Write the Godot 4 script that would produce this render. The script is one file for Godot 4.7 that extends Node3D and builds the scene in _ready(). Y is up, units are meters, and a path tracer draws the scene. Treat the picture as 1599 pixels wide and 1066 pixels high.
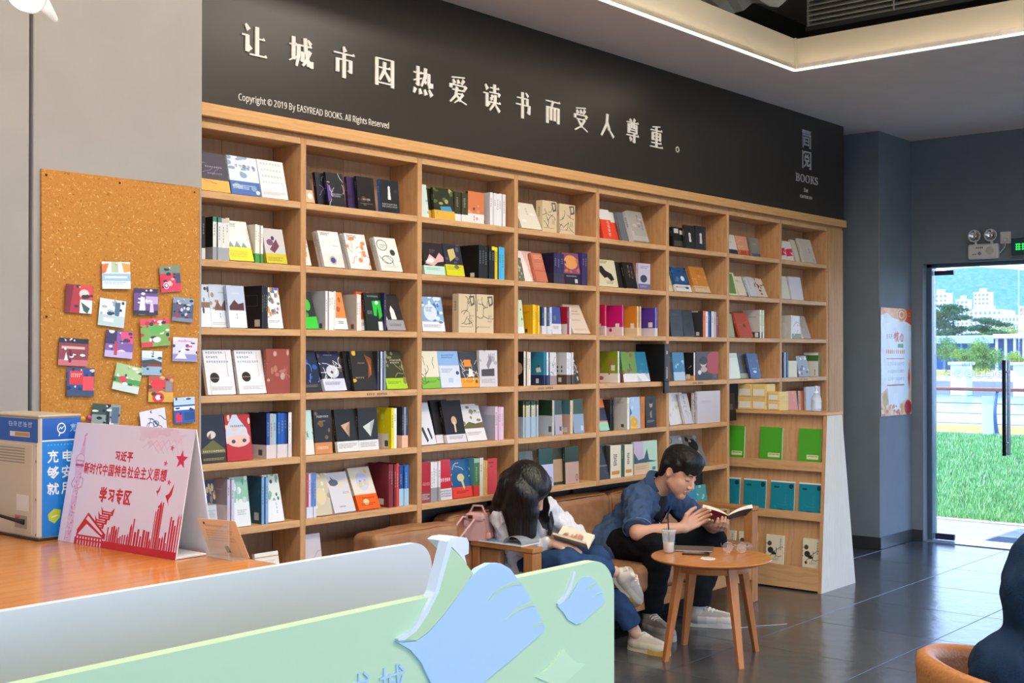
extends Node3D

func _ready() -> void:
	# camera: stands left in the room and looks along the book wall to the glass door
	var cam := Camera3D.new()
	cam.name = "camera"
	add_child(cam)
	cam.position = Vector3(0, 1.64, 4.5)
	cam.basis = Basis(Vector3.UP, deg_to_rad(40.409 - 90.0)) * Basis(Vector3.RIGHT, atan(18.0 / 1927.0))
	cam.fov = rad_to_deg(2.0 * atan(533.0 / 1927.0))
	cam.near = 0.05
	cam.far = 6000.0
	cam.current = true
	# daylight
	var env := Environment.new()
	env.background_mode = Environment.BG_SKY
	var sky := Sky.new()
	var sm := ProceduralSkyMaterial.new()
	sm.sky_top_color = Color(0.46, 0.64, 0.92)
	sm.sky_horizon_color = Color(0.86, 0.93, 1.0)
	sm.ground_horizon_color = Color(0.6, 0.64, 0.66)
	sm.ground_bottom_color = Color(0.35, 0.36, 0.36)
	sm.sky_energy_multiplier = 2.4
	sm.ground_energy_multiplier = 1.5
	sm.sun_angle_max = 1.0
	sky.sky_material = sm
	env.sky = sky
	env.tonemap_mode = Environment.TONE_MAPPER_LINEAR
	env.tonemap_exposure = 0.8
	env.sdfgi_enabled = true
	env.ssao_enabled = true
	env.ssil_enabled = true
	var we := WorldEnvironment.new()
	we.name = "environment"
	we.environment = env
	add_child(we)
	# the sun stands high behind the building: it lights the lawn, not the room
	var sun := DirectionalLight3D.new()
	sun.name = "sun"
	add_child(sun)
	sun.look_at_from_position(Vector3.ZERO, Vector3(0.18, -1.0, 0.55))
	sun.light_color = Color(1.0, 0.95, 0.86)
	sun.light_energy = 3.0
	sun.light_angular_distance = 0.5
	sun.shadow_enabled = true
	# unseen panel lamps, added in the ceiling recess to brighten the room
	for p in ADDED_LAMPS:
		added_ceiling_lamp(p)
	materials()
	room()
	ceiling_works()
	bookshelf()
	wall_sign()
	books()
	display_stand()
	counter()
	pinboard()
	kiosk()
	sofas()
	coffee_table()
	door_things()
	people()
	outside()

const ADDED_LAMPS := [Vector3(1.4, 4.12, 2.3), Vector3(3.4, 4.12, 2.3), Vector3(5.4, 4.12, 2.3), Vector3(1.4, 4.12, 5.2), Vector3(3.4, 4.12, 5.2), Vector3(5.4, 4.12, 5.2)]
const LAMP_ENERGY := 5.4

func added_ceiling_lamp(p: Vector3) -> void:
	var names := ["by the pinboard", "near the wall lettering", "over the coffee table", "above the counter", "in mid room", "near the entrance"]
	var t := thing("added_ceiling_lamp", "added unseen white ceiling panel lamp in the recess %s" % names[ADDED_LAMPS.find(p)], "added lamp", p, 0.0, "added panel lamps in the ceiling recess")
	part(t, "housing", MB.new().bevel(Vector3(-0.62, 0.0, -0.32), Vector3(0.62, 0.05, 0.32), 0.006), M("e8e8e6", 0.5))
	for y in [-0.006, 0.05]:
		part(t, "diffuser", MB.new().box(Vector3(-0.6, y, -0.3), Vector3(0.6, y + 0.006, 0.3)), glow("fff4e6", 2.0))
	for s in [-0.5, 0.5]:
		part(t, "hanger", MB.new().tube([Vector3(s, 0.05, 0), Vector3(s, 0.28, 0)], [0.004], 6), M("b0b0b0", 0.3, 1.0))
	var l := AreaLight3D.new()
	l.name = "light"
	t.add_child(l)
	l.position = Vector3(0, -0.012, 0)
	l.rotation.x = -PI / 2
	l.area_size = Vector2(1.2, 0.6)
	l.light_energy = LAMP_ENERGY
	l.light_color = Color(1.0, 0.96, 0.9)
	l.area_range = 20.0
	l.shadow_enabled = true
	var up := l.duplicate()  # upward light added to brighten the sheet and upper ceiling
	up.name = "added_upward_light"
	t.add_child(up)
	up.position = Vector3(0, 0.06, 0)
	up.rotation.x = PI / 2
	up.light_energy = LAMP_ENERGY * 0.9

var oak_h: StandardMaterial3D
var oak_v: StandardMaterial3D
var oak_pale: StandardMaterial3D
var oak_edge: StandardMaterial3D
var table_wood: StandardMaterial3D
var table_wood_v: StandardMaterial3D
var leather: StandardMaterial3D
var grey_paint: StandardMaterial3D
var slate_paint: StandardMaterial3D
var soffit_paint: StandardMaterial3D
var white_print: StandardMaterial3D
var steel: StandardMaterial3D

func materials() -> void:
	oak_h = wood("deb282", "ba8c5c", 3, false, 1.1, 0.5, 0.9)
	oak_v = wood("d6a878", "b08052", 11, true, 1.1, 0.55, 0.9)
	oak_edge = wood("e4b57e", "c79255", 19, false, 1.6, 0.45, 0.8)
	oak_pale = wood("e9e2d4", "d2c8b6", 23, true, 1.4, 0.55, 0.6)
	table_wood = wood("d18c4c", "ac6a32", 31, false, 1.3, 0.22, 0.8)
	table_wood_v = wood("cd8850", "a66636", 37, true, 1.3, 0.35, 0.8)
	leather = mottled(["9a6c4a", "a27652", "aa7f5c"], 0.012, 1.6, 0.42, 0.5, 5, 0.4)
	grey_paint = mottled(["9c9995", "a09d99"], 0.02, 0.6, 0.75, 0.0, 2, 0.3, 3, 256)
	slate_paint = mottled(["767f86", "7a838a"], 0.02, 0.6, 0.7, 0.0, 4, 0.3, 3, 256)
	soffit_paint = mottled(["e0d7d1", "e4dbd5"], 0.02, 0.6, 0.8, 0.0, 6, 0.3, 3, 256)
	white_print = M("ece9e2", 0.6)
	steel = M("b8bcc0", 0.25, 1.0)

# ------------------------------------------------------------------ mesh building
class MB:
	var v := PackedVector3Array()
	var n := PackedVector3Array()
	var u := PackedVector2Array()
	var c := PackedColorArray()
	var i := PackedInt32Array()
	var col := Color.WHITE
	var has_c := false
	func tint(k: Color) -> MB:
		col = k
		has_c = true
		return self
	func vert(p: Vector3, nn: Vector3, uv := Vector2.ZERO) -> int:
		v.append(p); n.append(nn); u.append(uv); c.append(col)
		return v.size() - 1
	func tri(a: int, b: int, d: int) -> void:  # counter-clockwise in, clockwise out
		i.append(a); i.append(d); i.append(b)
	func quad(a: Vector3, b: Vector3, d: Vector3, e: Vector3, r := Rect2(0, 0, 1, 1)) -> void:
		var nn := (b - a).cross(e - a).normalized()
		if nn == Vector3.ZERO:
			nn = (d - b).cross(e - b).normalized()
		var k := vert(a, nn, Vector2(r.position.x, r.end.y))
		vert(b, nn, Vector2(r.end.x, r.end.y))
		vert(d, nn, Vector2(r.end.x, r.position.y))
		vert(e, nn, Vector2(r.position.x, r.position.y))
		tri(k, k + 1, k + 2)
		tri(k, k + 2, k + 3)
	func tri3(a: Vector3, b: Vector3, d: Vector3) -> void:
		var nn := (b - a).cross(d - a).normalized()
		var k := vert(a, nn)
		vert(b, nn)
		vert(d, nn)
		tri(k, k + 1, k + 2)
	# plain box; each face gets the whole rect fr (front +z) or other rects
	func box(a: Vector3, b: Vector3, x := Transform3D()) -> MB:
		var p := []
		for q in 8:
			p.append(x * Vector3(b.x if q & 1 else a.x, b.y if q & 2 else a.y, b.z if q & 4 else a.z))
		quad(p[4], p[5], p[7], p[6])
		quad(p[1], p[0], p[2], p[3])
		quad(p[5], p[1], p[3], p[7])
		quad(p[0], p[4], p[6], p[2])
		quad(p[6], p[7], p[3], p[2])
		quad(p[0], p[1], p[5], p[4])
		return self
	# box with chamfered edges
	func bevel(a: Vector3, b: Vector3, r := 0.003, x := Transform3D()) -> MB:
		var h := (b - a) * 0.5
		var m := (a + b) * 0.5
		r = minf(r, minf(h.x, minf(h.y, h.z)) * 0.9)
		var P := func(s: Vector3, k: int) -> Vector3:
			var q := Vector3(s.x * (h.x - r), s.y * (h.y - r), s.z * (h.z - r))
			q[k] = s[k] * h[k]
			return x * (m + q)
		for k in 3:
			var k1 := (k + 1) % 3
			var k2 := (k + 2) % 3
			for s in [-1.0, 1.0]:
				var e := []
				for t in [[-1.0, -1.0], [1.0, -1.0], [1.0, 1.0], [-1.0, 1.0]]:
					var w := Vector3()
					w[k] = s; w[k1] = t[0]; w[k2] = t[1]
					e.append(P.call(w, k))
				if s > 0:
					quad(e[0], e[1], e[2], e[3])
				else:
					quad(e[1], e[0], e[3], e[2])
			# edges along axis k, between faces k1 and k2
			for s1 in [-1.0, 1.0]:
				for s2 in [-1.0, 1.0]:
					var w0 := Vector3()
					w0[k] = -1.0; w0[k1] = s1; w0[k2] = s2
					var w1 := w0
					w1[k] = 1.0
					_edge(P.call(w0, k1), P.call(w1, k1), P.call(w1, k2), P.call(w0, k2), x * m)
		for q in 8:
			var s := Vector3(1.0 if q & 1 else -1.0, 1.0 if q & 2 else -1.0, 1.0 if q & 4 else -1.0)
			var a0: Vector3 = P.call(s, 0)
			var a1: Vector3 = P.call(s, 1)
			var a2: Vector3 = P.call(s, 2)
			if (a1 - a0).cross(a2 - a0).dot(a0 - x * m) > 0:
				tri3(a0, a1, a2)
			else:
				tri3(a0, a2, a1)
		return self
	func _edge(a: Vector3, b: Vector3, d: Vector3, e: Vector3, m: Vector3) -> void:
		if (b - a).cross(e - a).dot((a + d) * 0.5 - m) > 0:
			quad(a, b, d, e)
		else:
			quad(b, a, e, d)
	# tube along points with a radius each
	func tube(p: Array, r: Array, sides := 8, cap := true) -> MB:
		var rings := []
		var side := Vector3.ZERO
		for q in p.size():
			var d: Vector3 = (p[mini(q + 1, p.size() - 1)] - p[maxi(q - 1, 0)]).normalized()
			if side == Vector3.ZERO:
				side = d.cross(Vector3.UP if absf(d.y) < 0.9 else Vector3.RIGHT).normalized()
			side = (side - d * side.dot(d)).normalized()
			var up := d.cross(side)
			var ring := []
			for k in sides + 1:
				var t := TAU * k / sides
				var o := side * cos(t) + up * sin(t)
				ring.append(vert(p[q] + o * float(r[mini(q, r.size() - 1)]), o, Vector2(float(k) / sides, float(q) / maxi(1, p.size() - 1))))
			rings.append(ring)
		for q in p.size() - 1:
			for k in sides:
				tri(rings[q][k], rings[q][k + 1], rings[q + 1][k + 1])
				tri(rings[q][k], rings[q + 1][k + 1], rings[q + 1][k])
		if cap:
			for e in [0, p.size() - 1]:
				var d: Vector3 = ((p[0] - p[1]) if e == 0 else (p[e] - p[e - 1])).normalized()
				var m := vert(p[e], d)
				var first := v.size()
				for k in sides:
					vert(v[rings[e][k]], d)
				for k in sides:
					if e == 0:
						tri(m, first + (k + 1) % sides, first + k)
					else:
						tri(m, first + k, first + (k + 1) % sides)
		return self
	# lathe: profile of Vector2(radius, height), around y
	func lathe(prof: Array, sides := 24, x := Transform3D(), smooth := true) -> MB:
		var base := v.size()
		var cnt := prof.size()
		for q in cnt:
			var d: Vector2 = (prof[mini(q + 1, cnt - 1)] - prof[maxi(q - 1, 0)])
			var nn := Vector2(d.y, -d.x).normalized()
			for k in sides + 1:
				var t := TAU * k / sides
				vert(x * Vector3(cos(t) * prof[q].x, prof[q].y, sin(t) * prof[q].x), (x.basis * Vector3(cos(t) * nn.x, nn.y, sin(t) * nn.x)).normalized(), Vector2(float(k) / sides, float(q) / cnt))
		for q in cnt - 1:
			for k in sides:
				var a := base + q * (sides + 1) + k
				var b := a + sides + 1
				tri(a, b, b + 1)
				tri(a, b + 1, a + 1)
		return self
	# flat polygon (in xy, counter-clockwise or not) extruded from z0 to z1
	func prism(poly: PackedVector2Array, z0: float, z1: float, x := Transform3D()) -> MB:
		if Geometry2D.is_polygon_clockwise(poly):
			poly.reverse()
		var t := Geometry2D.triangulate_polygon(poly)
		var nf := (x.basis * Vector3(0, 0, 1)).normalized()
		var f := v.size()
		for p in poly:
			vert(x * Vector3(p.x, p.y, z1), nf, p)
		var g := v.size()
		for p in poly:
			vert(x * Vector3(p.x, p.y, z0), -nf, p)
		for k in range(0, t.size(), 3):
			var a := t[k]
			var b := t[k + 1]
			var d := t[k + 2]
			if (poly[b] - poly[a]).cross(poly[d] - poly[a]) < 0:
				var s := b
				b = d
				d = s
			tri(f + a, f + b, f + d)
			tri(g + a, g + d, g + b)
		for k in poly.size():
			var a := poly[k]
			var b := poly[(k + 1) % poly.size()]
			quad(x * Vector3(a.x, a.y, z0), x * Vector3(b.x, b.y, z0), x * Vector3(b.x, b.y, z1), x * Vector3(a.x, a.y, z1))
		return self
	# rounded box / cushion, smooth
	func soft(size: Vector3, r: float, x := Transform3D(), seg := 8, puff := 0.0, wob := 0.0) -> MB:
		var h := size * 0.5
		r = minf(r, minf(h.x, minf(h.y, h.z)))
		var inner := h - Vector3.ONE * r
		var noise := FastNoiseLite.new()
		noise.frequency = 3.0
		for k in 3:
			var k1 := (k + 1) % 3
			var k2 := (k + 2) % 3
			for s in [-1.0, 1.0]:
				var base := v.size()
				for a in seg + 1:
					for b in seg + 1:
						var q := Vector3()
						q[k] = s * h[k]
						q[k1] = _spread(a, seg, h[k1], r)
						q[k2] = _spread(b, seg, h[k2], r)
						var cl := q.clamp(-inner, inner)
						var d := q - cl
						var nn := d.normalized()
						var p := cl + nn * r
						if puff != 0.0:
							var f1 := 1.0 - pow(absf(p[k1]) / h[k1], 2.0)
							var f2 := 1.0 - pow(absf(p[k2]) / h[k2], 2.0)
							p[k] += s * puff * f1 * f2
						if wob != 0.0:
							p += nn * wob * noise.get_noise_3dv((x * p) * 3.0)
						vert(x * p, (x.basis * nn).normalized())
				for a in seg:
					for b in seg:
						var o := base + a * (seg + 1) + b
						if s > 0:
							tri(o, o + seg + 1, o + seg + 2)
							tri(o, o + seg + 2, o + 1)
						else:
							tri(o, o + seg + 2, o + seg + 1)
							tri(o, o + 1, o + seg + 2)
		return self
	func _spread(a: int, seg: int, h: float, r: float) -> float:
		# more rows in the rounded rims
		var e := maxi(1, seg / 4)
		if a <= e:
			return -h + r * (1.0 - cos(PI * 0.5 * a / e)) if r > 0 else -h
		if a >= seg - e:
			return h - r * (1.0 - cos(PI * 0.5 * (seg - a) / e))
		return lerpf(-h + r, h - r, float(a - e) / (seg - 2 * e))
	func mesh() -> ArrayMesh:
		var arr := []
		arr.resize(Mesh.ARRAY_MAX)
		arr[Mesh.ARRAY_VERTEX] = v
		arr[Mesh.ARRAY_NORMAL] = n
		arr[Mesh.ARRAY_TEX_UV] = u
		if has_c:
			arr[Mesh.ARRAY_COLOR] = c
		arr[Mesh.ARRAY_INDEX] = i
		var m := ArrayMesh.new()
		m.add_surface_from_arrays(Mesh.PRIMITIVE_TRIANGLES, arr)
		return m

func hx(s: String) -> Color:
	return Color.html(s)

var used := {}
func numbered(called: String) -> String:
	used[called] = used.get(called, -1) + 1
	return called if used[called] == 0 else "%s_%03d" % [called, used[called]]

func thing(called: String, label: String, category: String, at := Vector3.ZERO, turn := 0.0, group := "") -> Node3D:
	var o := Node3D.new()
	o.name = numbered(called)
	add_child(o)
	o.position = at
	o.rotation.y = turn
	tag(o, label, category, group)
	return o

func tag(o: Node3D, label: String, category: String, group := "") -> void:
	o.set_meta("label", label)
	o.set_meta("category", category)
	if group:
		o.set_meta("group", group)

func part(parent: Node, called: String, mb, m: Material) -> MeshInstance3D:
	var o := MeshInstance3D.new()
	o.name = called
	o.mesh = mb.mesh() if mb is MB else mb
	o.material_override = m
	parent.add_child(o, true)
	return o

func struct(called: String, mb, m: Material) -> MeshInstance3D:
	var o := MeshInstance3D.new()
	o.name = called
	if mb != null:
		o.mesh = mb.mesh() if mb is MB else mb
	o.material_override = m
	add_child(o)
	o.set_meta("kind", "structure")
	return o

# ------------------------------------------------------------------ materials and textures
var mats := {}
func M(col: String, rough := 0.6, metal := 0.0, spec := 0.5) -> StandardMaterial3D:
	var key := "%s %s %s %s" % [col, rough, metal, spec]
	if not mats.has(key):
		var m := StandardMaterial3D.new()
		m.albedo_color = hx(col)
		m.roughness = rough
		m.metallic = metal
		m.metallic_specular = spec
		mats[key] = m
	return mats[key]

func vcol(rough := 0.6, spec := 0.4) -> StandardMaterial3D:
	var key := "v%s %s" % [rough, spec]
	if not mats.has(key):
		var m := StandardMaterial3D.new()
		m.vertex_color_use_as_albedo = true
		m.roughness = rough
		m.metallic_specular = spec
		mats[key] = m
	return mats[key]

func lin(s: String) -> Color:
	return hx(s).srgb_to_linear()

func glow(col: String, energy: float) -> StandardMaterial3D:
	var m := StandardMaterial3D.new()
	m.albedo_color = hx(col)
	m.emission_enabled = true
	m.emission = hx(col)
	m.emission_energy_multiplier = energy
	return m

func glass(col: String, alpha: float, rough := 0.0) -> StandardMaterial3D:
	var m := StandardMaterial3D.new()
	m.albedo_color = Color(hx(col), alpha)
	m.transparency = BaseMaterial3D.TRANSPARENCY_ALPHA
	m.roughness = rough
	return m

func tex(im: Image) -> ImageTexture:
	return ImageTexture.create_from_image(im)

func textured(im: Image, rough := 0.6, spec := 0.5) -> StandardMaterial3D:
	var m := StandardMaterial3D.new()
	m.albedo_texture = tex(im)
	m.roughness = rough
	m.metallic_specular = spec
	return m

# wood grain running along image x (or y when upright), tiling by mirrored noise
func wood_image(light: String, dark: String, seed_: int, upright: bool, contrast := 1.0, size := 512) -> Image:
	var a := FastNoiseLite.new()
	a.seed = seed_
	a.frequency = 0.01
	var b := FastNoiseLite.new()
	b.seed = seed_ + 7
	b.frequency = 0.02
	var im := Image.create(size, size, false, Image.FORMAT_RGB8)
	var lc := hx(light)
	var dc := hx(dark)
	for y in size:
		for x in size:
			var tx := float(x)
			var ty := float(y)
			var mx := minf(tx, size - tx)
			var my := minf(ty, size - ty)
			var warp := a.get_noise_2d(mx * 0.35, my * 1.4) * 30.0
			var ring := 0.5 + 0.5 * sin((my + warp) * 0.22)
			var fine := b.get_noise_2d(mx * 0.5, my * 22.0)
			var pores := b.get_noise_2d(mx * 1.2 + 900.0, my * 40.0)
			var broad := a.get_noise_2d(mx * 0.2 + 300.0, my * 0.8)
			var t := clampf(0.35 + contrast * (0.30 * (pow(ring, 3.0) - 0.3) + 0.28 * fine + 0.3 * broad + (0.25 if pores > 0.45 else 0.0)), 0.0, 1.0)
			var k := lc.lerp(dc, t)
			if upright:
				im.set_pixel(y, x, k)
			else:
				im.set_pixel(x, y, k)
	return im

func wood(light: String, dark: String, seed_: int, upright: bool, scale := 1.0, rough := 0.5, contrast := 1.0, spec := 0.4) -> StandardMaterial3D:
	var m := StandardMaterial3D.new()
	m.albedo_texture = tex(wood_image(light, dark, seed_, upright, contrast))
	m.uv1_triplanar = true
	m.uv1_world_triplanar = true
	m.uv1_scale = Vector3.ONE * scale
	m.roughness = rough
	m.metallic_specular = spec
	return m

# mottled plain surface (plaster, stone, leather)
func mottled(cols: Array, freq: float, scale: float, rough := 0.7, bump := 0.0, seed_ := 1, spec := 0.4, oct := 4, size := 512) -> StandardMaterial3D:
	var m := StandardMaterial3D.new()
	var f := FastNoiseLite.new()
	f.seed = seed_
	f.frequency = freq
	f.fractal_octaves = oct
	var g := Gradient.new()
	g.offsets = PackedFloat32Array()
	g.colors = PackedColorArray()
	for k in cols.size():
		g.add_point(0.2 + 0.6 * k / maxi(1, cols.size() - 1), hx(cols[k]))
	var t := NoiseTexture2D.new()
	t.width = size
	t.height = size
	t.seamless = true
	t.noise = f
	t.color_ramp = g
	m.albedo_texture = t
	if bump > 0.0:
		var nt := NoiseTexture2D.new()
		nt.width = size
		nt.height = size
		nt.seamless = true
		nt.noise = f
		nt.as_normal_map = true
		nt.bump_strength = bump
		m.normal_enabled = true
		m.normal_texture = nt
	m.uv1_triplanar = true
	m.uv1_world_triplanar = true
	m.uv1_scale = Vector3.ONE * scale
	m.roughness = rough
	m.metallic_specular = spec
	return m

# ------------------------------------------------------------------ painting on images
func disc(im: Image, cx: float, cy: float, rx: float, ry: float, k: Color, ring := 0.0) -> void:
	for y in range(int(cy - ry), int(cy + ry) + 1):
		if y < 0 or y >= im.get_height():
			continue
		var q := 1.0 - pow((y + 0.5 - cy) / ry, 2.0)
		if q <= 0.0:
			continue
		var w := rx * sqrt(q)
		if ring > 0.0:
			var qi := 1.0 - pow((y + 0.5 - cy) / maxf(0.1, ry - ring), 2.0)
			var wi := (rx - ring) * sqrt(qi) if qi > 0.0 else 0.0
			if wi > 0.0:
				im.fill_rect(Rect2i(int(cx - w), y, maxi(1, int(w - wi)), 1), k)
				im.fill_rect(Rect2i(int(cx + wi), y, maxi(1, int(w - wi)), 1), k)
				continue
		im.fill_rect(Rect2i(int(cx - w), y, maxi(1, int(2.0 * w)), 1), k)

func poly(im: Image, pts: PackedVector2Array, k: Color) -> void:
	var y0 := INF
	var y1 := -INF
	for p in pts:
		y0 = minf(y0, p.y)
		y1 = maxf(y1, p.y)
	for y in range(maxi(0, int(y0)), mini(im.get_height() - 1, int(y1)) + 1):
		var xs := []
		var fy := y + 0.5
		for q in pts.size():
			var a := pts[q]
			var b := pts[(q + 1) % pts.size()]
			if (a.y <= fy) != (b.y <= fy):
				xs.append(a.x + (fy - a.y) / (b.y - a.y) * (b.x - a.x))
		xs.sort()
		for q in range(0, xs.size() - 1, 2):
			im.fill_rect(Rect2i(int(xs[q]), y, maxi(1, int(xs[q + 1]) - int(xs[q])), 1), k)

func stroke(im: Image, pts: Array, w: float, k: Color) -> void:
	for q in pts.size() - 1:
		var a: Vector2 = pts[q]
		var b: Vector2 = pts[q + 1]
		var steps := maxi(1, int(a.distance_to(b) / maxf(0.5, w * 0.3)))
		for s in steps + 1:
			var p := a.lerp(b, float(s) / steps)
			if w <= 2.5:
				im.fill_rect(Rect2i(int(p.x - w * 0.5), int(p.y - w * 0.5), maxi(1, roundi(w)), maxi(1, roundi(w))), k)
			else:
				disc(im, p.x, p.y, w * 0.5, w * 0.5, k)

func marks(im: Image, r: Rect2, rows: int, k: Color, rng: RandomNumberGenerator, upright := false) -> void:
	# unreadable rows of small printed characters
	if upright:
		var hh := r.size.y / rows
		for q in rows:
			_glyph(im, Rect2(r.position.x, r.position.y + q * hh, r.size.x, hh * 0.85), k, rng)
		return
	var h := r.size.y / rows
	for q in rows:
		var x := r.position.x
		var end := r.end.x - rng.randf() * r.size.x * 0.25 * (1 if q > 0 else 0)
		while x < end - 1.0:
			_glyph(im, Rect2(x, r.position.y + q * h, h * 0.7, h * 0.72), k, rng)
			x += h * 0.85

func _glyph(im: Image, r: Rect2, k: Color, rng: RandomNumberGenerator) -> void:
	if r.size.y < 4.0:
		im.fill_rect(Rect2i(int(r.position.x), int(r.position.y), maxi(1, int(r.size.x)), maxi(1, int(r.size.y * 0.7))), k)
		return
	var w := maxi(1, int(r.size.y * 0.14))
	for q in 3:
		im.fill_rect(Rect2i(int(r.position.x + rng.randf() * 0.2 * r.size.x), int(r.position.y + (q + rng.randf() * 0.5) / 3.0 * r.size.y), maxi(1, int(r.size.x * (0.5 + 0.4 * rng.randf()))), w), k)
	for q in 2:
		im.fill_rect(Rect2i(int(r.position.x + (q + 0.3 * rng.randf()) * 0.5 * r.size.x), int(r.position.y), w, maxi(1, int(r.size.y * (0.6 + 0.4 * rng.randf())))), k)

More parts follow.
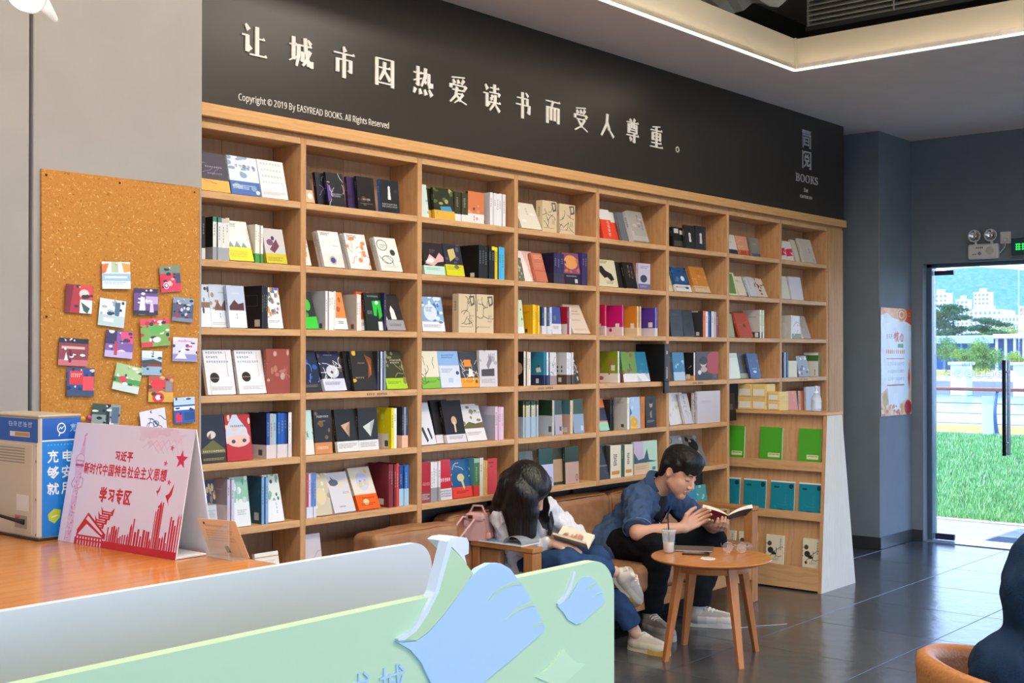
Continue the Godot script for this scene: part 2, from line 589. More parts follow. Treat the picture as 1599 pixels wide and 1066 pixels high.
# ------------------------------------------------------------------ Chinese characters as strokes on a 100-grid, y down
const HAN := {
"让": "20,8 30,20/8,38 26,38 26,82 38,70/62,10 62,90/62,42 88,42/36,90 96,90",
"城": "8,32 34,32/22,10 22,74/6,80 36,66/42,30 92,30/42,30 42,60 34,92/42,50 58,50 58,76 51,74/68,8 72,50 84,86 94,90 94,74/88,44 78,66 60,88/80,12 90,22",
"市": "48,4 54,16/8,24 92,24/22,42 22,80/22,42 78,42 78,78 68,74/50,24 50,96",
"因": "14,10 14,94/14,10 86,10 86,94/14,86 86,86/26,38 74,38/50,20 48,46 28,76/50,48 74,74",
"热": "8,26 44,26/27,6 27,66 18,62/8,52 44,42/50,24 80,24 80,58 86,66 94,66 94,54/64,8 62,36 44,66/52,42 66,54/14,78 8,92/36,78 40,92/60,78 66,92/82,76 94,92",
"爱": "82,6 18,12/24,20 30,30/48,18 52,28/78,16 68,30/12,36 12,46/12,36 90,36 84,46/22,52 80,52/44,44 34,74 10,94/36,64 74,64 56,82 32,96/38,66 60,86 92,95",
"读": "16,10 26,22/6,38 24,38 24,82 36,70/44,16 88,16/66,4 66,30/40,32 92,32 88,42/50,42 56,48/44,52 50,58/38,66 96,66/70,40 68,66 40,94/72,74 92,94",
"书": "16,26 74,26 74,48/10,50 86,50 84,78 74,74/46,6 46,96/66,6 78,16",
"而": "8,12 92,12/50,12 42,32/16,34 16,92/16,34 84,34 84,88 76,84/38,34 38,80/61,34 61,80",
"受": "80,6 20,12/24,20 30,30/48,18 52,28/76,16 66,30/12,36 12,48/12,36 88,36 82,46/24,52 74,52 54,76 14,94/32,56 54,78 92,94",
"人": "50,8 46,44 10,92/48,34 62,66 92,92",
"尊": "32,4 38,12/66,2 58,12/10,16 90,16/22,24 22,58/22,24 78,24 78,58/42,16 40,36 30,42/58,16 58,38 70,38/22,46 78,46/22,56 78,56/8,68 92,68/62,60 62,94 52,90/32,76 40,86",
"重": "78,6 22,12/8,24 92,24/22,34 22,64/22,34 78,34 78,64/22,48 78,48/22,62 78,62/14,76 86,76/50,10 50,92/4,92 96,92",
"。": "26,82 30,74 38,71 46,74 50,82 46,90 38,93 30,90 26,82",
"简": "12,6 44,6/12,6 12,16/12,16 40,16/54,6 88,6/54,6 54,16/54,16 82,16/14,28 88,28 88,92 80,92/14,40 14,94/30,42 72,42 72,80/30,42 30,80/30,60 72,60/30,79 72,79",
"阅": "12,8 22,16/12,20 12,94/32,8 90,8 90,94 80,94/40,24 46,30/64,24 58,30/34,36 70,36 70,54/34,36 34,54/34,54 70,54/46,56 44,72 30,86/58,56 58,80 76,80 76,72",
"习": "16,18 82,18 82,84 66,78/30,36 46,46/26,74 66,54",
"近": "86,12 46,20/46,20 46,50 38,72/46,42 92,42/70,42 70,78/12,16 22,26/6,44 22,44 22,76/6,88 22,76 44,88 96,90",
"平": "14,16 86,16/28,28 36,44/74,26 64,44/6,56 94,56/50,16 50,96",
"新": "26,4 30,12/8,18 50,18/16,24 20,34/42,24 38,34/6,40 52,40/8,56 50,56/29,40 29,94/22,64 10,82/38,64 48,78/92,8 60,18/60,18 60,56 52,92/60,44 96,44/80,44 80,96",
"时": "10,18 10,80/10,18 36,18 36,80/10,48 36,48/10,78 36,78/44,28 96,28/78,8 78,92 66,86/52,46 62,62",
"代": "32,8 8,50/22,34 22,94/38,38 94,30/58,8 66,56 84,88 94,88 94,72/76,10 88,20",
"中": "14,26 14,64/14,26 86,26 86,64/14,62 86,62/50,6 50,96",
"国": "12,10 12,94/12,10 88,10 88,94/12,90 88,90/28,28 72,28/30,50 70,50/24,74 76,74/50,28 50,74/60,58 68,66",
"特": "16,14 8,38/8,30 42,30/26,6 26,96/6,66 42,52/50,20 92,20/70,4 70,40/44,40 96,40/46,58 96,58/82,44 82,92 72,88/54,68 64,80",
"色": "36,4 12,36/34,14 68,14 58,32/20,34 80,34 80,60/20,34 20,84 28,92 86,92 86,78/20,60 80,60/50,34 50,60",
"社": "22,6 30,16/8,28 40,28 8,62/26,48 26,96/32,52 42,64/50,38 92,38/72,10 72,88/44,90 98,90",
"会": "50,4 8,46/50,4 94,46/30,44 70,44/14,62 88,62/46,62 22,90 74,86/66,74 84,94",
"主": "44,4 56,16/14,28 86,28/20,56 80,56/6,92 94,92/50,28 50,92",
"义": "44,4 54,20/18,18 50,66 90,94/84,14 56,62 10,94",
"思": "18,8 18,52/18,8 82,8 82,52/18,30 82,30/18,50 82,50/50,8 50,50/14,66 8,86/30,62 34,90 70,90 70,78/48,60 56,72/82,64 92,82",
"想": "6,20 48,20/28,4 28,56/26,24 8,48/30,28 46,42/56,8 56,54/56,8 90,8 90,54/56,23 90,23/56,38 90,38/56,53 90,53/14,68 8,90/30,64 34,92 70,92 70,80/48,62 56,74/84,66 94,86",
"学": "18,8 26,22/44,4 50,18/80,6 66,24/10,30 10,44/10,30 90,30 86,42/26,46 72,46 50,60/50,58 50,94 38,88/8,68 92,68",
"专": "20,16 82,16/8,38 92,38/46,4 30,60 76,60 52,82/36,74 66,94",
"区": "12,12 90,12/12,12 12,90 94,90/72,24 28,76/30,30 76,76",
"充": "50,2 50,12/10,18 90,18/44,18 26,40 72,36/62,26 78,44/38,46 34,70 10,94/60,46 60,86 66,92 90,90 90,76",
"电": "16,22 16,68/16,22 84,22 84,68/16,45 84,45/16,66 84,66/50,6 50,86 58,92 94,92 94,78",
"够": "24,6 6,40/20,20 48,20 48,90 36,84/14,42 14,66/14,42 36,42 36,66 14,66/72,4 56,30/68,12 92,12 56,46/74,44 56,70/72,54 96,54 54,94",
"安": "48,4 52,14/10,20 10,34/10,20 90,20 86,32/46,34 26,64 78,94/72,50 54,78 14,94/8,50 92,50",
"就": "24,4 28,14/6,20 48,20/12,30 12,48/12,30 42,30 42,48 12,48/28,48 28,92 20,88/14,62 8,80/38,62 46,76/52,32 96,32/70,6 68,50 50,94/76,34 76,84 82,92 96,90 96,76/82,12 92,22",
"用": "18,10 18,60 8,94/18,10 84,10 84,92 72,88/18,36 84,36/18,62 84,62/50,10 50,92",
"核": "8,26 42,26/25,6 25,94/24,32 8,60/28,38 40,52/66,4 70,12/46,20 96,20/66,22 52,40 80,38/78,40 48,78/86,56 50,94/72,72 92,92",
"心": "16,46 10,74/34,34 36,82 46,90 74,90 76,72/48,18 58,36/80,34 92,60"}

func han(ch: String) -> Array:
	var out := []
	for s in String(HAN[ch]).split("/"):
		var line := []
		for p in s.split(" "):
			var q := p.split(",")
			line.append(Vector2(q[0].to_float(), q[1].to_float()) / 100.0)
		out.append(line)
	return out

func write_han(im: Image, text: String, at: Vector2, size: Vector2, step: float, w: float, k: Color) -> void:
	for q in text.length():
		for line in han(text[q]):
			var pts := []
			for p in line:
				pts.append(at + Vector2(q * step, 0) + p * size)
			stroke(im, pts, w, k)

# raised character: each stroke a thin bar with thickness; heavy uprights and light level strokes when serif
func han_mesh(ch: String, size: Vector2, depth: float, serif: bool) -> MB:
	var mb := MB.new()
	var z := 0.0
	for line in han(ch):
		for q in line.size() - 1:
			var a := Vector2(line[q].x, 1.0 - line[q].y) * size
			var b := Vector2(line[q + 1].x, 1.0 - line[q + 1].y) * size
			var d := b - a
			if d.length() < 0.0001:
				continue
			var level := absf(d.normalized().x)
			var w := size.x * (0.03 if ch == "。" else 0.066 if not serif else lerpf(0.15, 0.052, smoothstep(0.55, 0.97, level)))
			var w2 := w
			if serif and level < 0.9 and level > 0.15:
				w2 = w * 0.55 if d.x < 0 else w * 1.15
				if d.x > 0:
					w *= 0.6
			var o := Vector2(-d.y, d.x).normalized()
			var e := d.normalized() * size.x * (0.02 if serif else 0.04)
			mb.prism(PackedVector2Array([a - e - o * w * 0.5, b + e - o * w2 * 0.5, b + e + o * w2 * 0.5, a - e + o * w * 0.5]), 0.0, depth + z)
			z += 0.00003
			if serif and level > 0.97 and d.x > 0 and q == line.size() - 2 and d.length() > size.x * 0.25:
				mb.prism(PackedVector2Array([b + e + Vector2(-0.13, 0.0) * size.x, b + e + Vector2(0.03, -0.01) * size.x, b + e + Vector2(-0.03, 0.07) * size.x]), 0.0, depth + z)
	return mb

# ------------------------------------------------------------------ smooth bodies: distance field meshed as surface nets
# a prim is [a, b, ra, rb, blend] (tapered capsule) or [centre, radii, basis, blend, sign] with radii a Vector3 (ellipsoid)
func field_mesh(prims: Array, cell: float, shade = null, fold := 0.0, fold_scale := Vector3.ONE, seed_ := 3, cut = null) -> ArrayMesh:
	var lo := Vector3.ONE * INF
	var hi := -lo
	for p in prims:
		if p[1] is Vector3 and p[2] is Basis:
			if p[4] < 0:
				continue
			var m: float = maxf(p[1].x, maxf(p[1].y, p[1].z))
			lo = lo.min(p[0] - Vector3.ONE * m)
			hi = hi.max(p[0] + Vector3.ONE * m)
		else:
			lo = lo.min((p[0] - Vector3.ONE * p[2]).min(p[1] - Vector3.ONE * p[3]))
			hi = hi.max((p[0] + Vector3.ONE * p[2]).max(p[1] + Vector3.ONE * p[3]))
	lo -= Vector3.ONE * (cell * 3.0 + fold)
	hi += Vector3.ONE * (cell * 3.0 + fold)
	var nx := int((hi.x - lo.x) / cell) + 2
	var ny := int((hi.y - lo.y) / cell) + 2
	var nz := int((hi.z - lo.z) / cell) + 2
	var g := PackedFloat32Array()
	g.resize(nx * ny * nz)
	g.fill(1.0)
	for p in prims:
		var ell: bool = p[2] is Basis
		var c0: Vector3
		var c1: Vector3
		var k: float = p[3] if ell else p[4]
		var pad := maxf(cell * 3.0, k * 1.2)
		var inv := Basis()
		var rad := Vector3.ONE
		var a: Vector3 = p[0]
		var ab := Vector3.ZERO
		var l2 := 1.0
		var ra := 0.0
		var dr := 0.0
		var sgn := 1.0
		if ell:
			rad = p[1]
			sgn = p[4]
			inv = (p[2] as Basis).transposed()
			var m := maxf(rad.x, maxf(rad.y, rad.z))
			c0 = a - Vector3.ONE * m
			c1 = a + Vector3.ONE * m
		else:
			ab = p[1] - a
			l2 = maxf(ab.length_squared(), 1e-9)
			ra = p[2]
			dr = p[3] - ra
			c0 = (a - Vector3.ONE * ra).min(p[1] - Vector3.ONE * p[3])
			c1 = (a + Vector3.ONE * ra).max(p[1] + Vector3.ONE * p[3])
		var i0 := ((c0 - Vector3.ONE * pad - lo) / cell).floor()
		var i1 := ((c1 + Vector3.ONE * pad - lo) / cell).ceil()
		for z in range(maxi(0, int(i0.z)), mini(nz - 1, int(i1.z)) + 1):
			for y in range(maxi(0, int(i0.y)), mini(ny - 1, int(i1.y)) + 1):
				var o := (z * ny + y) * nx
				for x in range(maxi(0, int(i0.x)), mini(nx - 1, int(i1.x)) + 1):
					var q := lo + Vector3(x, y, z) * cell - a
					var d: float
					if ell:
						q = inv * q
						var s := q / rad
						var k0 := s.length()
						var k1 := (s / rad).length()
						d = k0 * (k0 - 1.0) / maxf(k1, 1e-6)
					else:
						var t := clampf(q.dot(ab) / l2, 0.0, 1.0)
						d = (q - ab * t).length() - (ra + dr * t)
					var e := g[o + x]
					if sgn > 0.0:
						if k > 0.0:
							var h := maxf(k - absf(d - e), 0.0) / k
							e = minf(d, e) - h * h * k * 0.25
						else:
							e = minf(d, e)
					else:
						d = -d
						var h := maxf(k - absf(d - e), 0.0) / maxf(k, 1e-6)
						e = maxf(d, e) + h * h * k * 0.25
					g[o + x] = e
	if fold > 0.0:
		var f := FastNoiseLite.new()
		f.seed = seed_
		f.frequency = 1.0
		f.fractal_octaves = 2
		for z in nz:
			for y in ny:
				var o := (z * ny + y) * nx
				for x in nx:
					if absf(g[o + x]) < fold + cell * 2.0:
						var q := (lo + Vector3(x, y, z) * cell) * fold_scale
						g[o + x] += fold * f.get_noise_3dv(q)
	if cut != null:
		for z in nz:
			for y in ny:
				var o := (z * ny + y) * nx
				for x in nx:
					if g[o + x] < cell * 2.0:
						g[o + x] = maxf(g[o + x], cut.call(lo + Vector3(x, y, z) * cell))
	var vid := PackedInt32Array()
	vid.resize(nx * ny * nz)
	vid.fill(-1)
	var V := PackedVector3Array()
	var N := PackedVector3Array()
	var C := PackedColorArray()
	var I := PackedInt32Array()
	var sy := nx
	var sz := nx * ny
	var off := [0, 1, sy, sy + 1, sz, sz + 1, sz + sy, sz + sy + 1]
	var edges := [[0, 1], [2, 3], [4, 5], [6, 7], [0, 2], [1, 3], [4, 6], [5, 7], [0, 4], [1, 5], [2, 6], [3, 7]]
	var colored: bool = shade != null
	for z in nz - 1:
		for y in ny - 1:
			var row := (z * ny + y) * nx
			for x in nx - 1:
				var o := row + x
				if absf(g[o]) > cell * 2.5:
					continue
				var neg := 0
				for q in 8:
					if g[o + off[q]] < 0.0:
						neg += 1
				if neg == 0 or neg == 8:
					continue
				var s := Vector3.ZERO
				var cnt := 0
				for e in edges:
					var fa := g[o + off[e[0]]]
					var fb := g[o + off[e[1]]]
					if (fa < 0.0) != (fb < 0.0):
						var t := fa / (fa - fb)
						var pa := Vector3(e[0] & 1, (e[0] >> 1) & 1, e[0] >> 2)
						var pb := Vector3(e[1] & 1, (e[1] >> 1) & 1, e[1] >> 2)
						s += pa.lerp(pb, t)
						cnt += 1
				s /= cnt
				var w := lo + (Vector3(x, y, z) + s) * cell
				var gx := lerpf(lerpf(g[o + 1] - g[o], g[o + sy + 1] - g[o + sy], s.y), lerpf(g[o + sz + 1] - g[o + sz], g[o + sz + sy + 1] - g[o + sz + sy], s.y), s.z)
				var gy := lerpf(lerpf(g[o + sy] - g[o], g[o + sy + 1] - g[o + 1], s.x), lerpf(g[o + sz + sy] - g[o + sz], g[o + sz + sy + 1] - g[o + sz + 1], s.x), s.z)
				var gz := lerpf(lerpf(g[o + sz] - g[o], g[o + sz + 1] - g[o + 1], s.x), lerpf(g[o + sz + sy] - g[o + sy], g[o + sz + sy + 1] - g[o + sy + 1], s.x), s.y)
				vid[o] = V.size()
				V.append(w)
				N.append(Vector3(gx, gy, gz).normalized())
				if colored:
					C.append(shade.call(w))
	for z in range(1, nz - 1):
		for y in range(1, ny - 1):
			var row := (z * ny + y) * nx
			for x in range(1, nx - 1):
				var o := row + x
				if vid[o] < 0:
					continue
				var s0 := g[o] < 0.0
				for ax in 3:
					var st: int = [1, sy, sz][ax]
					if s0 == (g[o + st] < 0.0):
						continue
					var u: int = [sy, sz, 1][ax]
					var w: int = [sz, 1, sy][ax]
					var a := vid[o]
					var b := vid[o - u]
					var c := vid[o - u - w]
					var d := vid[o - w]
					if a < 0 or b < 0 or c < 0 or d < 0:
						continue
					if s0:
						I.append_array(PackedInt32Array([a, c, b, a, d, c]))
					else:
						I.append_array(PackedInt32Array([a, b, c, a, c, d]))
	var arr := []
	arr.resize(Mesh.ARRAY_MAX)
	arr[Mesh.ARRAY_VERTEX] = V
	arr[Mesh.ARRAY_NORMAL] = N
	if colored:
		arr[Mesh.ARRAY_COLOR] = C
	arr[Mesh.ARRAY_INDEX] = I
	var mesh := ArrayMesh.new()
	mesh.add_surface_from_arrays(Mesh.PRIMITIVE_TRIANGLES, arr)
	return mesh

# ------------------------------------------------------------------ the room
const CEIL := 3.5
const WX := 10.52  # inner face of the door wall
const ROOM_Z := 8.6
const ROOM_X := -4.2

func room() -> void:
	# floor: screed with dark tiles on it
	var fl := struct("floor", MB.new().box(Vector3(ROOM_X - 0.3, -0.2, -0.6), Vector3(WX + 0.24, -0.012, ROOM_Z + 0.3)), M("25272a", 0.9))
	var tiles := []
	for k in 4:
		tiles.append(mottled([["444646", "525353", "4a4c4c"], ["484a4a", "565757", "4e5050"], ["404344", "4f5152", "474a4a"], ["454849", "535657", "4b4e50"]][k], 0.012, 0.9, 0.2, 0.35, 40 + k, 0.68, 5, 512))
	var sz := 0.79
	var tile := MB.new().bevel(Vector3(0.0, -0.012, 0.0), Vector3(sz - 0.004, 0.0, sz - 0.004), 0.0015).mesh()
	var rng := RandomNumberGenerator.new()
	rng.seed = 12
	var x := 6.18 - 14 * sz
	while x < WX + 0.2:
		var z := 1.76 - 4 * 0.79
		while z < ROOM_Z:
			var inside := x > ROOM_X - 0.5 and x + sz < WX + 1.0
			if inside:
				var o := part(fl, "tile", tile, tiles[rng.randi() % 4])
				o.position = Vector3(x, 0, z)
			z += sz
		x += sz
	# back wall behind the shelves
	struct("wall_back", MB.new().box(Vector3(ROOM_X - 0.3, 0, -0.6), Vector3(WX + 0.24, 4.5, -0.34)), M("4a4c4e", 0.8))
	# grey pillar wall that carries the pinboard, two panels with an open joint
	var pl := struct("wall_left_pillar", MB.new().box(Vector3(ROOM_X, 0, -0.34), Vector3(2.9, CEIL, 0.37)), M("15171a", 0.9))
	part(pl, "panel", MB.new().bevel(Vector3(2.213, 0, 0.37), Vector3(2.922, CEIL, 0.4), 0.003), grey_paint)
	part(pl, "panel", MB.new().bevel(Vector3(ROOM_X, 0, 0.36), Vector3(2.203, CEIL, 0.392), 0.003), grey_paint)
	part(pl, "side_panel", MB.new().bevel(Vector3(2.9, 0, -0.34), Vector3(2.918, CEIL, 0.369), 0.002), grey_paint)
	# slate pillar beside the shelf end
	struct("wall_right_pillar", MB.new().bevel(Vector3(9.85, 0, -0.34), Vector3(WX, CEIL, 0.15), 0.004), slate_paint)
	var bb := M("33383c", 0.3)
	struct("baseboard_pillar", MB.new().bevel(Vector3(9.835, 0, -0.34), Vector3(WX, 0.1, 0.165), 0.003), bb)
	# door wall with the door opening and, further on, two more glazed openings
	var t := 0.24
	var dz0 := 0.251
	var dz1 := 2.10
	var dh := 2.415
	var w := MB.new()
	w.box(Vector3(WX, 0, -0.34), Vector3(WX + t, CEIL + 1.0, dz0))
	w.box(Vector3(WX, dh, dz0), Vector3(WX + t, CEIL + 1.0, dz1))
	w.box(Vector3(WX, 0, dz1), Vector3(WX + t, CEIL + 1.0, 2.5))
	w.box(Vector3(WX, 2.7, 2.5), Vector3(WX + t, CEIL + 1.0, ROOM_Z))
	w.box(Vector3(WX, 0, 5.3), Vector3(WX + t, 2.7, 5.6))
	w.box(Vector3(WX, 0, 8.3), Vector3(WX + t, 2.7, ROOM_Z))
	struct("wall_right", w, slate_paint)
	struct("baseboard_right", MB.new().bevel(Vector3(WX - 0.014, 0, 0.15), Vector3(WX, 0.1, dz0), 0.003), bb)
	var fl2 := MB.new().box(Vector3(ROOM_X - 0.3, 0, -0.6), Vector3(ROOM_X, 4.5, 1.4))  # openings added in this unseen wall to let daylight in
	fl2.box(Vector3(ROOM_X - 0.3, 2.9, 1.4), Vector3(ROOM_X, 4.5, ROOM_Z + 0.3))
	fl2.box(Vector3(ROOM_X - 0.3, 0, 1.4), Vector3(ROOM_X, 0.12, ROOM_Z + 0.3))
	fl2.box(Vector3(ROOM_X - 0.3, 0.12, 4.7), Vector3(ROOM_X, 2.9, 5.0))
	fl2.box(Vector3(ROOM_X - 0.3, 0.12, 8.3), Vector3(ROOM_X, 2.9, ROOM_Z + 0.3))
	struct("wall_far_left", fl2, grey_paint)
	# street side behind the camera: piers, a spandrel and wide shop windows
	var b := MB.new()
	b.box(Vector3(ROOM_X, 2.9, ROOM_Z), Vector3(WX + t, 4.5, ROOM_Z + 0.25))
	for xx in [ROOM_X, -0.6, 3.0, 6.6, 10.2]:
		b.box(Vector3(xx, 0, ROOM_Z), Vector3(xx + 0.3, 2.9, ROOM_Z + 0.25))
	b.box(Vector3(ROOM_X, 0, ROOM_Z), Vector3(WX + t, 0.12, ROOM_Z + 0.25))
	struct("wall_front", b, grey_paint)
	var pane := glass("f2fbfa", 0.05)
	var fm := M("3a4248", 0.4, 0.6)
	var k := 1
	for xx in [-3.9, -0.3, 3.3, 6.9]:
		window_unit(k, Vector3(xx, 0.12, ROOM_Z + 0.12), Vector3(xx + 3.3, 2.9, ROOM_Z + 0.12), pane, fm)
		k += 1
	for zz in [2.5, 5.6]:
		window_unit(k, Vector3(WX + 0.14, 0.0, zz), Vector3(WX + 0.14, 2.7, zz + (2.8 if zz < 3 else 2.7)), pane, fm)
		k += 1
	for zz in [1.4, 5.0]:  # unseen windows, added to light the faces turned towards them
		window_unit(k, Vector3(ROOM_X - 0.15, 0.12, zz), Vector3(ROOM_X - 0.15, 2.9, zz + 3.3), pane, fm)
		k += 1
	glass_door(dz0, dz1, dh)

func window_unit(k: int, a: Vector3, b: Vector3, pane: Material, fm: Material) -> void:
	var along := b - a
	along.y = 0
	var n := along.normalized()
	var o := n.cross(Vector3.UP)
	var f := MB.new()
	var bar := func(p: Vector3, q: Vector3) -> void:
		var e := o * 0.03
		f.box((p - e).min(q - e).min(p + e), (p + e).max(q + e).max(p - e))
	var top := Vector3(0, b.y - a.y, 0)
	bar.call(a, a + along + Vector3(0, 0.05, 0))
	bar.call(a + top - Vector3(0, 0.05, 0), a + along + top)
	for s in [0.0, 0.5, 1.0]:
		var p: Vector3 = a + along * s - n * (0.05 * s)
		bar.call(p, p + top + n * 0.05)
	var w := struct("window_%d" % k, f, fm)
	for s in [0.0, 0.5]:
		var p: Vector3 = a + along * s + n * 0.05 + Vector3(0, 0.05, 0)
		var q: Vector3 = a + along * (s + 0.5) - n * 0.05 + top - Vector3(0, 0.05, 0)
		var e := o * 0.005
		part(w, "pane", MB.new().box((p - e).min(q - e), (p + e).max(q + e)), pane)

func glass_door(z0: float, z1: float, dh: float) -> void:
	var gx := WX + 0.14
	# steel frame in the opening
	var fr := MB.new()
	fr.bevel(Vector3(gx - 0.05, 0, z0), Vector3(gx + 0.05, dh, z0 + 0.045), 0.003)
	fr.bevel(Vector3(gx - 0.05, 0, z1 - 0.045), Vector3(gx + 0.05, dh, z1), 0.003)
	fr.bevel(Vector3(gx - 0.05, dh - 0.03, z0), Vector3(gx + 0.05, dh, z1), 0.003)
	struct("trim_1", fr, M("5a6f80", 0.3, 0.5))
	struct("trim_2", MB.new().bevel(Vector3(WX, -0.01, z0), Vector3(WX + 0.26, 0.008, z1), 0.003), M("b8c0c8", 0.3, 0.7))
	var seam := 1.021
	var pane := glass("eefaf8", 0.06)
	var fit := M("4a4560", 0.3, 0.7)
	var d := Node3D.new()
	d.name = "door_1"
	add_child(d)
	d.set_meta("kind", "structure")
	var spans := [[z0 + 0.052, seam - 0.004], [seam + 0.004, z1 - 0.052]]
	for q in 2:
		var s = spans[q]
		var leaf := part(d, "glass_leaf", MB.new().bevel(Vector3(gx - 0.006, 0.03, s[0]), Vector3(gx + 0.006, dh - 0.045, s[1]), 0.001), pane)
		var hinge: float = s[0] if q == 0 else s[1] - 0.17
		part(leaf, "patch_fitting", MB.new().bevel(Vector3(gx - 0.014, dh - 0.095, hinge), Vector3(gx + 0.014, dh - 0.055, hinge + 0.17), 0.003), fit)
		part(leaf, "patch_fitting", MB.new().bevel(Vector3(gx - 0.014, 0.012, hinge), Vector3(gx + 0.014, 0.065, hinge + 0.17), 0.003), fit)
		var hz: float = 0.915 if q == 0 else 1.13
		for side in [-1.0, 1.0]:
			var hm := M("20242a", 0.15, 0.9) if side < 0 else M("9aa4ae", 0.12, 1.0)
			var hb := MB.new().tube([Vector3(gx + side * 0.055, 0.775, hz), Vector3(gx + side * 0.055, 1.58, hz)], [0.016], 14)
			for yy in [0.88, 1.48]:
				hb.tube([Vector3(gx + side * 0.004, yy, hz), Vector3(gx + side * 0.05, yy, hz)], [0.008], 10)
			part(leaf, "pull_handle", hb, hm)
		if q == 0:
			# opening hours printed for the street side, so they read mirrored from inside
			var ink := M("3c4a46", 0.6)
			var sf := SystemFont.new()
			sf.font_names = PackedStringArray(["Droid Sans"])
			for row in 2:
				var tm := TextMesh.new()
				tm.font = sf
				tm.text = ["10:00-21:00", "10:00-21:00"][row]
				tm.font_size = 16
				tm.pixel_size = 0.0026
				tm.curve_step = 2.0
				tm.depth = 0.0008
				var o := part(leaf, "opening_hours", tm, ink)
				o.position = Vector3(gx + 0.0068, 1.60 - 0.06 * row, 0.645)
				o.rotation.y = PI / 2
			for c in 6:
				var ring := MB.new()
				var pts := []
				for a in 17:
					pts.append(Vector3(gx + 0.0068, 1.458 + 0.036 * sin(TAU * a / 16), 0.42 + 0.088 * c + 0.036 * cos(TAU * a / 16)))
				ring.tube(pts, [0.0016], 4, false)
				var rng := RandomNumberGenerator.new()
				rng.seed = 80 + c
				for s2 in 3:
					ring.tube([Vector3(gx + 0.0068, 1.458 - 0.02 + 0.02 * s2, 0.42 + 0.088 * c - 0.018), Vector3(gx + 0.0068, 1.458 - 0.02 + 0.02 * s2 + rng.randf_range(-0.012, 0.012), 0.42 + 0.088 * c + 0.018)], [0.002], 4, false)
				part(leaf, "notice_symbol", ring, M("4a6a9a", 0.6))

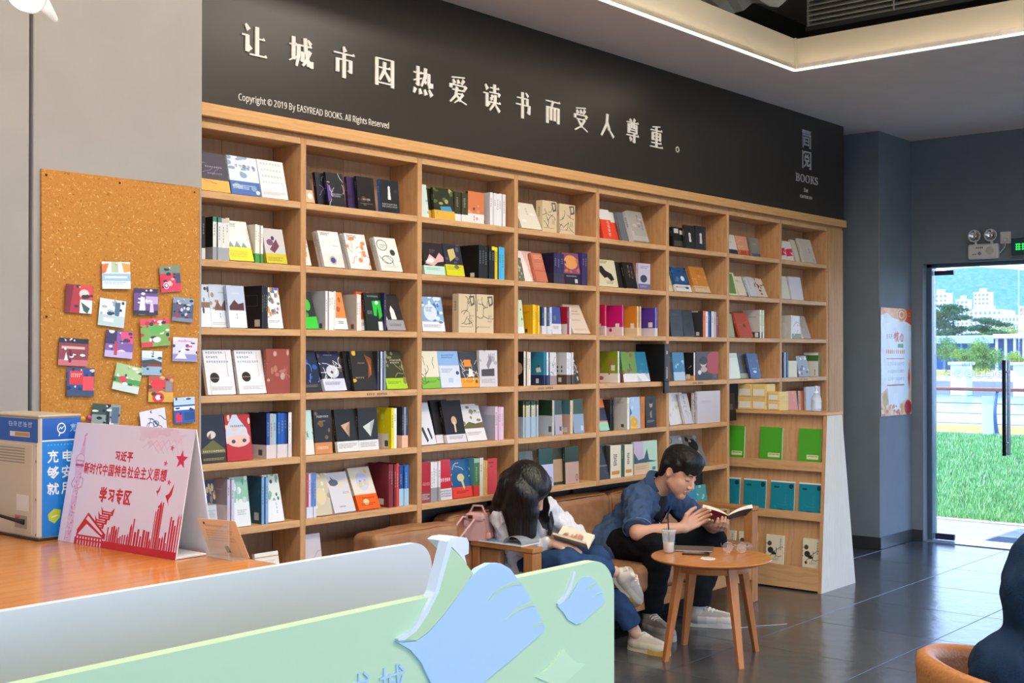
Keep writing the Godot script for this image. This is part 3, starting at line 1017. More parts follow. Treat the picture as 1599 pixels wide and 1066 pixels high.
func ceiling_works() -> void:
	# lowered border of the ceiling, open in the middle, with cream fascia boards round the recess
	var s := MB.new()
	s.box(Vector3(ROOM_X - 0.3, CEIL, -0.6), Vector3(WX + 0.24, CEIL + 0.04, 0.66))
	s.box(Vector3(7.40, CEIL, 0.66), Vector3(WX + 0.24, CEIL + 0.04, ROOM_Z))
	s.box(Vector3(ROOM_X - 0.3, CEIL, 7.2), Vector3(7.40, CEIL + 0.04, ROOM_Z))
	s.box(Vector3(ROOM_X - 0.3, CEIL, 0.66), Vector3(-2.8, CEIL + 0.04, 7.2))
	var c := struct("ceiling", s, soffit_paint)
	part(c, "upper_ceiling", MB.new().box(Vector3(ROOM_X - 0.3, 4.4, -0.6), Vector3(WX + 0.24, 4.5, ROOM_Z + 0.3)), M("cfcbc2", 0.9))
	var cream := M("b9af9b", 0.7)
	part(c, "fascia_board", MB.new().bevel(Vector3(-2.8, CEIL + 0.008, 0.635), Vector3(7.39, CEIL + 0.21, 0.66), 0.002), cream)
	part(c, "fascia_board", MB.new().bevel(Vector3(7.40, CEIL + 0.008, 0.635), Vector3(7.425, CEIL + 0.21, 7.2), 0.002), cream)
	part(c, "fascia_board", MB.new().bevel(Vector3(-2.8, CEIL + 0.008, 7.2), Vector3(7.40, CEIL + 0.21, 7.225), 0.002), cream)
	part(c, "fascia_board", MB.new().bevel(Vector3(-2.825, CEIL + 0.008, 0.66), Vector3(-2.8, CEIL + 0.21, 7.2), 0.002), cream)
	part(c, "corner_bead", MB.new().bevel(Vector3(7.385, CEIL + 0.004, 0.655), Vector3(7.402, CEIL + 0.215, 0.668), 0.002), M("b8ad96", 0.6))
	# glowing strip along the lower rim of the recess
	var strip := glow("fff2dc", 3.0)
	for q in [["along the book wall", Vector3(-2.8, CEIL - 0.004, 0.648), Vector3(7.392, CEIL + 0.007, 0.664), Vector3(2.3, CEIL - 0.012, 0.672), 10.0, 0.0], ["towards the entrance", Vector3(7.386, CEIL - 0.004, 0.664), Vector3(7.402, CEIL + 0.007, 7.2), Vector3(7.378, CEIL - 0.012, 3.9), 6.4, PI / 2]]:
		var t := thing("light_strip", "thin glowing white light strip on the ceiling recess rim %s" % q[0], "light strip", Vector3.ZERO, 0.0, "light strips round the ceiling recess")
		part(t, "diffuser", MB.new().box(q[1], q[2]), strip)
		var l := AreaLight3D.new()
		l.name = "light"
		t.add_child(l)
		l.position = q[3]
		l.basis = Basis(Vector3.UP, q[5]) * Basis(Vector3.RIGHT, -PI / 2)
		l.area_size = Vector2(q[4], 0.02)
		l.light_energy = 1.2
		l.light_color = Color(1.0, 0.92, 0.8)
		l.area_range = 20.0
		l.shadow_enabled = true
		var up := l.duplicate()  # second light added facing up, to brighten the void above
		up.name = "added_upward_light"
		t.add_child(up)
		up.position = q[3] + (Vector3(0, 0.03, 0.03) if q[5] == 0.0 else Vector3(-0.03, 0.03, 0))
		up.basis = Basis(Vector3.UP, q[5]) * Basis(Vector3.RIGHT, PI / 2)
		up.light_energy = 0.4
	# loose white insulating sheet in the void above the recess
	var sh := MB.new()
	var nz := FastNoiseLite.new()
	nz.seed = 5
	nz.frequency = 0.9
	for a in 24:
		for b in 16:
			var f := func(i: int, j: int) -> Vector3:
				var xx := 4.9 + 2.5 * i / 24.0
				var zz := -0.32 + 1.05 * j / 16.0
				return Vector3(xx, 3.98 + 0.12 * nz.get_noise_2d(xx * 2.0, zz * 3.0) - 0.04 * sin(i * 0.5), zz)
			sh.quad(f.call(a, b), f.call(a + 1, b), f.call(a + 1, b + 1), f.call(a, b + 1))
	var sheet := part(self, "ceiling_sheet", sh, M("f2f3e6", 0.6))
	tag(sheet, "crumpled white insulating sheet hanging above the ceiling recess", "sheet")
	# air conditioner with louvres
	var ac := thing("air_conditioner", "grey slatted air conditioner outlet above the ceiling recess corner", "air conditioner", Vector3(7.58, 3.83, 0.64))
	part(ac, "casing", MB.new().bevel(Vector3(0.09, 0.0, 0.0), Vector3(0.6, 0.4, 2.3), 0.006), M("6a6c68", 0.6, 0.2))
	part(ac, "lower_edge", MB.new().bevel(Vector3(-0.01, -0.035, 0.0), Vector3(0.3, 0.0, 2.3), 0.004), M("1c1d1c", 0.5))
	for k in 11:
		var x := Transform3D(Basis(Vector3(0, 0, 1), 0.5), Vector3(0.04, 0.02 + k * 0.034, 0))
		part(ac, "slat", MB.new().box(Vector3(-0.03, -0.003, 0.0), Vector3(0.03, 0.003, 2.3), x), M("a4a398", 0.5, 0.2))
	for z in [0.0, 0.6, 1.2, 1.8]:
		part(ac, "slat_bracket", MB.new().box(Vector3(0.02, 0.0, z), Vector3(0.08, 0.39, z + 0.012)), M("8a8a82", 0.5, 0.2))

# ------------------------------------------------------------------ book wall
const YR := [2.348, 2.049, 1.750, 1.452, 1.155, 0.858, 0.5595]
const BAY := 0.7746
const X0 := 3.792
const BACK := -0.205

func bookshelf() -> void:
	var t := thing("bookshelf", "wall-wide light oak bookshelf of eight bays under a black lettered band", "bookshelf")
	var th := 0.033
	var left := X0 - BAY - 0.05
	# uprights, in the order of the bays
	for k in range(-1, 8):
		var x := X0 + BAY * k
		var bottom := 0.827 if k in [2, 3, 4] else 0.0  # the sofa stands in a niche under these
		part(t, "divider", MB.new().bevel(Vector3(x - th, bottom, BACK), Vector3(x, 2.65, 0.0), 0.002), oak_v)
	var rng := RandomNumberGenerator.new()
	rng.seed = 4
	var backs := [wood("c8a07a", "a8805c", 51, true, 0.9, 0.6, 0.8), wood("c49a72", "a27a55", 57, true, 0.9, 0.6, 0.8)]
	for b in 8:
		var x0 := X0 + BAY * (b - 1)
		var x1 := X0 + BAY * b - th
		for r in 7:
			if (b == 6 and r > 3) or (b in [2, 3, 4] and r == 6):
				continue
			if b == 5 and r == 6:
				x0 = 7.085
			part(t, "shelf", MB.new().bevel(Vector3(x0, YR[r] - 0.031, BACK), Vector3(x1, YR[r], -0.001), 0.002), oak_h)
		x0 = X0 + BAY * (b - 1)
		part(t, "shelf", MB.new().bevel(Vector3(x0, 2.62, BACK), Vector3(x1, 2.65, -0.001), 0.002), oak_h)
		# back boards, two planks in each bay; the bay with the display stand is open below
		var mid := x0 + (x1 - x0) * rng.randf_range(0.4, 0.62)
		var y0 := 1.42 if b == 6 else 0.83
		part(t, "back_board", MB.new().bevel(Vector3(x0, y0, BACK - 0.012), Vector3(mid - 0.0008, 2.65, BACK), 0.0008), backs[rng.randi() % 2])
		part(t, "back_board", MB.new().bevel(Vector3(mid + 0.0008, y0, BACK - 0.012), Vector3(x1, 2.65, BACK), 0.0008), backs[rng.randi() % 2])
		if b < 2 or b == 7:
			part(t, "lower_back_board", MB.new().bevel(Vector3(x0, 0.02, BACK - 0.012), Vector3(x1, 0.828, BACK), 0.0008), shaded_wood())
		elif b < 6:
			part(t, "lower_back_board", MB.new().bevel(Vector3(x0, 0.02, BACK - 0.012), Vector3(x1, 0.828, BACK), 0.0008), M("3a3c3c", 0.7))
	part(t, "end_pilaster", MB.new().bevel(Vector3(9.224, 0, BACK), Vector3(9.475, 2.65, 0.004), 0.003), oak_v)
	part(t, "frieze", MB.new().bevel(Vector3(left, 2.65, BACK), Vector3(9.475, 2.668, -0.006), 0.002), oak_v)
	part(t, "crown_rail", MB.new().bevel(Vector3(left, 2.668, BACK), Vector3(9.49, 2.726, 0.03), 0.003), oak_edge)
	# printed section names on the shelf edges
	for q in [[4.18, 3], [5.52, 3], [7.18, 3], [8.72, 3]]:
		var mb := MB.new()
		var r2 := RandomNumberGenerator.new()
		r2.seed = int(q[0] * 100)
		for g in 10:
			if g == 4:
				continue
			for s in 3:
				mb.box(Vector3(q[0] + g * 0.014, YR[q[1]] - 0.021 + s * 0.004, -0.001), Vector3(q[0] + g * 0.014 + r2.randf_range(0.006, 0.011), YR[q[1]] - 0.019 + s * 0.004, 0.0002))
		part(t, "edge_lettering", mb, M("3a2a1c", 0.6))
	# black section marker that hooks over one shelf edge
	var mk := thing("section_marker", "tall black section marker standing between two bays of the bookshelf", "sign", Vector3(6.792, 1.452, 0.0))
	part(mk, "plate", MB.new().bevel(Vector3(0.0, 0.001, -0.2), Vector3(0.052, 0.248, 0.03), 0.003), M("121314", 0.4))
	part(mk, "front_tab", MB.new().bevel(Vector3(0.0, -0.075, 0.012), Vector3(0.052, 0.002, 0.03), 0.003), M("121314", 0.4))
	var tx := MB.new()
	for q in [[0.2, 0.024], [0.1, 0.018], [0.04, 0.07]]:
		tx.box(Vector3(0.02, q[0] - 0.02, 0.0302), Vector3(0.026, q[0] - 0.02 + q[1], 0.0306))
		tx.box(Vector3(0.028, q[0] - 0.018, 0.0302), Vector3(0.031, q[0] - 0.02 + q[1] * 0.8, 0.0306))
	part(mk, "lettering", tx, M("d8d8d8", 0.6))

var _shaded: StandardMaterial3D
func shaded_wood() -> StandardMaterial3D:  # back board wood darkened to stand for shade under the lowest shelf
	if _shaded == null:
		_shaded = wood("9a7a5c", "7c5f44", 61, true, 0.9, 0.6, 0.8)
	return _shaded

func wall_sign() -> void:
	var t := thing("wall_sign", "long black glossy wall band with white Chinese lettering above the bookshelf", "sign")
	var black := StandardMaterial3D.new()
	black.albedo_color = hx("35302a")
	black.roughness = 0.32
	part(t, "panel", MB.new().bevel(Vector3(2.9, 2.727, -0.2), Vector3(9.478, CEIL, 0.012), 0.002), black)
	var text := "让城市因热爱读书而受人尊重。"
	for q in text.length():
		var o := part(t, "character", han_mesh(text[q], Vector2(0.15, 0.158), 0.006, true), white_print)
		o.position = Vector3(3.396 + 0.2705 * q, 2.967, 0.0125)
	var sf := SystemFont.new()
	sf.font_names = PackedStringArray(["Droid Sans"])
	var ds := SystemFont.new()
	ds.font_names = PackedStringArray(["Droid Serif"])
	var put := func(txt: String, font: Font, size: int, px: float, at: Vector3, wide: float, nm: String, m: Material) -> void:
		var tm := TextMesh.new()
		tm.font = font
		tm.text = txt
		tm.font_size = size
		tm.pixel_size = px
		tm.depth = 0.002
		tm.horizontal_alignment = HORIZONTAL_ALIGNMENT_LEFT
		tm.vertical_alignment = VERTICAL_ALIGNMENT_BOTTOM
		var o := part(t, nm, tm, m)
		var bb := tm.get_aabb()
		o.scale = Vector3(wide / bb.size.x, 1, 1)
		o.position = at - Vector3(bb.position.x * wide / bb.size.x, bb.position.y, 0)
	var soft := M("c4c4c4", 0.6)
	put.call("Copyright © 2019 By EASYREAD BOOKS. All Rights Reserved", sf, 32, 0.00128, Vector3(3.39, 2.757, 0.0135), 0.925, "copyright_line", white_print)
	put.call("BOOKS", ds, 48, 0.0017, Vector3(8.64, 2.968, 0.0135), 0.37, "logo_word", soft)
	put.call("for", ds, 32, 0.0012, Vector3(8.775, 2.895, 0.0135), 0.07, "logo_word", soft)
	put.call("EASYREAD", ds, 32, 0.0009, Vector3(8.71, 2.845, 0.0135), 0.2, "logo_word", soft)
	for q in 2:
		var o := part(t, "logo_character", han_mesh("简阅"[q], Vector2(0.17, 0.145), 0.003, false), soft)
		o.position = Vector3(8.735, 3.235 - 0.16 * q, 0.0125)

# ------------------------------------------------------------------ books
var cover_im: Image
var spine_im: Image
var cover_mat: StandardMaterial3D
var spine_mat: StandardMaterial3D
var page_mat: StandardMaterial3D
var cover_next := 0
var spine_next := 0
const TW := 100
const TH := 144
const SW := 24
const SH := 168

func cover_tile(base: Color, ops: String, key: int) -> Rect2:
	# paints one cover and returns its place in the sheet
	var per := 2048 / TW
	var ox := (cover_next % per) * TW
	var oy := (cover_next / per) * TH
	cover_next += 1
	var im := Image.create(TW, TH, false, Image.FORMAT_RGB8)
	im.fill(base)
	paint(im, ops, key)
	cover_im.blit_rect(im, Rect2i(0, 0, TW, TH), Vector2i(ox, oy))
	return Rect2((ox + 1.5) / 2048.0, (oy + 1.5) / 2048.0, (TW - 3.0) / 2048.0, (TH - 3.0) / 2048.0)

func paint(im: Image, ops: String, key: int) -> void:
	var rng := RandomNumberGenerator.new()
	var W := float(im.get_width())
	var Hh := float(im.get_height())
	for op in ops.split(";", false):
		var a := op.split(" ", false)
		var f := func(k: int) -> float:
			return a[k].to_float() / 100.0
		rng.seed = key * 31 + op.hash()
		match a[0][0]:
			"b":
				var h := a[0].substr(1).to_float() / 100.0
				im.fill_rect(Rect2i(0, int(Hh * (1.0 - h)), int(W), int(Hh)), hx(a[1]))
			"r":
				im.fill_rect(Rect2i(int(f.call(1) * W), int(f.call(2) * Hh), maxi(1, int((f.call(3) - f.call(1)) * W)), maxi(1, int((f.call(4) - f.call(2)) * Hh))), hx(a[5]))
			"e":
				disc(im, f.call(1) * W, f.call(2) * Hh, f.call(3) * W, f.call(4) * Hh, hx(a[5]))
			"g":
				disc(im, f.call(1) * W, f.call(2) * Hh, f.call(3) * W, f.call(4) * Hh, hx(a[5]), 3.0)
			"t", "v":
				marks(im, Rect2(f.call(1) * W, f.call(2) * Hh, f.call(3) * W, f.call(4) * Hh * (a[5].to_float() if a[0][0] == "t" else 1.0)), int(a[5]), hx(a[6]), rng, a[0][0] == "v")
			"s":
				for q in int(a[1]):
					var p := Vector2(rng.randf() * W, (0.25 + 0.6 * rng.randf()) * Hh)
					var d := Vector2.from_angle(rng.randf() * TAU)
					var pts := [p]
					for s in 5:
						d = d.rotated(rng.randf_range(-0.7, 0.7))
						p += d * W * 0.09
						pts.append(p)
					stroke(im, pts, 2.0, hx(a[3]))
			"m":
				for q in int(a[1]):
					disc(im, rng.randf() * W, rng.randf() * Hh * 0.85, rng.randf_range(0.04, 0.13) * W, rng.randf_range(0.03, 0.08) * Hh, hx(a[3]))
			"p":
				var pts := PackedVector2Array()
				for q in range(2, a.size() - 1, 2):
					pts.append(Vector2(a[q].to_float() * W, a[q + 1].to_float() * Hh) / 100.0)
				poly(im, pts, hx(a[1]))

func spine_tile(spec: String, ops: String, key: int) -> Rect2:
	var per := 1024 / SW
	var ox := (spine_next % per) * SW
	var oy := (spine_next / per) * SH
	spine_next += 1
	var q := spec.split(":")
	var im := Image.create(SW, SH, false, Image.FORMAT_RGB8)
	var base := hx(q[0])
	im.fill(base)
	var rng := RandomNumberGenerator.new()
	rng.seed = key
	var ink := Color(0.2, 0.2, 0.22) if base.get_luminance() > 0.5 else Color(0.85, 0.84, 0.82)
	for op in ops.split(";", false):
		if op[0] == "b":
			var a := op.split(" ")
			var h := a[0].substr(1).to_float() / 100.0
			im.fill_rect(Rect2i(0, int(SH * (1.0 - h)), SW, SH), hx(a[1]))
	if q.size() > 1 and q[1] == "E":
		marks(im, Rect2(8, 46, 8, 62), 6, Color(0.2, 0.17, 0.14), rng, true)
		im.fill_rect(Rect2i(4, 132, 16, 18), hx("d8943a"))
	else:
		if q.size() > 1:
			im.fill_rect(Rect2i(0, 0, SW, 20), hx(q[1]))
		var n := rng.randi_range(3, 6)
		marks(im, Rect2(8, 26 + rng.randi() % 16, 8, n * 11.0), n, base.lerp(ink, 0.75), rng, true)
	spine_im.blit_rect(im, Rect2i(0, 0, SW, SH), Vector2i(ox, oy))
	return Rect2((ox + 1.0) / 1024.0, (oy + 1.0) / 2048.0, (SW - 2.0) / 1024.0, (SH - 2.0) / 2048.0)

# one book; local frame: cover faces +z, spine faces -x, x 0..w, y 0..h, z -t..0
func make_book(o: Node3D, w: float, h: float, t: float, cr: Rect2, sr: Rect2, band: float) -> void:
	var c := 0.0016
	var cv := MB.new()
	var j := 0.002
	cv.quad(Vector3(0, 0, 0), Vector3(w, 0, 0), Vector3(w, h, 0), Vector3(0, h, 0), cr)
	cv.quad(Vector3(w, 0, -t), Vector3(0, 0, -t), Vector3(0, h, -t), Vector3(w, h, -t), cr)
	var edge := Rect2(cr.position + Vector2(cr.size.x * 0.02, 0), Vector2(0.0004, cr.size.y))
	for z in [0.0, -t + c]:  # board edges
		cv.quad(Vector3(w, 0, z), Vector3(w, 0, z - c), Vector3(w, h, z - c), Vector3(w, h, z), edge)
		cv.quad(Vector3(0, h, z), Vector3(w, h, z), Vector3(w, h, z - c), Vector3(0, h, z - c), Rect2(cr.position, Vector2(cr.size.x, 0.0004)))
		cv.quad(Vector3(0, 0, z - c), Vector3(w, 0, z - c), Vector3(w, 0, z), Vector3(0, 0, z), Rect2(cr.end - Vector2(cr.size.x, 0.0004), Vector2(cr.size.x, 0.0004)))
		var zi: float = z - c if z == 0.0 else z
		var s := 1.0 if z == 0.0 else -1.0
		if s > 0:
			cv.quad(Vector3(w, 0, zi), Vector3(c, 0, zi), Vector3(c, h, zi), Vector3(w, h, zi), edge)
		else:
			cv.quad(Vector3(c, 0, zi), Vector3(w, 0, zi), Vector3(w, h, zi), Vector3(c, h, zi), edge)
	part(o, "cover", cv, cover_mat)
	var sp := MB.new()
	sp.quad(Vector3(0, 0, -t), Vector3(0, 0, 0), Vector3(0, h, 0), Vector3(0, h, -t), sr)
	sp.quad(Vector3(c, 0, 0), Vector3(c, 0, -t), Vector3(c, h, -t), Vector3(c, h, 0), sr)
	sp.quad(Vector3(0, h, 0), Vector3(c, h, 0), Vector3(c, h, -t), Vector3(0, h, -t), Rect2(sr.position, Vector2(sr.size.x, 0.001)))
	part(o, "spine", sp, spine_mat)
	part(o, "pages", MB.new().box(Vector3(c, j, -t + c), Vector3(w - j, h - j, -c)), page_mat)
	if band > 0.0:
		var g := 0.0005
		var bh := h * band
		var bm := MB.new()
		var br := Rect2(cr.position.x, cr.end.y - cr.size.y * band, cr.size.x, cr.size.y * band)
		var bs := Rect2(br.position + Vector2(0.001, 0.001), Vector2(0.0005, 0.0005))
		bm.quad(Vector3(-g, 0, g), Vector3(w, 0, g), Vector3(w, bh, g), Vector3(-g, bh, g), br)
		bm.quad(Vector3(w, 0, -t - g), Vector3(-g, 0, -t - g), Vector3(-g, bh, -t - g), Vector3(w, bh, -t - g), br)
		bm.quad(Vector3(-g, 0, -t - g), Vector3(-g, 0, g), Vector3(-g, bh, g), Vector3(-g, bh, -t - g), bs)
		bm.quad(Vector3(w, 0, g), Vector3(w, 0, 0), Vector3(w, bh, 0), Vector3(w, bh, g), bs)
		part(o, "paper_band", bm, cover_mat)

func books() -> void:
	cover_im = Image.create(2048, 2048, false, Image.FORMAT_RGB8)
	spine_im = Image.create(1024, 2048, false, Image.FORMAT_RGB8)
	cover_mat = StandardMaterial3D.new()
	cover_mat.roughness = 0.38
	cover_mat.metallic_specular = 0.4
	spine_mat = StandardMaterial3D.new()
	spine_mat.roughness = 0.45
	spine_mat.metallic_specular = 0.4
	page_mat = M("ece5d4", 0.85)
	var rows := ["top", "second", "third", "fourth", "fifth", "sixth", "lowest"]
	var nth := ["first", "second", "third", "fourth", "fifth", "sixth", "seventh", "eighth", "ninth", "tenth", "eleventh", "twelfth", "thirteenth", "fourteenth", "fifteenth", "sixteenth"]
	var last := Rect2()
	var ops := ""
	var key := 0
	var bay := 0
	var row := 0
	var count := 0
	for line in BOOKS.split("\n"):
		if line[0] == "#":
			bay = int(line.substr(1).split(" ")[0])
			row = int(line.split(" ")[1])
			count = 0
			continue
		key += 1
		var cut := line.split("|")
		var a := cut[0].split(" ")
		var f := []
		for k in range(1, 7):
			f.append(a[k].to_float())
		var out := line[0] == "F"
		if out or a[8] != "":
			ops = cut[2]
		var band := 0.0
		for op in ops.split(";", false):
			if op[0] == "b":
				band = op.split(" ")[0].substr(1).to_float() / 100.0
		var words := cut[1].split("+")
		var where: String = "bay beside grey pillar" if bay == 0 else nth[bay] + " bay from pillar"
		var label := words[0] + " book"
		if words.size() > 1:
			label += " with %s band" % words[1]
		label += ", %s on %s shelf, %s" % [nth[count], rows[row], where]
		count += 1
		var t := thing("book", label, "book", Vector3.ZERO, 0.0, "books on the %s shelf of the %s bay" % [rows[row], nth[bay]])
		if out:
			var cr := cover_tile(hx(a[7]), ops, key)
			make_book(t, f[1], f[2], f[3], cr, spine_tile(a[8] if a[8] else a[7], ops, key), band)
			var lean := deg_to_rad(f[4])
			t.basis = Basis(Vector3.RIGHT, -lean)
			t.position = Vector3(f[0], YR[row] + 0.0006, f[5])
			t.position.y += maxf(0.0, -(t.basis * Vector3(0, 0, -f[3])).y)  # the lower back edge rests on the board
		else:
			if a[8] != "":
				last = cover_tile(hx(a[8]), ops, key)
			make_book(t, f[3], f[2], f[1] - 0.0022, last, spine_tile(a[7], ops, key), band)
			t.basis = Basis(Vector3.UP, PI / 2)  # spine to the front
			t.position = Vector3(f[0] + f[1] - 0.0011, YR[row] + 0.0006, f[5] - 0.003 * (key % 3))

func finish_sheets() -> void:
	cover_mat.albedo_texture = tex(cover_im)
	spine_mat.albedo_texture = tex(spine_im)
const EMBLEM := {
"body": "1.513,1.137 1.533,1.131 1.564,1.128 1.595,1.138 1.636,1.163 1.674,1.193 1.703,1.218 1.733,1.234 1.763,1.240 1.794,1.236 1.820,1.223 1.844,1.199 1.861,1.184 1.885,1.153 1.898,1.137 1.918,1.107 1.929,1.091 1.924,1.083 1.830,1.048 1.738,1.016 1.703,1.001 1.622,1.018 1.604,1.043 1.577,1.088 1.550,1.115",
"rim": "1.643,1.296 1.655,1.290 1.648,1.274 1.618,1.206 1.588,1.169 1.561,1.146 1.533,1.136 1.518,1.137 1.516,1.141 1.550,1.149 1.577,1.173 1.609,1.209 1.632,1.267",
"page": "1.653,1.284 1.679,1.264 1.714,1.228 1.674,1.194 1.635,1.164 1.594,1.139 1.564,1.129 1.534,1.136 1.562,1.146 1.589,1.170 1.618,1.206 1.648,1.274",
"cap": "1.643,1.296 1.655,1.300 1.674,1.300 1.698,1.296 1.704,1.286 1.703,1.266 1.692,1.264 1.698,1.247 1.679,1.266 1.655,1.286",
"slit1": "1.755,1.169 1.773,1.182 1.794,1.190 1.820,1.195 1.852,1.193 1.857,1.186 1.830,1.189 1.804,1.187 1.778,1.179",
"slit2": "1.802,1.123 1.820,1.134 1.841,1.142 1.868,1.147 1.887,1.149 1.896,1.139 1.873,1.140 1.849,1.138 1.820,1.130",
"slit3": "1.881,1.095 1.898,1.102 1.918,1.104 1.922,1.098 1.903,1.098",
"sbody": "1.971,1.127 1.992,1.110 2.006,1.093 2.033,1.079 2.054,1.079 2.135,1.109 2.126,1.133 2.101,1.159 2.082,1.171 2.057,1.173 2.039,1.161 2.009,1.136",
"srim": "2.027,1.191 2.031,1.187 2.018,1.156 1.992,1.133 1.973,1.128 1.971,1.132 1.992,1.142 2.009,1.161",
"sslit1": "2.068,1.145 2.082,1.153 2.104,1.156 2.106,1.153 2.085,1.148",
"sslit2": "2.091,1.127 2.104,1.132 2.121,1.132 2.122,1.129 2.107,1.129",
"pale": "1.903,0.996 1.946,1.007 1.992,1.036 2.012,1.017 2.039,0.998 2.067,0.991 2.021,0.974 1.986,0.961 1.963,0.968"}
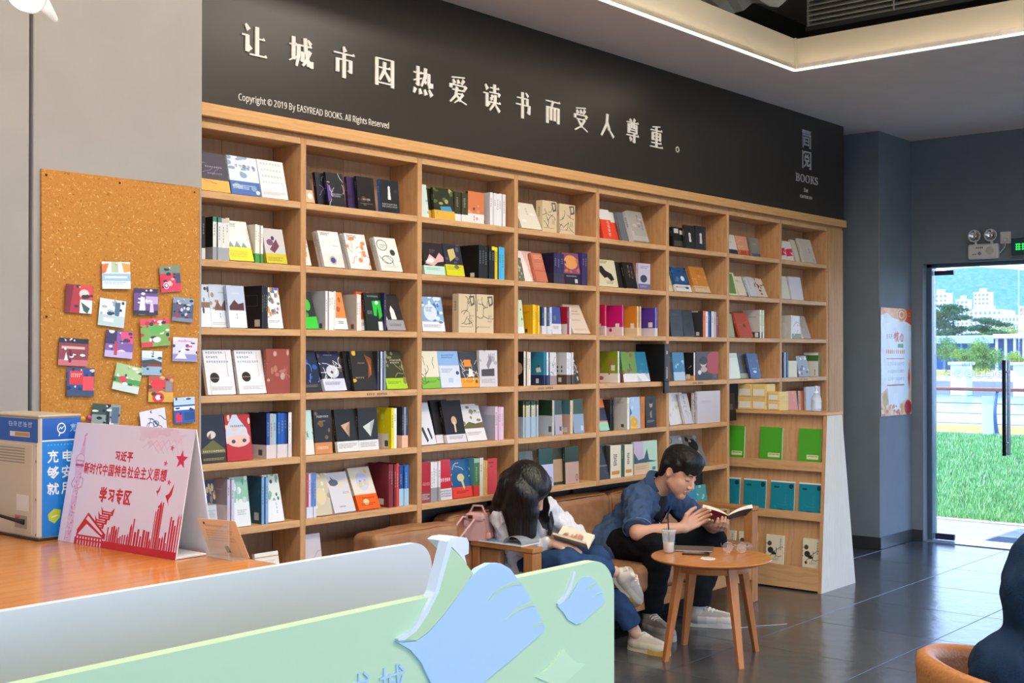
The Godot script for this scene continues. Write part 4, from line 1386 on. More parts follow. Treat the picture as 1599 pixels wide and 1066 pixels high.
# face-out (F) and spine-out (S) books by bay and shelf: x, width, height, thickness or depth, lean, z, colours | words | print, with gold glare painted on one grey cover
const BOOKS := """#0 0
F 3.222 .153 .181 .018 14.8 -.022 2a2540 |dark purple+golden yellow|b30 f0a93a;t 25 35 55 6 1 b0a8c8;t 30 52 50 6 1 8f88ac;s 4 1 6a6388
F 3.381 .164 .182 .018 13 -.022 d5e2ee |pale blue+blue|b35 2c62b0;m 16 3 7f9cc0;t 25 22 55 11 1 2a3a66;t 10 74 60 4 3 cfdcf0;e 90 90 7 5 e8eef8
F 3.552 .151 .185 .018 14.4 -.022 eceaea |white|t 12 8 70 9 1 8a8a98;t 12 24 70 9 1 9a9aa6;t 12 40 70 9 1 8a8a98;t 12 56 70 9 1 9a9aa6;t 10 84 80 4 2 b07a7a
#0 1
S 3.222 .019 .189 .1 0 -.02 2b2d33 2b2d33|charcoal+light grey|b26 d8d8dc
S 3.282 .0225 .192 .1 0 -.02 e8ecea:4f8a78 1d2520|white+light grey|b30 a8acb4
S 3.304 .0225 .19 .1 0 -.02 e4e8e8:4f8a78 |white+light grey|
S 3.327 .0225 .188 .1 0 -.02 ece9e6:d8c8c0 |white+light grey|
S 3.349 .0225 .192 .1 0 -.02 e8e6e4:d8c8c0 |white+light grey|
F 3.373 .132 .193 .018 18.6 -.022 e4ebe6 |white+yellow|b33 f2df1c;t 10 8 45 3 3 6a7470;p 8a948e 5 66 18 52 30 66 44 50 58 66 70 53 84 66;t 8 76 70 4 4 a89a10
S 3.511 .0146 .176 .1 0 -.02 f3efe6 d9cdbb|white+green|b25 4d9a4a
S 3.526 .0146 .174 .1 0 -.02 f0ece2 |white+green|
S 3.54 .0146 .172 .1 0 -.02 f3efe6 |white+green|
F 3.58 .118 .168 .018 14.1 -.022 c9c3c8 |light grey+yellow|b28 c9bf2a;e 45 28 8 6 3a2a3c;p 6a3450 25 60 60 30 72 50 45 70;e 30 40 16 9 7a4a68;t 8 82 70 4 3 8a821a
#1 0
F 3.794 .069 .192 .018 18.7 -.022 2d2a30 |charcoal+tan|b34 e4b08c;e 70 82 20 8 f4ece4
F 3.906 .118 .164 .018 9.8 -.048 1b1a2a |black|m 5 7 3a2f66;s 5 2 8a8ab0
F 3.952 .108 .167 .018 9.8 -.022 1c1a24 |black|p 5a3f86 0 30 30 50 20 80 0 90;s 6 3 d8d8e0;t 25 62 55 6 2 d0d0d8
F 4.102 .111 .163 .018 7 -.048 3b2a58 |dark purple|m 3 9 2a1e40
F 4.144 .116 .167 .018 7 -.022 1e191d |black|m 6 11 5a4636;t 30 66 40 6 1 d8d0d0;t 15 80 70 3 1 9a9090
F 4.294 .133 .168 .018 5.2 -.022 23272c 2f6ab8|charcoal|p e8e8e8 45 28 55 28 58 60 42 60;e 50 24 6 5 e8e8e8;t 12 72 76 7 2 c8ccd0;m 3 4 33383e
#1 1
F 3.794 .049 .137 .018 17.4 -.022 e8e0d4 |white|m 6 5 d89a6a
F 3.929 .128 .184 .018 17.6 -.049 e4e1e1 |white|t 12 6 40 4 2 8a8a90
F 3.925 .13 .186 .018 17.6 -.022 e9e6e6 |white|t 12 6 42 4 2 5a5a66;r 0 62 100 100 e4dcd6;g 50 80 16 11 d07a4a;e 50 80 12 8 2a4a8a;t 60 40 25 3 1 8a8a90
F 4.097 .135 .185 .018 17.6 -.049 e2e0e0 |white|t 12 6 40 4 2 8a8a90
F 4.095 .137 .186 .018 17.6 -.022 e6e4e4 |white|t 12 6 42 4 2 5a5a66;s 7 6 d88a58;m 9 5 dc8a50
F 4.309 .144 .182 .018 19.5 -.049 e2dfda |white|s 3 4 6a6a6a
F 4.302 .147 .184 .018 19.5 -.022 ece9e4 |white|g 30 24 24 16 4a4640;g 42 66 26 12 4a4640;e 72 44 12 9 3a3836;s 3 8 5a5650;t 20 22 24 6 2 6a6660;t 20 84 60 3 2 b8a878
#0 2
F 3.217 .059 .191 .018 9.3 -.022 cdd9ec |pale blue|r 0 42 100 55 8a7060;r 0 55 100 100 e6ecf6;m 6 3 50454c
F 3.296 .124 .195 .018 9.2 -.048 c9d6ea |pale blue|m 8 5 b0907a;r 0 58 100 100 e4eaf4;p 7a5c50 20 55 34 38 48 52 64 36 84 54 84 60 20 60;t 40 18 40 4 1 9aa8c0;v 40 66 4 12 2 6a7484;t 8 88 60 3 2 b0bccc
F 3.373 .096 .192 .018 9.2 -.022 bfcde6 |pale blue|p 5a3a3c 10 50 40 34 60 44 90 40 90 58 10 58;r 0 60 100 100 e4eaf4;v 45 66 4 14 2 505a6c;t 30 18 40 5 1 dde6f4
S 3.547 .0134 .197 .134 0 -.02 2a2e33 23262c|charcoal|r 10 22 75 24 5a5e64;r 10 46 75 48 5a5e64;r 73 22 75 48 5a5e64;r 60 78 88 94 dcdcdc
S 3.56 .0134 .195 .134 0 -.02 23262b |black|
S 3.574 .0134 .193 .134 0 -.02 2a2e33 |charcoal|
F 3.589 .086 .194 .018 12.2 -.022 e6e8ec |white|m 12 5 c87aa8;m 10 6 4a8a58;m 9 7 d89040;m 7 8 5a6ac0;r 0 74 100 100 e8eaf0;t 10 80 70 4 2 9aa0b0
#0 3
F 3.257 .15 .202 .018 12.3 -.022 e9e9ee |white|t 10 5 60 7 1 5a78a8;t 10 15 42 7 1 5a78a8;t 10 25 75 7 1 5a78a8;e 32 62 16 11 2a2a2e;t 18 62 28 4 1 a88a5a;r 14 66 15 100 8a8a98;t 18 82 74 3 3 a8a8b4;r 78 5 80 60 a8a8b8
F 3.427 .151 .202 .018 13.2 -.022 e9e9ee |white|t 10 5 60 7 1 5a78a8;t 10 15 36 7 1 5a78a8;t 10 25 75 7 1 7a94b8;e 34 61 16 11 2a2724;t 22 60 28 4 1 c89a50;t 18 82 74 3 3 a8a8b4;r 80 5 82 60 a8a8b8
F 3.578 .137 .206 .018 1.4 -.022 9a4a3c |maroon|m 6 4 b87464;m 4 5 c8a096;s 4 6 ba6a5a
#1 2
F 3.794 .096 .185 .018 19.3 -.022 20222a |black|e 55 35 22 16 32c83a;p 32c83a 0 70 100 66 100 100 0 100;e 30 62 25 8 2a9a30
S 3.932 .0167 .188 .118 0 -.02 f0ecec c3c8d2|white|r 62 82 80 95 5a5e66
S 3.949 .0167 .186 .118 0 -.02 ece8e8 |white|
S 3.966 .0167 .184 .118 0 -.02 f0ecec |white|
S 3.983 .0167 .188 .118 0 -.02 e8e0e0 |white|
F 3.986 .09 .189 .018 15.7 -.022 e08a4a |orange+white|b30 ece8e6;m 8 3 b05a2a;t 40 78 40 4 2 3a3a3a;e 45 6 10 6 3a2a24
S 4.132 .0163 .179 .113 0 -.02 efe6dc cfc5b8|white|r 62 82 80 95 6a6258
S 4.148 .0163 .177 .113 0 -.02 ece2d8 |white|
F 4.176 .085 .195 .018 9.2 -.048 d9683a |orange+white|b28 e8e4e0;m 6 4 8a3a2a;t 20 80 60 3 3 8a8680
F 4.204 .112 .19 .018 9.2 -.022 1f2a26 |black|t 20 8 66 6 1 c8c8d0;p 2fc040 45 22 95 20 100 60 80 70 74 36 66 62 50 60;e 72 26 10 5 f0f4f0;t 12 48 30 5 2 a8b0a8;r 70 76 95 100 e0e4e4
S 4.32 .0175 .193 .1 0 -.02 3b2f55 2f2850|dark purple|r 0 80 100 100 4a7a4a
F 4.343 .129 .198 .018 21.2 -.022 2c2a2a |charcoal|r 0 72 100 100 9a9aa0;p e8e8e8 38 70 40 45 50 32 62 45 66 70;p d0d0d0 8 72 14 62 18 72;t 20 82 60 4 2 5a5a60
#1 3
F 3.794 .118 .203 .018 17.6 -.022 1d2a4a |navy|m 6 3 2f5ab0;s 5 4 7aa0e0;r 0 78 100 100 30323a;t 20 84 60 3 2 8a8a94
F 3.93 .139 .203 .018 20.6 -.022 262c48 |navy+pale blue|b30 d0d4e4;e 55 52 28 16 c8ccd8;s 12 4 f0f0f4;t 30 10 40 4 1 9098b8;m 5 6 5a4a4a;t 10 78 70 3 3 6a7090
F 4.095 .109 .197 .018 11.9 -.048 25252a |black|m 3 5 3a3a40
F 4.119 .154 .198 .018 11.9 -.022 2e2c2c |charcoal|m 7 3 d8b030;p 2e2c2c 25 0 100 0 100 100 25 100;p 8a4a28 62 10 74 40 66 70 84 60 90 20;p c87a3a 76 22 82 44 78 60;t 30 30 30 5 1 b8905a;t 14 66 34 6 1 c8b060
S 4.275 .0145 .197 .1 0 -.02 3b4a66 35302e|navy|
S 4.29 .0145 .195 .1 0 -.02 cfd6e0 |pale blue|
S 4.304 .0145 .193 .1 0 -.02 3b4a66 |navy|
S 4.319 .0145 .197 .1 0 -.02 8a98b0 |grey|
F 4.343 .144 .203 .018 17.6 -.022 3a3d2e |dark green+lime|b28 a8d030;t 40 24 50 6 2 d8d0b8;m 9 4 8a8450;s 5 6 a8a070;t 10 80 60 4 2 6a8a1a
#0 4
F 3.227 .128 .211 .018 6.2 -.022 2b2d3d |charcoal|p 6a6a34 0 72 50 52 100 74 100 84 0 84;r 0 80 100 100 3a3430;e 45 42 18 8 d8d4cc;p 7a5a40 28 48 42 38 42 52;t 8 74 84 6 1 e0d8c0;t 8 90 84 3 2 b0a050
F 3.363 .138 .207 .018 7.9 -.022 b83038 |red|p c9d4e8 0 62 4 30 26 8 32 0 48 0 56 10 84 32 92 62;e 50 56 44 14 eebfae;p c9d4e8 4 50 20 36 80 36 96 52 74 45 26 45;e 30 58 8 4 3a4a7a;e 72 57 8 4 3a4a7a;t 22 24 58 6 1 3a4258;t 12 72 70 4 2 e8b8b0;m 6 3 e8c8b0;p b83038 0 66 50 72 100 64 100 100 0 100
S 3.575 .0212 .208 .138 0 -.02 2450a0 1f2740|blue+light grey|b30 dcd4d4;r 58 80 78 93 5a5a60
S 3.596 .0212 .206 .138 0 -.02 b9b4b0 |light grey+light grey|
S 3.617 .0212 .204 .138 0 -.02 9cc4e0 |sky blue+light grey|
S 3.638 .0212 .208 .138 0 -.02 1f5ab0 |blue+light grey|
S 3.66 .0212 .206 .138 0 -.02 2a5fb8 |blue+light grey|
S 3.681 .0212 .204 .138 0 -.02 1d3f80 |blue+light grey|
S 3.702 .0212 .208 .138 0 -.02 e6e6e0 |white+light grey|
#0 5
F 3.251 .062 .22 .018 9 -.022 2b3350 |navy|m 9 3 b09878;m 6 4 8a6a50;r 0 50 100 100 c9d2dc;t 20 60 60 4 4 8a94a0
S 3.362 .0178 .218 .1 0 -.02 c6c2dc b9b2c6|lilac|r 20 20 60 24 d0cadc
S 3.38 .0178 .216 .1 0 -.02 ccc8e0 |lilac|
F 3.393 .099 .223 .018 8.8 -.022 8fbfa8 |mint|m 12 3 d8e8e0;m 6 5 5a9a80;r 0 52 100 100 dfe6ea;m 4 7 c0d0d0;t 30 66 50 4 3 a0acb0
S 3.552 .0179 .214 .109 0 -.02 7fa8dc 2f6078|sky blue|r 50 76 80 92 cfd8e0;m 3 3 3a6e86
S 3.57 .0179 .212 .109 0 -.02 86aee0 |sky blue|
F 3.59 .093 .22 .018 13.4 -.022 d9e4e0 |white|m 12 5 8ab098;m 5 6 4a6a50;r 0 56 100 100 e4e8ee;v 60 60 10 24 3 8aa0c0
#0 6
F 3.536 .135 .162 .018 12.2 -.022 e4e2dc |white|r 0 12 100 16 c8a060;t 10 24 70 5 3 b8b0a0
#1 4
F 3.794 .07 .212 .018 7.7 -.022 bfe0dc |mint|s 9 5 3a6a78;r 0 66 100 100 ece4dc;m 3 2 d87a40
F 3.869 .108 .212 .018 4.6 -.022 262426 |black+orange|b26 d08a50;t 18 14 64 8 1 e8e4e0;t 30 26 36 3 1 a8a4a0;m 5 3 7a5a34;t 14 82 64 4 2 f0d0b0
F 4.012 .14 .209 .018 9.4 -.022 222222 |black+white|b25 e4e2e0;p c8a48a 26 38 68 30 60 66;p a88468 46 46 68 30 60 66;t 8 80 80 4 3 9a9a98
F 4.152 .13 .211 .018 4.6 -.022 222222 |black+white|b25 e4e2e0;p cfd6d0 24 44 84 28 62 68;p a8b0ac 60 38 84 28 62 68;t 8 80 80 4 3 9a9a98
S 4.368 .0215 .206 .108 0 -.02 e8dc20 e6d818|yellow|r 0 64 80 100 e8e8e4;r 55 80 78 95 5a5a50;m 3 2 f0ec80
S 4.389 .0215 .204 .108 0 -.02 e8ecf0 |white|
S 4.441 .0165 .209 .1 0 -.02 2a3040 2c2e38|charcoal+beige|b30 f0c0a0
S 4.457 .0165 .207 .1 0 -.02 9aa6b8 |lilac+beige|
S 4.474 .0165 .205 .1 0 -.02 2f4068 |navy+beige|
#1 5
S 3.812 .0151 .212 .1 0 -.02 c04050 d8d0e0|red+pale blue|b25 d8dcf0
S 3.827 .0151 .21 .1 0 -.02 d8d0e4 |pale blue+pale blue|
S 3.842 .0151 .208 .1 0 -.02 5a8ad8 |blue+pale blue|
S 3.857 .0151 .212 .1 0 -.02 4a80d0 |blue+pale blue|
F 3.86 .119 .203 .018 16.2 -.022 c9bfa8 |beige|m 8 3 e8dcb8;m 5 5 a89c80;e 55 55 26 20 d8cca0
F 3.993 .136 .204 .018 23 -.022 d2d2da |light grey|e 30 26 22 8 5a6474;p 5a6474 20 10 40 24 30 34;m 5 3 e0d4b0;t 60 50 30 3 2 9a9aa4;t 30 84 30 4 1 6a6a74
F 4.15 .144 .22 .018 24.5 -.022 e0d8c8 |cream+orange|b35 f0601c;e 52 34 28 22 c8cce8;e 42 34 5 3 8a98c8;e 64 34 5 3 8a98c8;m 4 8 d8c888;t 30 72 50 5 1 7a2a10;t 20 86 60 3 2 8a3a1c
S 4.35 .0182 .219 .15 0 -.02 7a2c34 7a2c34|maroon|r 50 80 75 94 e0d8d8
S 4.368 .0182 .217 .15 0 -.02 8a343c |maroon|
S 4.387 .0182 .215 .15 0 -.02 7a2c34 |maroon|
S 4.405 .0182 .219 .15 0 -.02 e0402c |red|
S 4.427 .0314 .209 .1 0 -.02 2a4a90 2a3a70|blue+pale blue|b42 a8cfe8
S 4.459 .0314 .207 .1 0 -.02 2a6ac0 |blue+pale blue|
#1 6
F 3.795 .128 .216 .018 9 -.022 c9c4cc |light grey|t 5 64 80 13 1 2a2a2e;t 8 84 40 4 1 5a5a60;s 4 3 a8a0ac
#2 0
F 4.569 .072 .174 .018 7.6 -.022 cfe0dc |mint|m 4 3 90b8c0
F 4.665 .169 .161 .018 5.9 -.048 2c3022 |charcoal+golden yellow|b28 d8a838
F 4.685 .156 .168 .018 5.9 -.022 2f3324 |dark green+golden yellow|b28 e0b040;m 8 3 5a6a3a;p 4a9ac8 30 60 80 56 90 72 36 72;m 5 6 b0a868
S 4.839 .0508 .159 .1 0 -.02 3c3c24 3c3c24|dark green+white|b25 e4e6e6
S 4.89 .0508 .157 .1 0 -.02 45442a |dark green+white|
F 4.943 .131 .172 .018 0 -.022 d97f4e 3a3a24|orange+white|b30 e8e6e4;m 5 4 e0a07a;e 38 54 6 5 6a3a20;v 36 76 8 18 2 3a3a3a
S 5.127 .0255 .183 .1 0 -.02 e8e8ea:e8e8ea dcdce0|white|r 20 84 60 96 4a4a50
S 5.152 .0255 .181 .1 0 -.02 e4e4e8 |white|
S 5.178 .0255 .179 .1 0 -.02 e8e8ea |white|
S 5.203 .0255 .183 .1 0 -.02 e4e4e8 |white|
S 5.229 .0255 .181 .1 0 -.02 e8e8ea |white|
#2 1
F 4.611 .155 .172 .018 9.5 -.022 2a2426 |black+mint|b28 bfe0d4;p e0b0b0 10 66 34 36 60 50 80 30 100 44 100 56 70 60 50 72;p efe8e4 10 60 40 44 56 56 40 64;t 34 22 30 6 2 8a8080;t 12 78 66 3 3 8ab0a0
F 4.781 .138 .178 .018 13 -.022 2b2a3c |navy+yellow|b35 d0cf24;m 6 4 5a5a70;p c8b870 24 20 60 14 66 40 30 56;t 10 70 76 4 3 9a981a
S 5.028 .0274 .184 .147 0 -.02 202224 17181a|black|r 56 82 78 95 dcdcdc
S 5.056 .0274 .182 .147 0 -.02 1a1c1e |black|
S 5.083 .0274 .18 .147 0 -.02 262628 |black|
S 5.11 .0274 .184 .147 0 -.02 181a1c |black|
S 5.138 .0274 .182 .147 0 -.02 1c1e20:e8d820 |black|
S 5.165 .0274 .18 .147 0 -.02 d8c020:e8d820 |yellow|
S 5.193 .0274 .184 .147 0 -.02 4ab0e0 |sky blue|
S 5.22 .0274 .182 .147 0 -.02 52b8e8 |sky blue|
#2 2
F 4.597 .169 .186 .018 10.6 -.022 8ab0d8 |sky blue+white|b28 e4e8f0;m 14 3 dce8f4;m 8 5 4a7ab8;e 44 45 28 24 d4e2f0;t 26 30 28 5 3 5a7aa8;t 8 80 76 3 3 8a94b0
F 4.869 .133 .209 .046 0 -.022 d9c4a0 |beige|s 9 3 4a4438;p 5a5442 62 6 92 4 96 26 74 32;p d9c4a0 70 10 86 9 88 22 78 26;t 66 54 22 7 3 8a7a5a;t 10 84 70 3 1 8a7a5a
F 5.014 .139 .211 .02 0 -.022 d9c4a0 |beige|s 9 3 4a4438;p 5a5442 62 6 92 4 96 26 74 32;p d9c4a0 70 10 86 9 88 22 78 26;t 66 54 22 7 3 8a7a5a;t 10 84 70 3 1 8a7a5a
#3 0
F 5.411 .155 .165 .018 24.4 -.05 d8d2c4 |cream|r 0 40 16 90 4a6aa0
F 5.4 .18 .17 .018 24.4 -.022 dcd6c8 |cream|m 4 4 e8e4dc;v 50 20 8 30 3 8a8478
F 5.584 .135 .183 .046 0 -.022 d9c4a0 |beige|s 9 5 4a4438;p 5a5442 62 6 92 4 96 30 74 34;p d9c4a0 70 10 86 9 88 24 78 28;t 66 58 22 6 3 8a7a5a;t 10 86 70 3 1 8a7a5a
F 5.745 .152 .178 .02 0 -.022 d9c4a0 |beige|s 9 5 4a4438;p 5a5442 62 6 92 4 96 30 74 34;p d9c4a0 70 10 86 9 88 24 78 28;t 66 58 22 6 3 8a7a5a;t 10 86 70 3 1 8a7a5a
#3 1
F 5.361 .067 .137 .018 14.8 -.022 6a6a5a |grey|m 9 4 b8c0a8
F 5.449 .13 .187 .018 17.3 -.049 e8c0b4 |pink|p f4e4de 0 0 30 0 50 60 60 100 0 100;t 50 60 30 5 3 d89a88
F 5.536 .103 .177 .018 17.3 -.022 c8745a |tan|t 18 8 70 5 3 e8c0a8;t 18 36 70 5 3 d89a80;r 0 60 100 64 b05a44
S 5.689 .0348 .182 .1 0 -.02 2f2450 2a2040|dark purple+charcoal|b35 3a2e3c
S 5.724 .0348 .18 .1 0 -.02 382a5c |dark purple+charcoal|
S 5.759 .0348 .178 .1 0 -.02 2f2450 |dark purple+charcoal|
F 5.797 .16 .191 .018 7.1 -.022 8a4a6a |maroon|e 50 30 40 22 e09a58;m 6 4 c8744a;m 4 6 6a3a78;r 0 66 100 100 2a2430;t 16 72 60 5 1 d0c8d0;r 64 82 80 95 d8d8dc
S 5.969 .0283 .199 .1 0 -.02 3a2a5a 4a3a80|dark purple|r 10 80 40 95 d8d8dc
S 5.998 .0283 .197 .1 0 -.02 33264f |dark purple|
#3 2
F 5.361 .062 .192 .018 7 -.022 cfe0c0 |cream|r 0 80 100 100 e8ece4;m 3 3 7aa070
S 5.498 .02 .169 .1 0 -.02 f6cc20 f2b81c|yellow|t 20 24 50 4 2 a87a10;r 40 82 60 94 5a4a18
S 5.518 .02 .167 .1 0 -.02 e8b818 |golden yellow|
S 5.538 .02 .165 .1 0 -.02 f6cc20 |yellow|
S 5.581 .0233 .159 .1 0 -.02 2c4a78 30486a|navy+light grey|b30 d8d8dc
S 5.605 .0233 .157 .1 0 -.02 e0d8d0 |white+light grey|
S 5.628 .0233 .155 .1 0 -.02 3a5a90 |blue+light grey|
S 5.651 .0233 .159 .1 0 -.02 d0d0d8 |light grey+light grey|
F 5.677 .089 .16 .018 5.1 -.022 3a4a9a |blue|r 0 62 100 100 dcd8dc;t 14 70 60 4 3 8a8a94;e 40 40 14 9 5a7a58
S 5.815 .0228 .166 .1 0 -.02 8a2430 a82430|maroon|r 0 62 100 100 e4e0e0;r 30 80 60 95 5a5a60
S 5.838 .0228 .164 .1 0 -.02 d8d0d0 |light grey|
F 5.885 .166 .198 .018 26.8 -.022 dcc8b8 |cream|t 10 22 60 6 1 7a6a60;t 10 32 70 4 1 8a7a6a;t 20 52 50 3 2 a89888;t 14 84 70 3 2 a89888
#2 3
F 4.593 .137 .197 .018 8.6 -.022 e4ddc8 |cream+lime|b30 7fb83a;s 9 3 5a5444;t 14 80 66 3 2 4a7a1a
F 4.737 .159 .197 .018 10.5 -.022 8fb4e4 |sky blue|r 0 40 100 100 d4dcec;t 20 10 56 6 2 4a6aa0;t 12 48 50 4 3 8a98b8;e 86 60 8 5 2a4a9a;r 40 74 62 86 b0c4e0
F 4.896 .141 .195 .018 7.7 -.022 3a3c40 |charcoal+golden yellow|b26 f0a020;s 14 3 d8d4cc;r 24 24 62 44 f08a1c;p e8e4dc 44 70 50 46 66 52 76 70;t 12 80 60 4 2 a86a10;e 86 84 7 5 5a4a2a
F 5.04 .149 .202 .018 1.7 -.022 d4d0d4 |light grey|m 6 3 b0acb4;p 4a4444 12 52 82 50 82 70 12 70;p 8a848a 40 40 60 14 70 30 50 52;t 50 10 34 8 2 8a868c;t 12 78 74 4 3 a89a98
#2 4
F 4.571 .129 .228 .018 18.3 -.022 dcdce4 |white|v 20 8 16 36 3 3a3a44;p 3a3a44 30 60 44 58 60 90 50 94;p 3a3a44 64 62 74 60 84 84 76 88;r 0 40 14 52 2a2a2a
F 4.73 .128 .236 .018 13.4 -.049 241f1e |black+light grey|b20 dcd8dc;e 60 48 14 10 c8b088;r 54 52 62 78 c8b898
F 4.784 .151 .231 .018 13.4 -.022 241f1e |black+light grey|b20 dcd8dc;e 52 48 14 10 c8a880;r 48 52 56 76 d8c8a8;t 14 84 70 4 2 8a8688
F 4.945 .157 .21 .018 20.1 -.022 d8d6d8 |light grey|m 8 3 8a8058;p 6a6440 0 60 30 48 60 54 100 50 100 66 0 66;r 0 68 100 100 e4e0e0;t 40 22 50 8 1 6a7a9a;t 10 76 70 3 3 a08a8a
S 5.171 .0235 .186 .127 0 -.02 e8c0d4 b4b4cc|pink|r 0 0 100 26 d0cce0
S 5.194 .0235 .184 .127 0 -.02 e0b8d0 |lilac|
S 5.218 .0235 .182 .127 0 -.02 e8c8d8 |pink|
#2 5
F 4.583 .07 .211 .018 0 -.022 b02838 |red|t 20 50 70 12 1 e8d8d8;r 0 74 100 100 8a4a54;t 10 78 80 5 3 e4dcdc
S 4.653 .0184 .211 .1 0 -.02 e4e4e8 dcdce0|white+grey|b35 9a9ca0
S 4.672 .0184 .209 .1 0 -.02 dcdce2 |white+grey|
S 4.69 .0184 .207 .1 0 -.02 e4e4e8 |white+grey|
S 4.709 .0184 .211 .1 0 -.02 dcdce2 |white+grey|
F 4.732 .088 .214 .018 4.8 -.022 c02c3c |red|t 10 46 70 14 1 ece4e4;r 0 72 100 100 d8d4dc;t 6 76 88 6 3 5a5a70
F 4.83 .152 .206 .018 10 -.022 1f5a8a |teal+red|b28 e04838;e 50 48 18 10 d8c490;p d8c490 46 50 58 48 66 74 60 80;s 5 7 e0d0a0;t 20 82 60 4 2 8a2a20
S 4.99 .045 .206 .1 0 -.02 4a7a48:9ac0a0 5a9aa8|green+red|b28 d83c34
S 5.038 .0321 .207 .1 0 -.02 dcd8c8 3a3a38|cream|r 10 30 90 50 3a3a3a
S 5.073 .0148 .191 .1 0 -.02 e8b060 e8d8b0|tan|
S 5.088 .0148 .189 .1 0 -.02 d89a48 |orange|
F 5.107 .076 .196 .018 0 -.022 d03c44 |red|r 10 10 60 14 8a2028;r 10 22 50 24 8a2028;m 3 3 b85a50
#3 3
S 5.419 .0204 .196 .1 0 -.02 e8e0d0 2a2422|cream|r 20 80 60 95 dcdcdc;e 60 50 30 18 c8a890
S 5.439 .0204 .194 .1 0 -.02 dcd4c4 |cream|
S 5.459 .0204 .192 .1 0 -.02 e8e0d0 |cream|
S 5.602 .0182 .194 .1 0 -.02 3a90b0 2f8aa8|teal+navy|b30 2a3a60;p e8ecec 40 50 70 44 80 60 46 62;e 62 44 5 4 2a2a2a;r 40 80 62 94 d8d8dc
S 5.62 .0182 .192 .1 0 -.02 e8e8e8 |white+navy|
S 5.638 .0182 .19 .1 0 -.02 2f6090 |teal+navy|
F 5.659 .061 .191 .018 1.8 -.022 d8d4d4 |light grey|s 12 5 4a4648;r 0 72 100 100 9a8a84
S 5.811 .017 .191 .1 0 -.02 e8e8ec d9dee6|white+brown|b30 5a4a44;e 32 46 5 4 3a4050;e 62 46 5 4 3a4050;e 32 58 5 4 3a4050;e 62 58 5 4 3a4050;r 36 78 60 92 dcdcdc
S 5.828 .017 .189 .1 0 -.02 e0e0e6 |white+brown|
S 5.845 .017 .187 .1 0 -.02 e8e8ec |white+brown|
S 5.862 .017 .191 .1 0 -.02 dcdce4 |white+brown|
F 5.88 .072 .173 .018 15.7 -.022 3f3a38 |charcoal|m 8 5 d8d4cc;s 6 3 e0dcd4
#3 4
S 5.413 .0165 .21 .1 0 -.02 d8d0a0:2a4434 24382c|beige+light grey|b56 a8bccc
S 5.429 .0165 .208 .1 0 -.02 ccc498:2a4434 |beige+light grey|
S 5.446 .0165 .206 .1 0 -.02 d8d0a0:2a4434 |beige+light grey|
S 5.462 .0165 .21 .1 0 -.02 c8d0d0:2a4434 |light grey+light grey|
S 5.479 .0165 .208 .1 0 -.02 d8d0a0:2a4434 |beige+light grey|
S 5.495 .0165 .206 .1 0 -.02 c4ccd4:2a4434 |light grey+light grey|
S 5.512 .0165 .21 .1 0 -.02 d0c8a0:2a4434 |beige+light grey|
S 5.528 .0165 .208 .1 0 -.02 c8d0d8:2a4434 |light grey+light grey|
S 5.677 .013 .207 .104 0 -.02 d8c890 24402c|beige|r 0 45 100 100 b8c8d8;r 72 74 92 90 4a5a68
S 5.691 .013 .205 .104 0 -.02 9ab4d8 |sky blue|
F 5.706 .07 .204 .018 2.7 -.022 3a4a44 |dark green|r 0 42 100 100 b4a4ac;r 60 76 84 88 4a4a58
S 5.849 .0167 .202 .1 0 -.02 e0c8a8 4a7a80|beige|r 0 42 100 100 c8a898;r 40 80 76 95 dcdcdc
S 5.866 .0167 .2 .1 0 -.02 d8b898 |beige|
F 5.886 .103 .206 .018 4.1 -.022 2c4a3c |dark green|r 0 44 100 100 8aa0b8;r 70 78 90 92 c8d0dc
#3 5
F 5.398 .124 .216 .018 7.1 -.022 5a605a |dark green|r 0 0 50 100 4a5a50;m 3 3 6a7068
F 5.559 .13 .223 .018 1.6 -.022 2c4c48 |dark green|r 0 42 100 100 c0c4e4;g 82 84 9 9 3a3a4a
F 5.722 .124 .213 .018 1.6 -.048 3a4034 |dark green|r 0 30 100 92 b89878;r 74 66 92 76 3a3430
F 5.804 .132 .22 .018 1.6 -.022 2c4034 |dark green|r 0 42 100 100 c0a090;g 84 84 8 9 3a3430
#4 0
F 6.172 .108 .191 .018 13.9 -.049 e84a30 |red|r 0 0 100 34 e8e4e4;v 60 40 22 50 4 f0dcd8
F 6.188 .112 .191 .018 13.9 -.022 e84a30 |red|r 0 0 100 36 e4e0e0;v 60 40 24 52 4 f0dcd8
F 6.318 .108 .189 .018 15.6 -.076 e84a30 |red|r 0 0 100 36 e8e4e4;v 58 40 24 52 4 f0dcd8
F 6.331 .109 .187 .018 15.6 -.049 e84a30 |red|r 0 0 100 38 e4e0e0;v 60 40 28 52 4 f0dcd8
F 6.386 .072 .19 .018 15.6 -.022 6a7078 |grey|
F 6.524 .167 .209 .04 18.7 -.022 a8a49c dcdce0|grey|v 55 12 14 44 4 3a3834;v 75 20 12 44 4 3a3834;r 0 82 100 100 b8b4ae;m 4 4 c0bcb4
#4 1
F 6.147 .199 .173 .018 11.8 -.022 d8cfae |beige|p 2a2420 12 26 30 24 44 40 74 52 84 72 66 78 50 64 34 68 14 48;t 18 6 40 5 2 5a5444;t 40 78 40 4 3 8a8468
F 6.388 .151 .17 .018 13.8 -.049 2a2624 |black|
F 6.441 .118 .172 .018 13.8 -.022 231f1d |black|v 40 12 14 50 3 a8927a;v 66 16 12 52 3 a8927a;m 3 4 3a302a
F 6.564 .136 .169 .018 0 -.022 c9c0d0 |lilac|r 0 78 100 100 6a5a8a;t 20 10 60 6 2 6a6078;e 46 58 28 14 2f2438;t 16 84 60 4 2 b0a4c8
#4 2
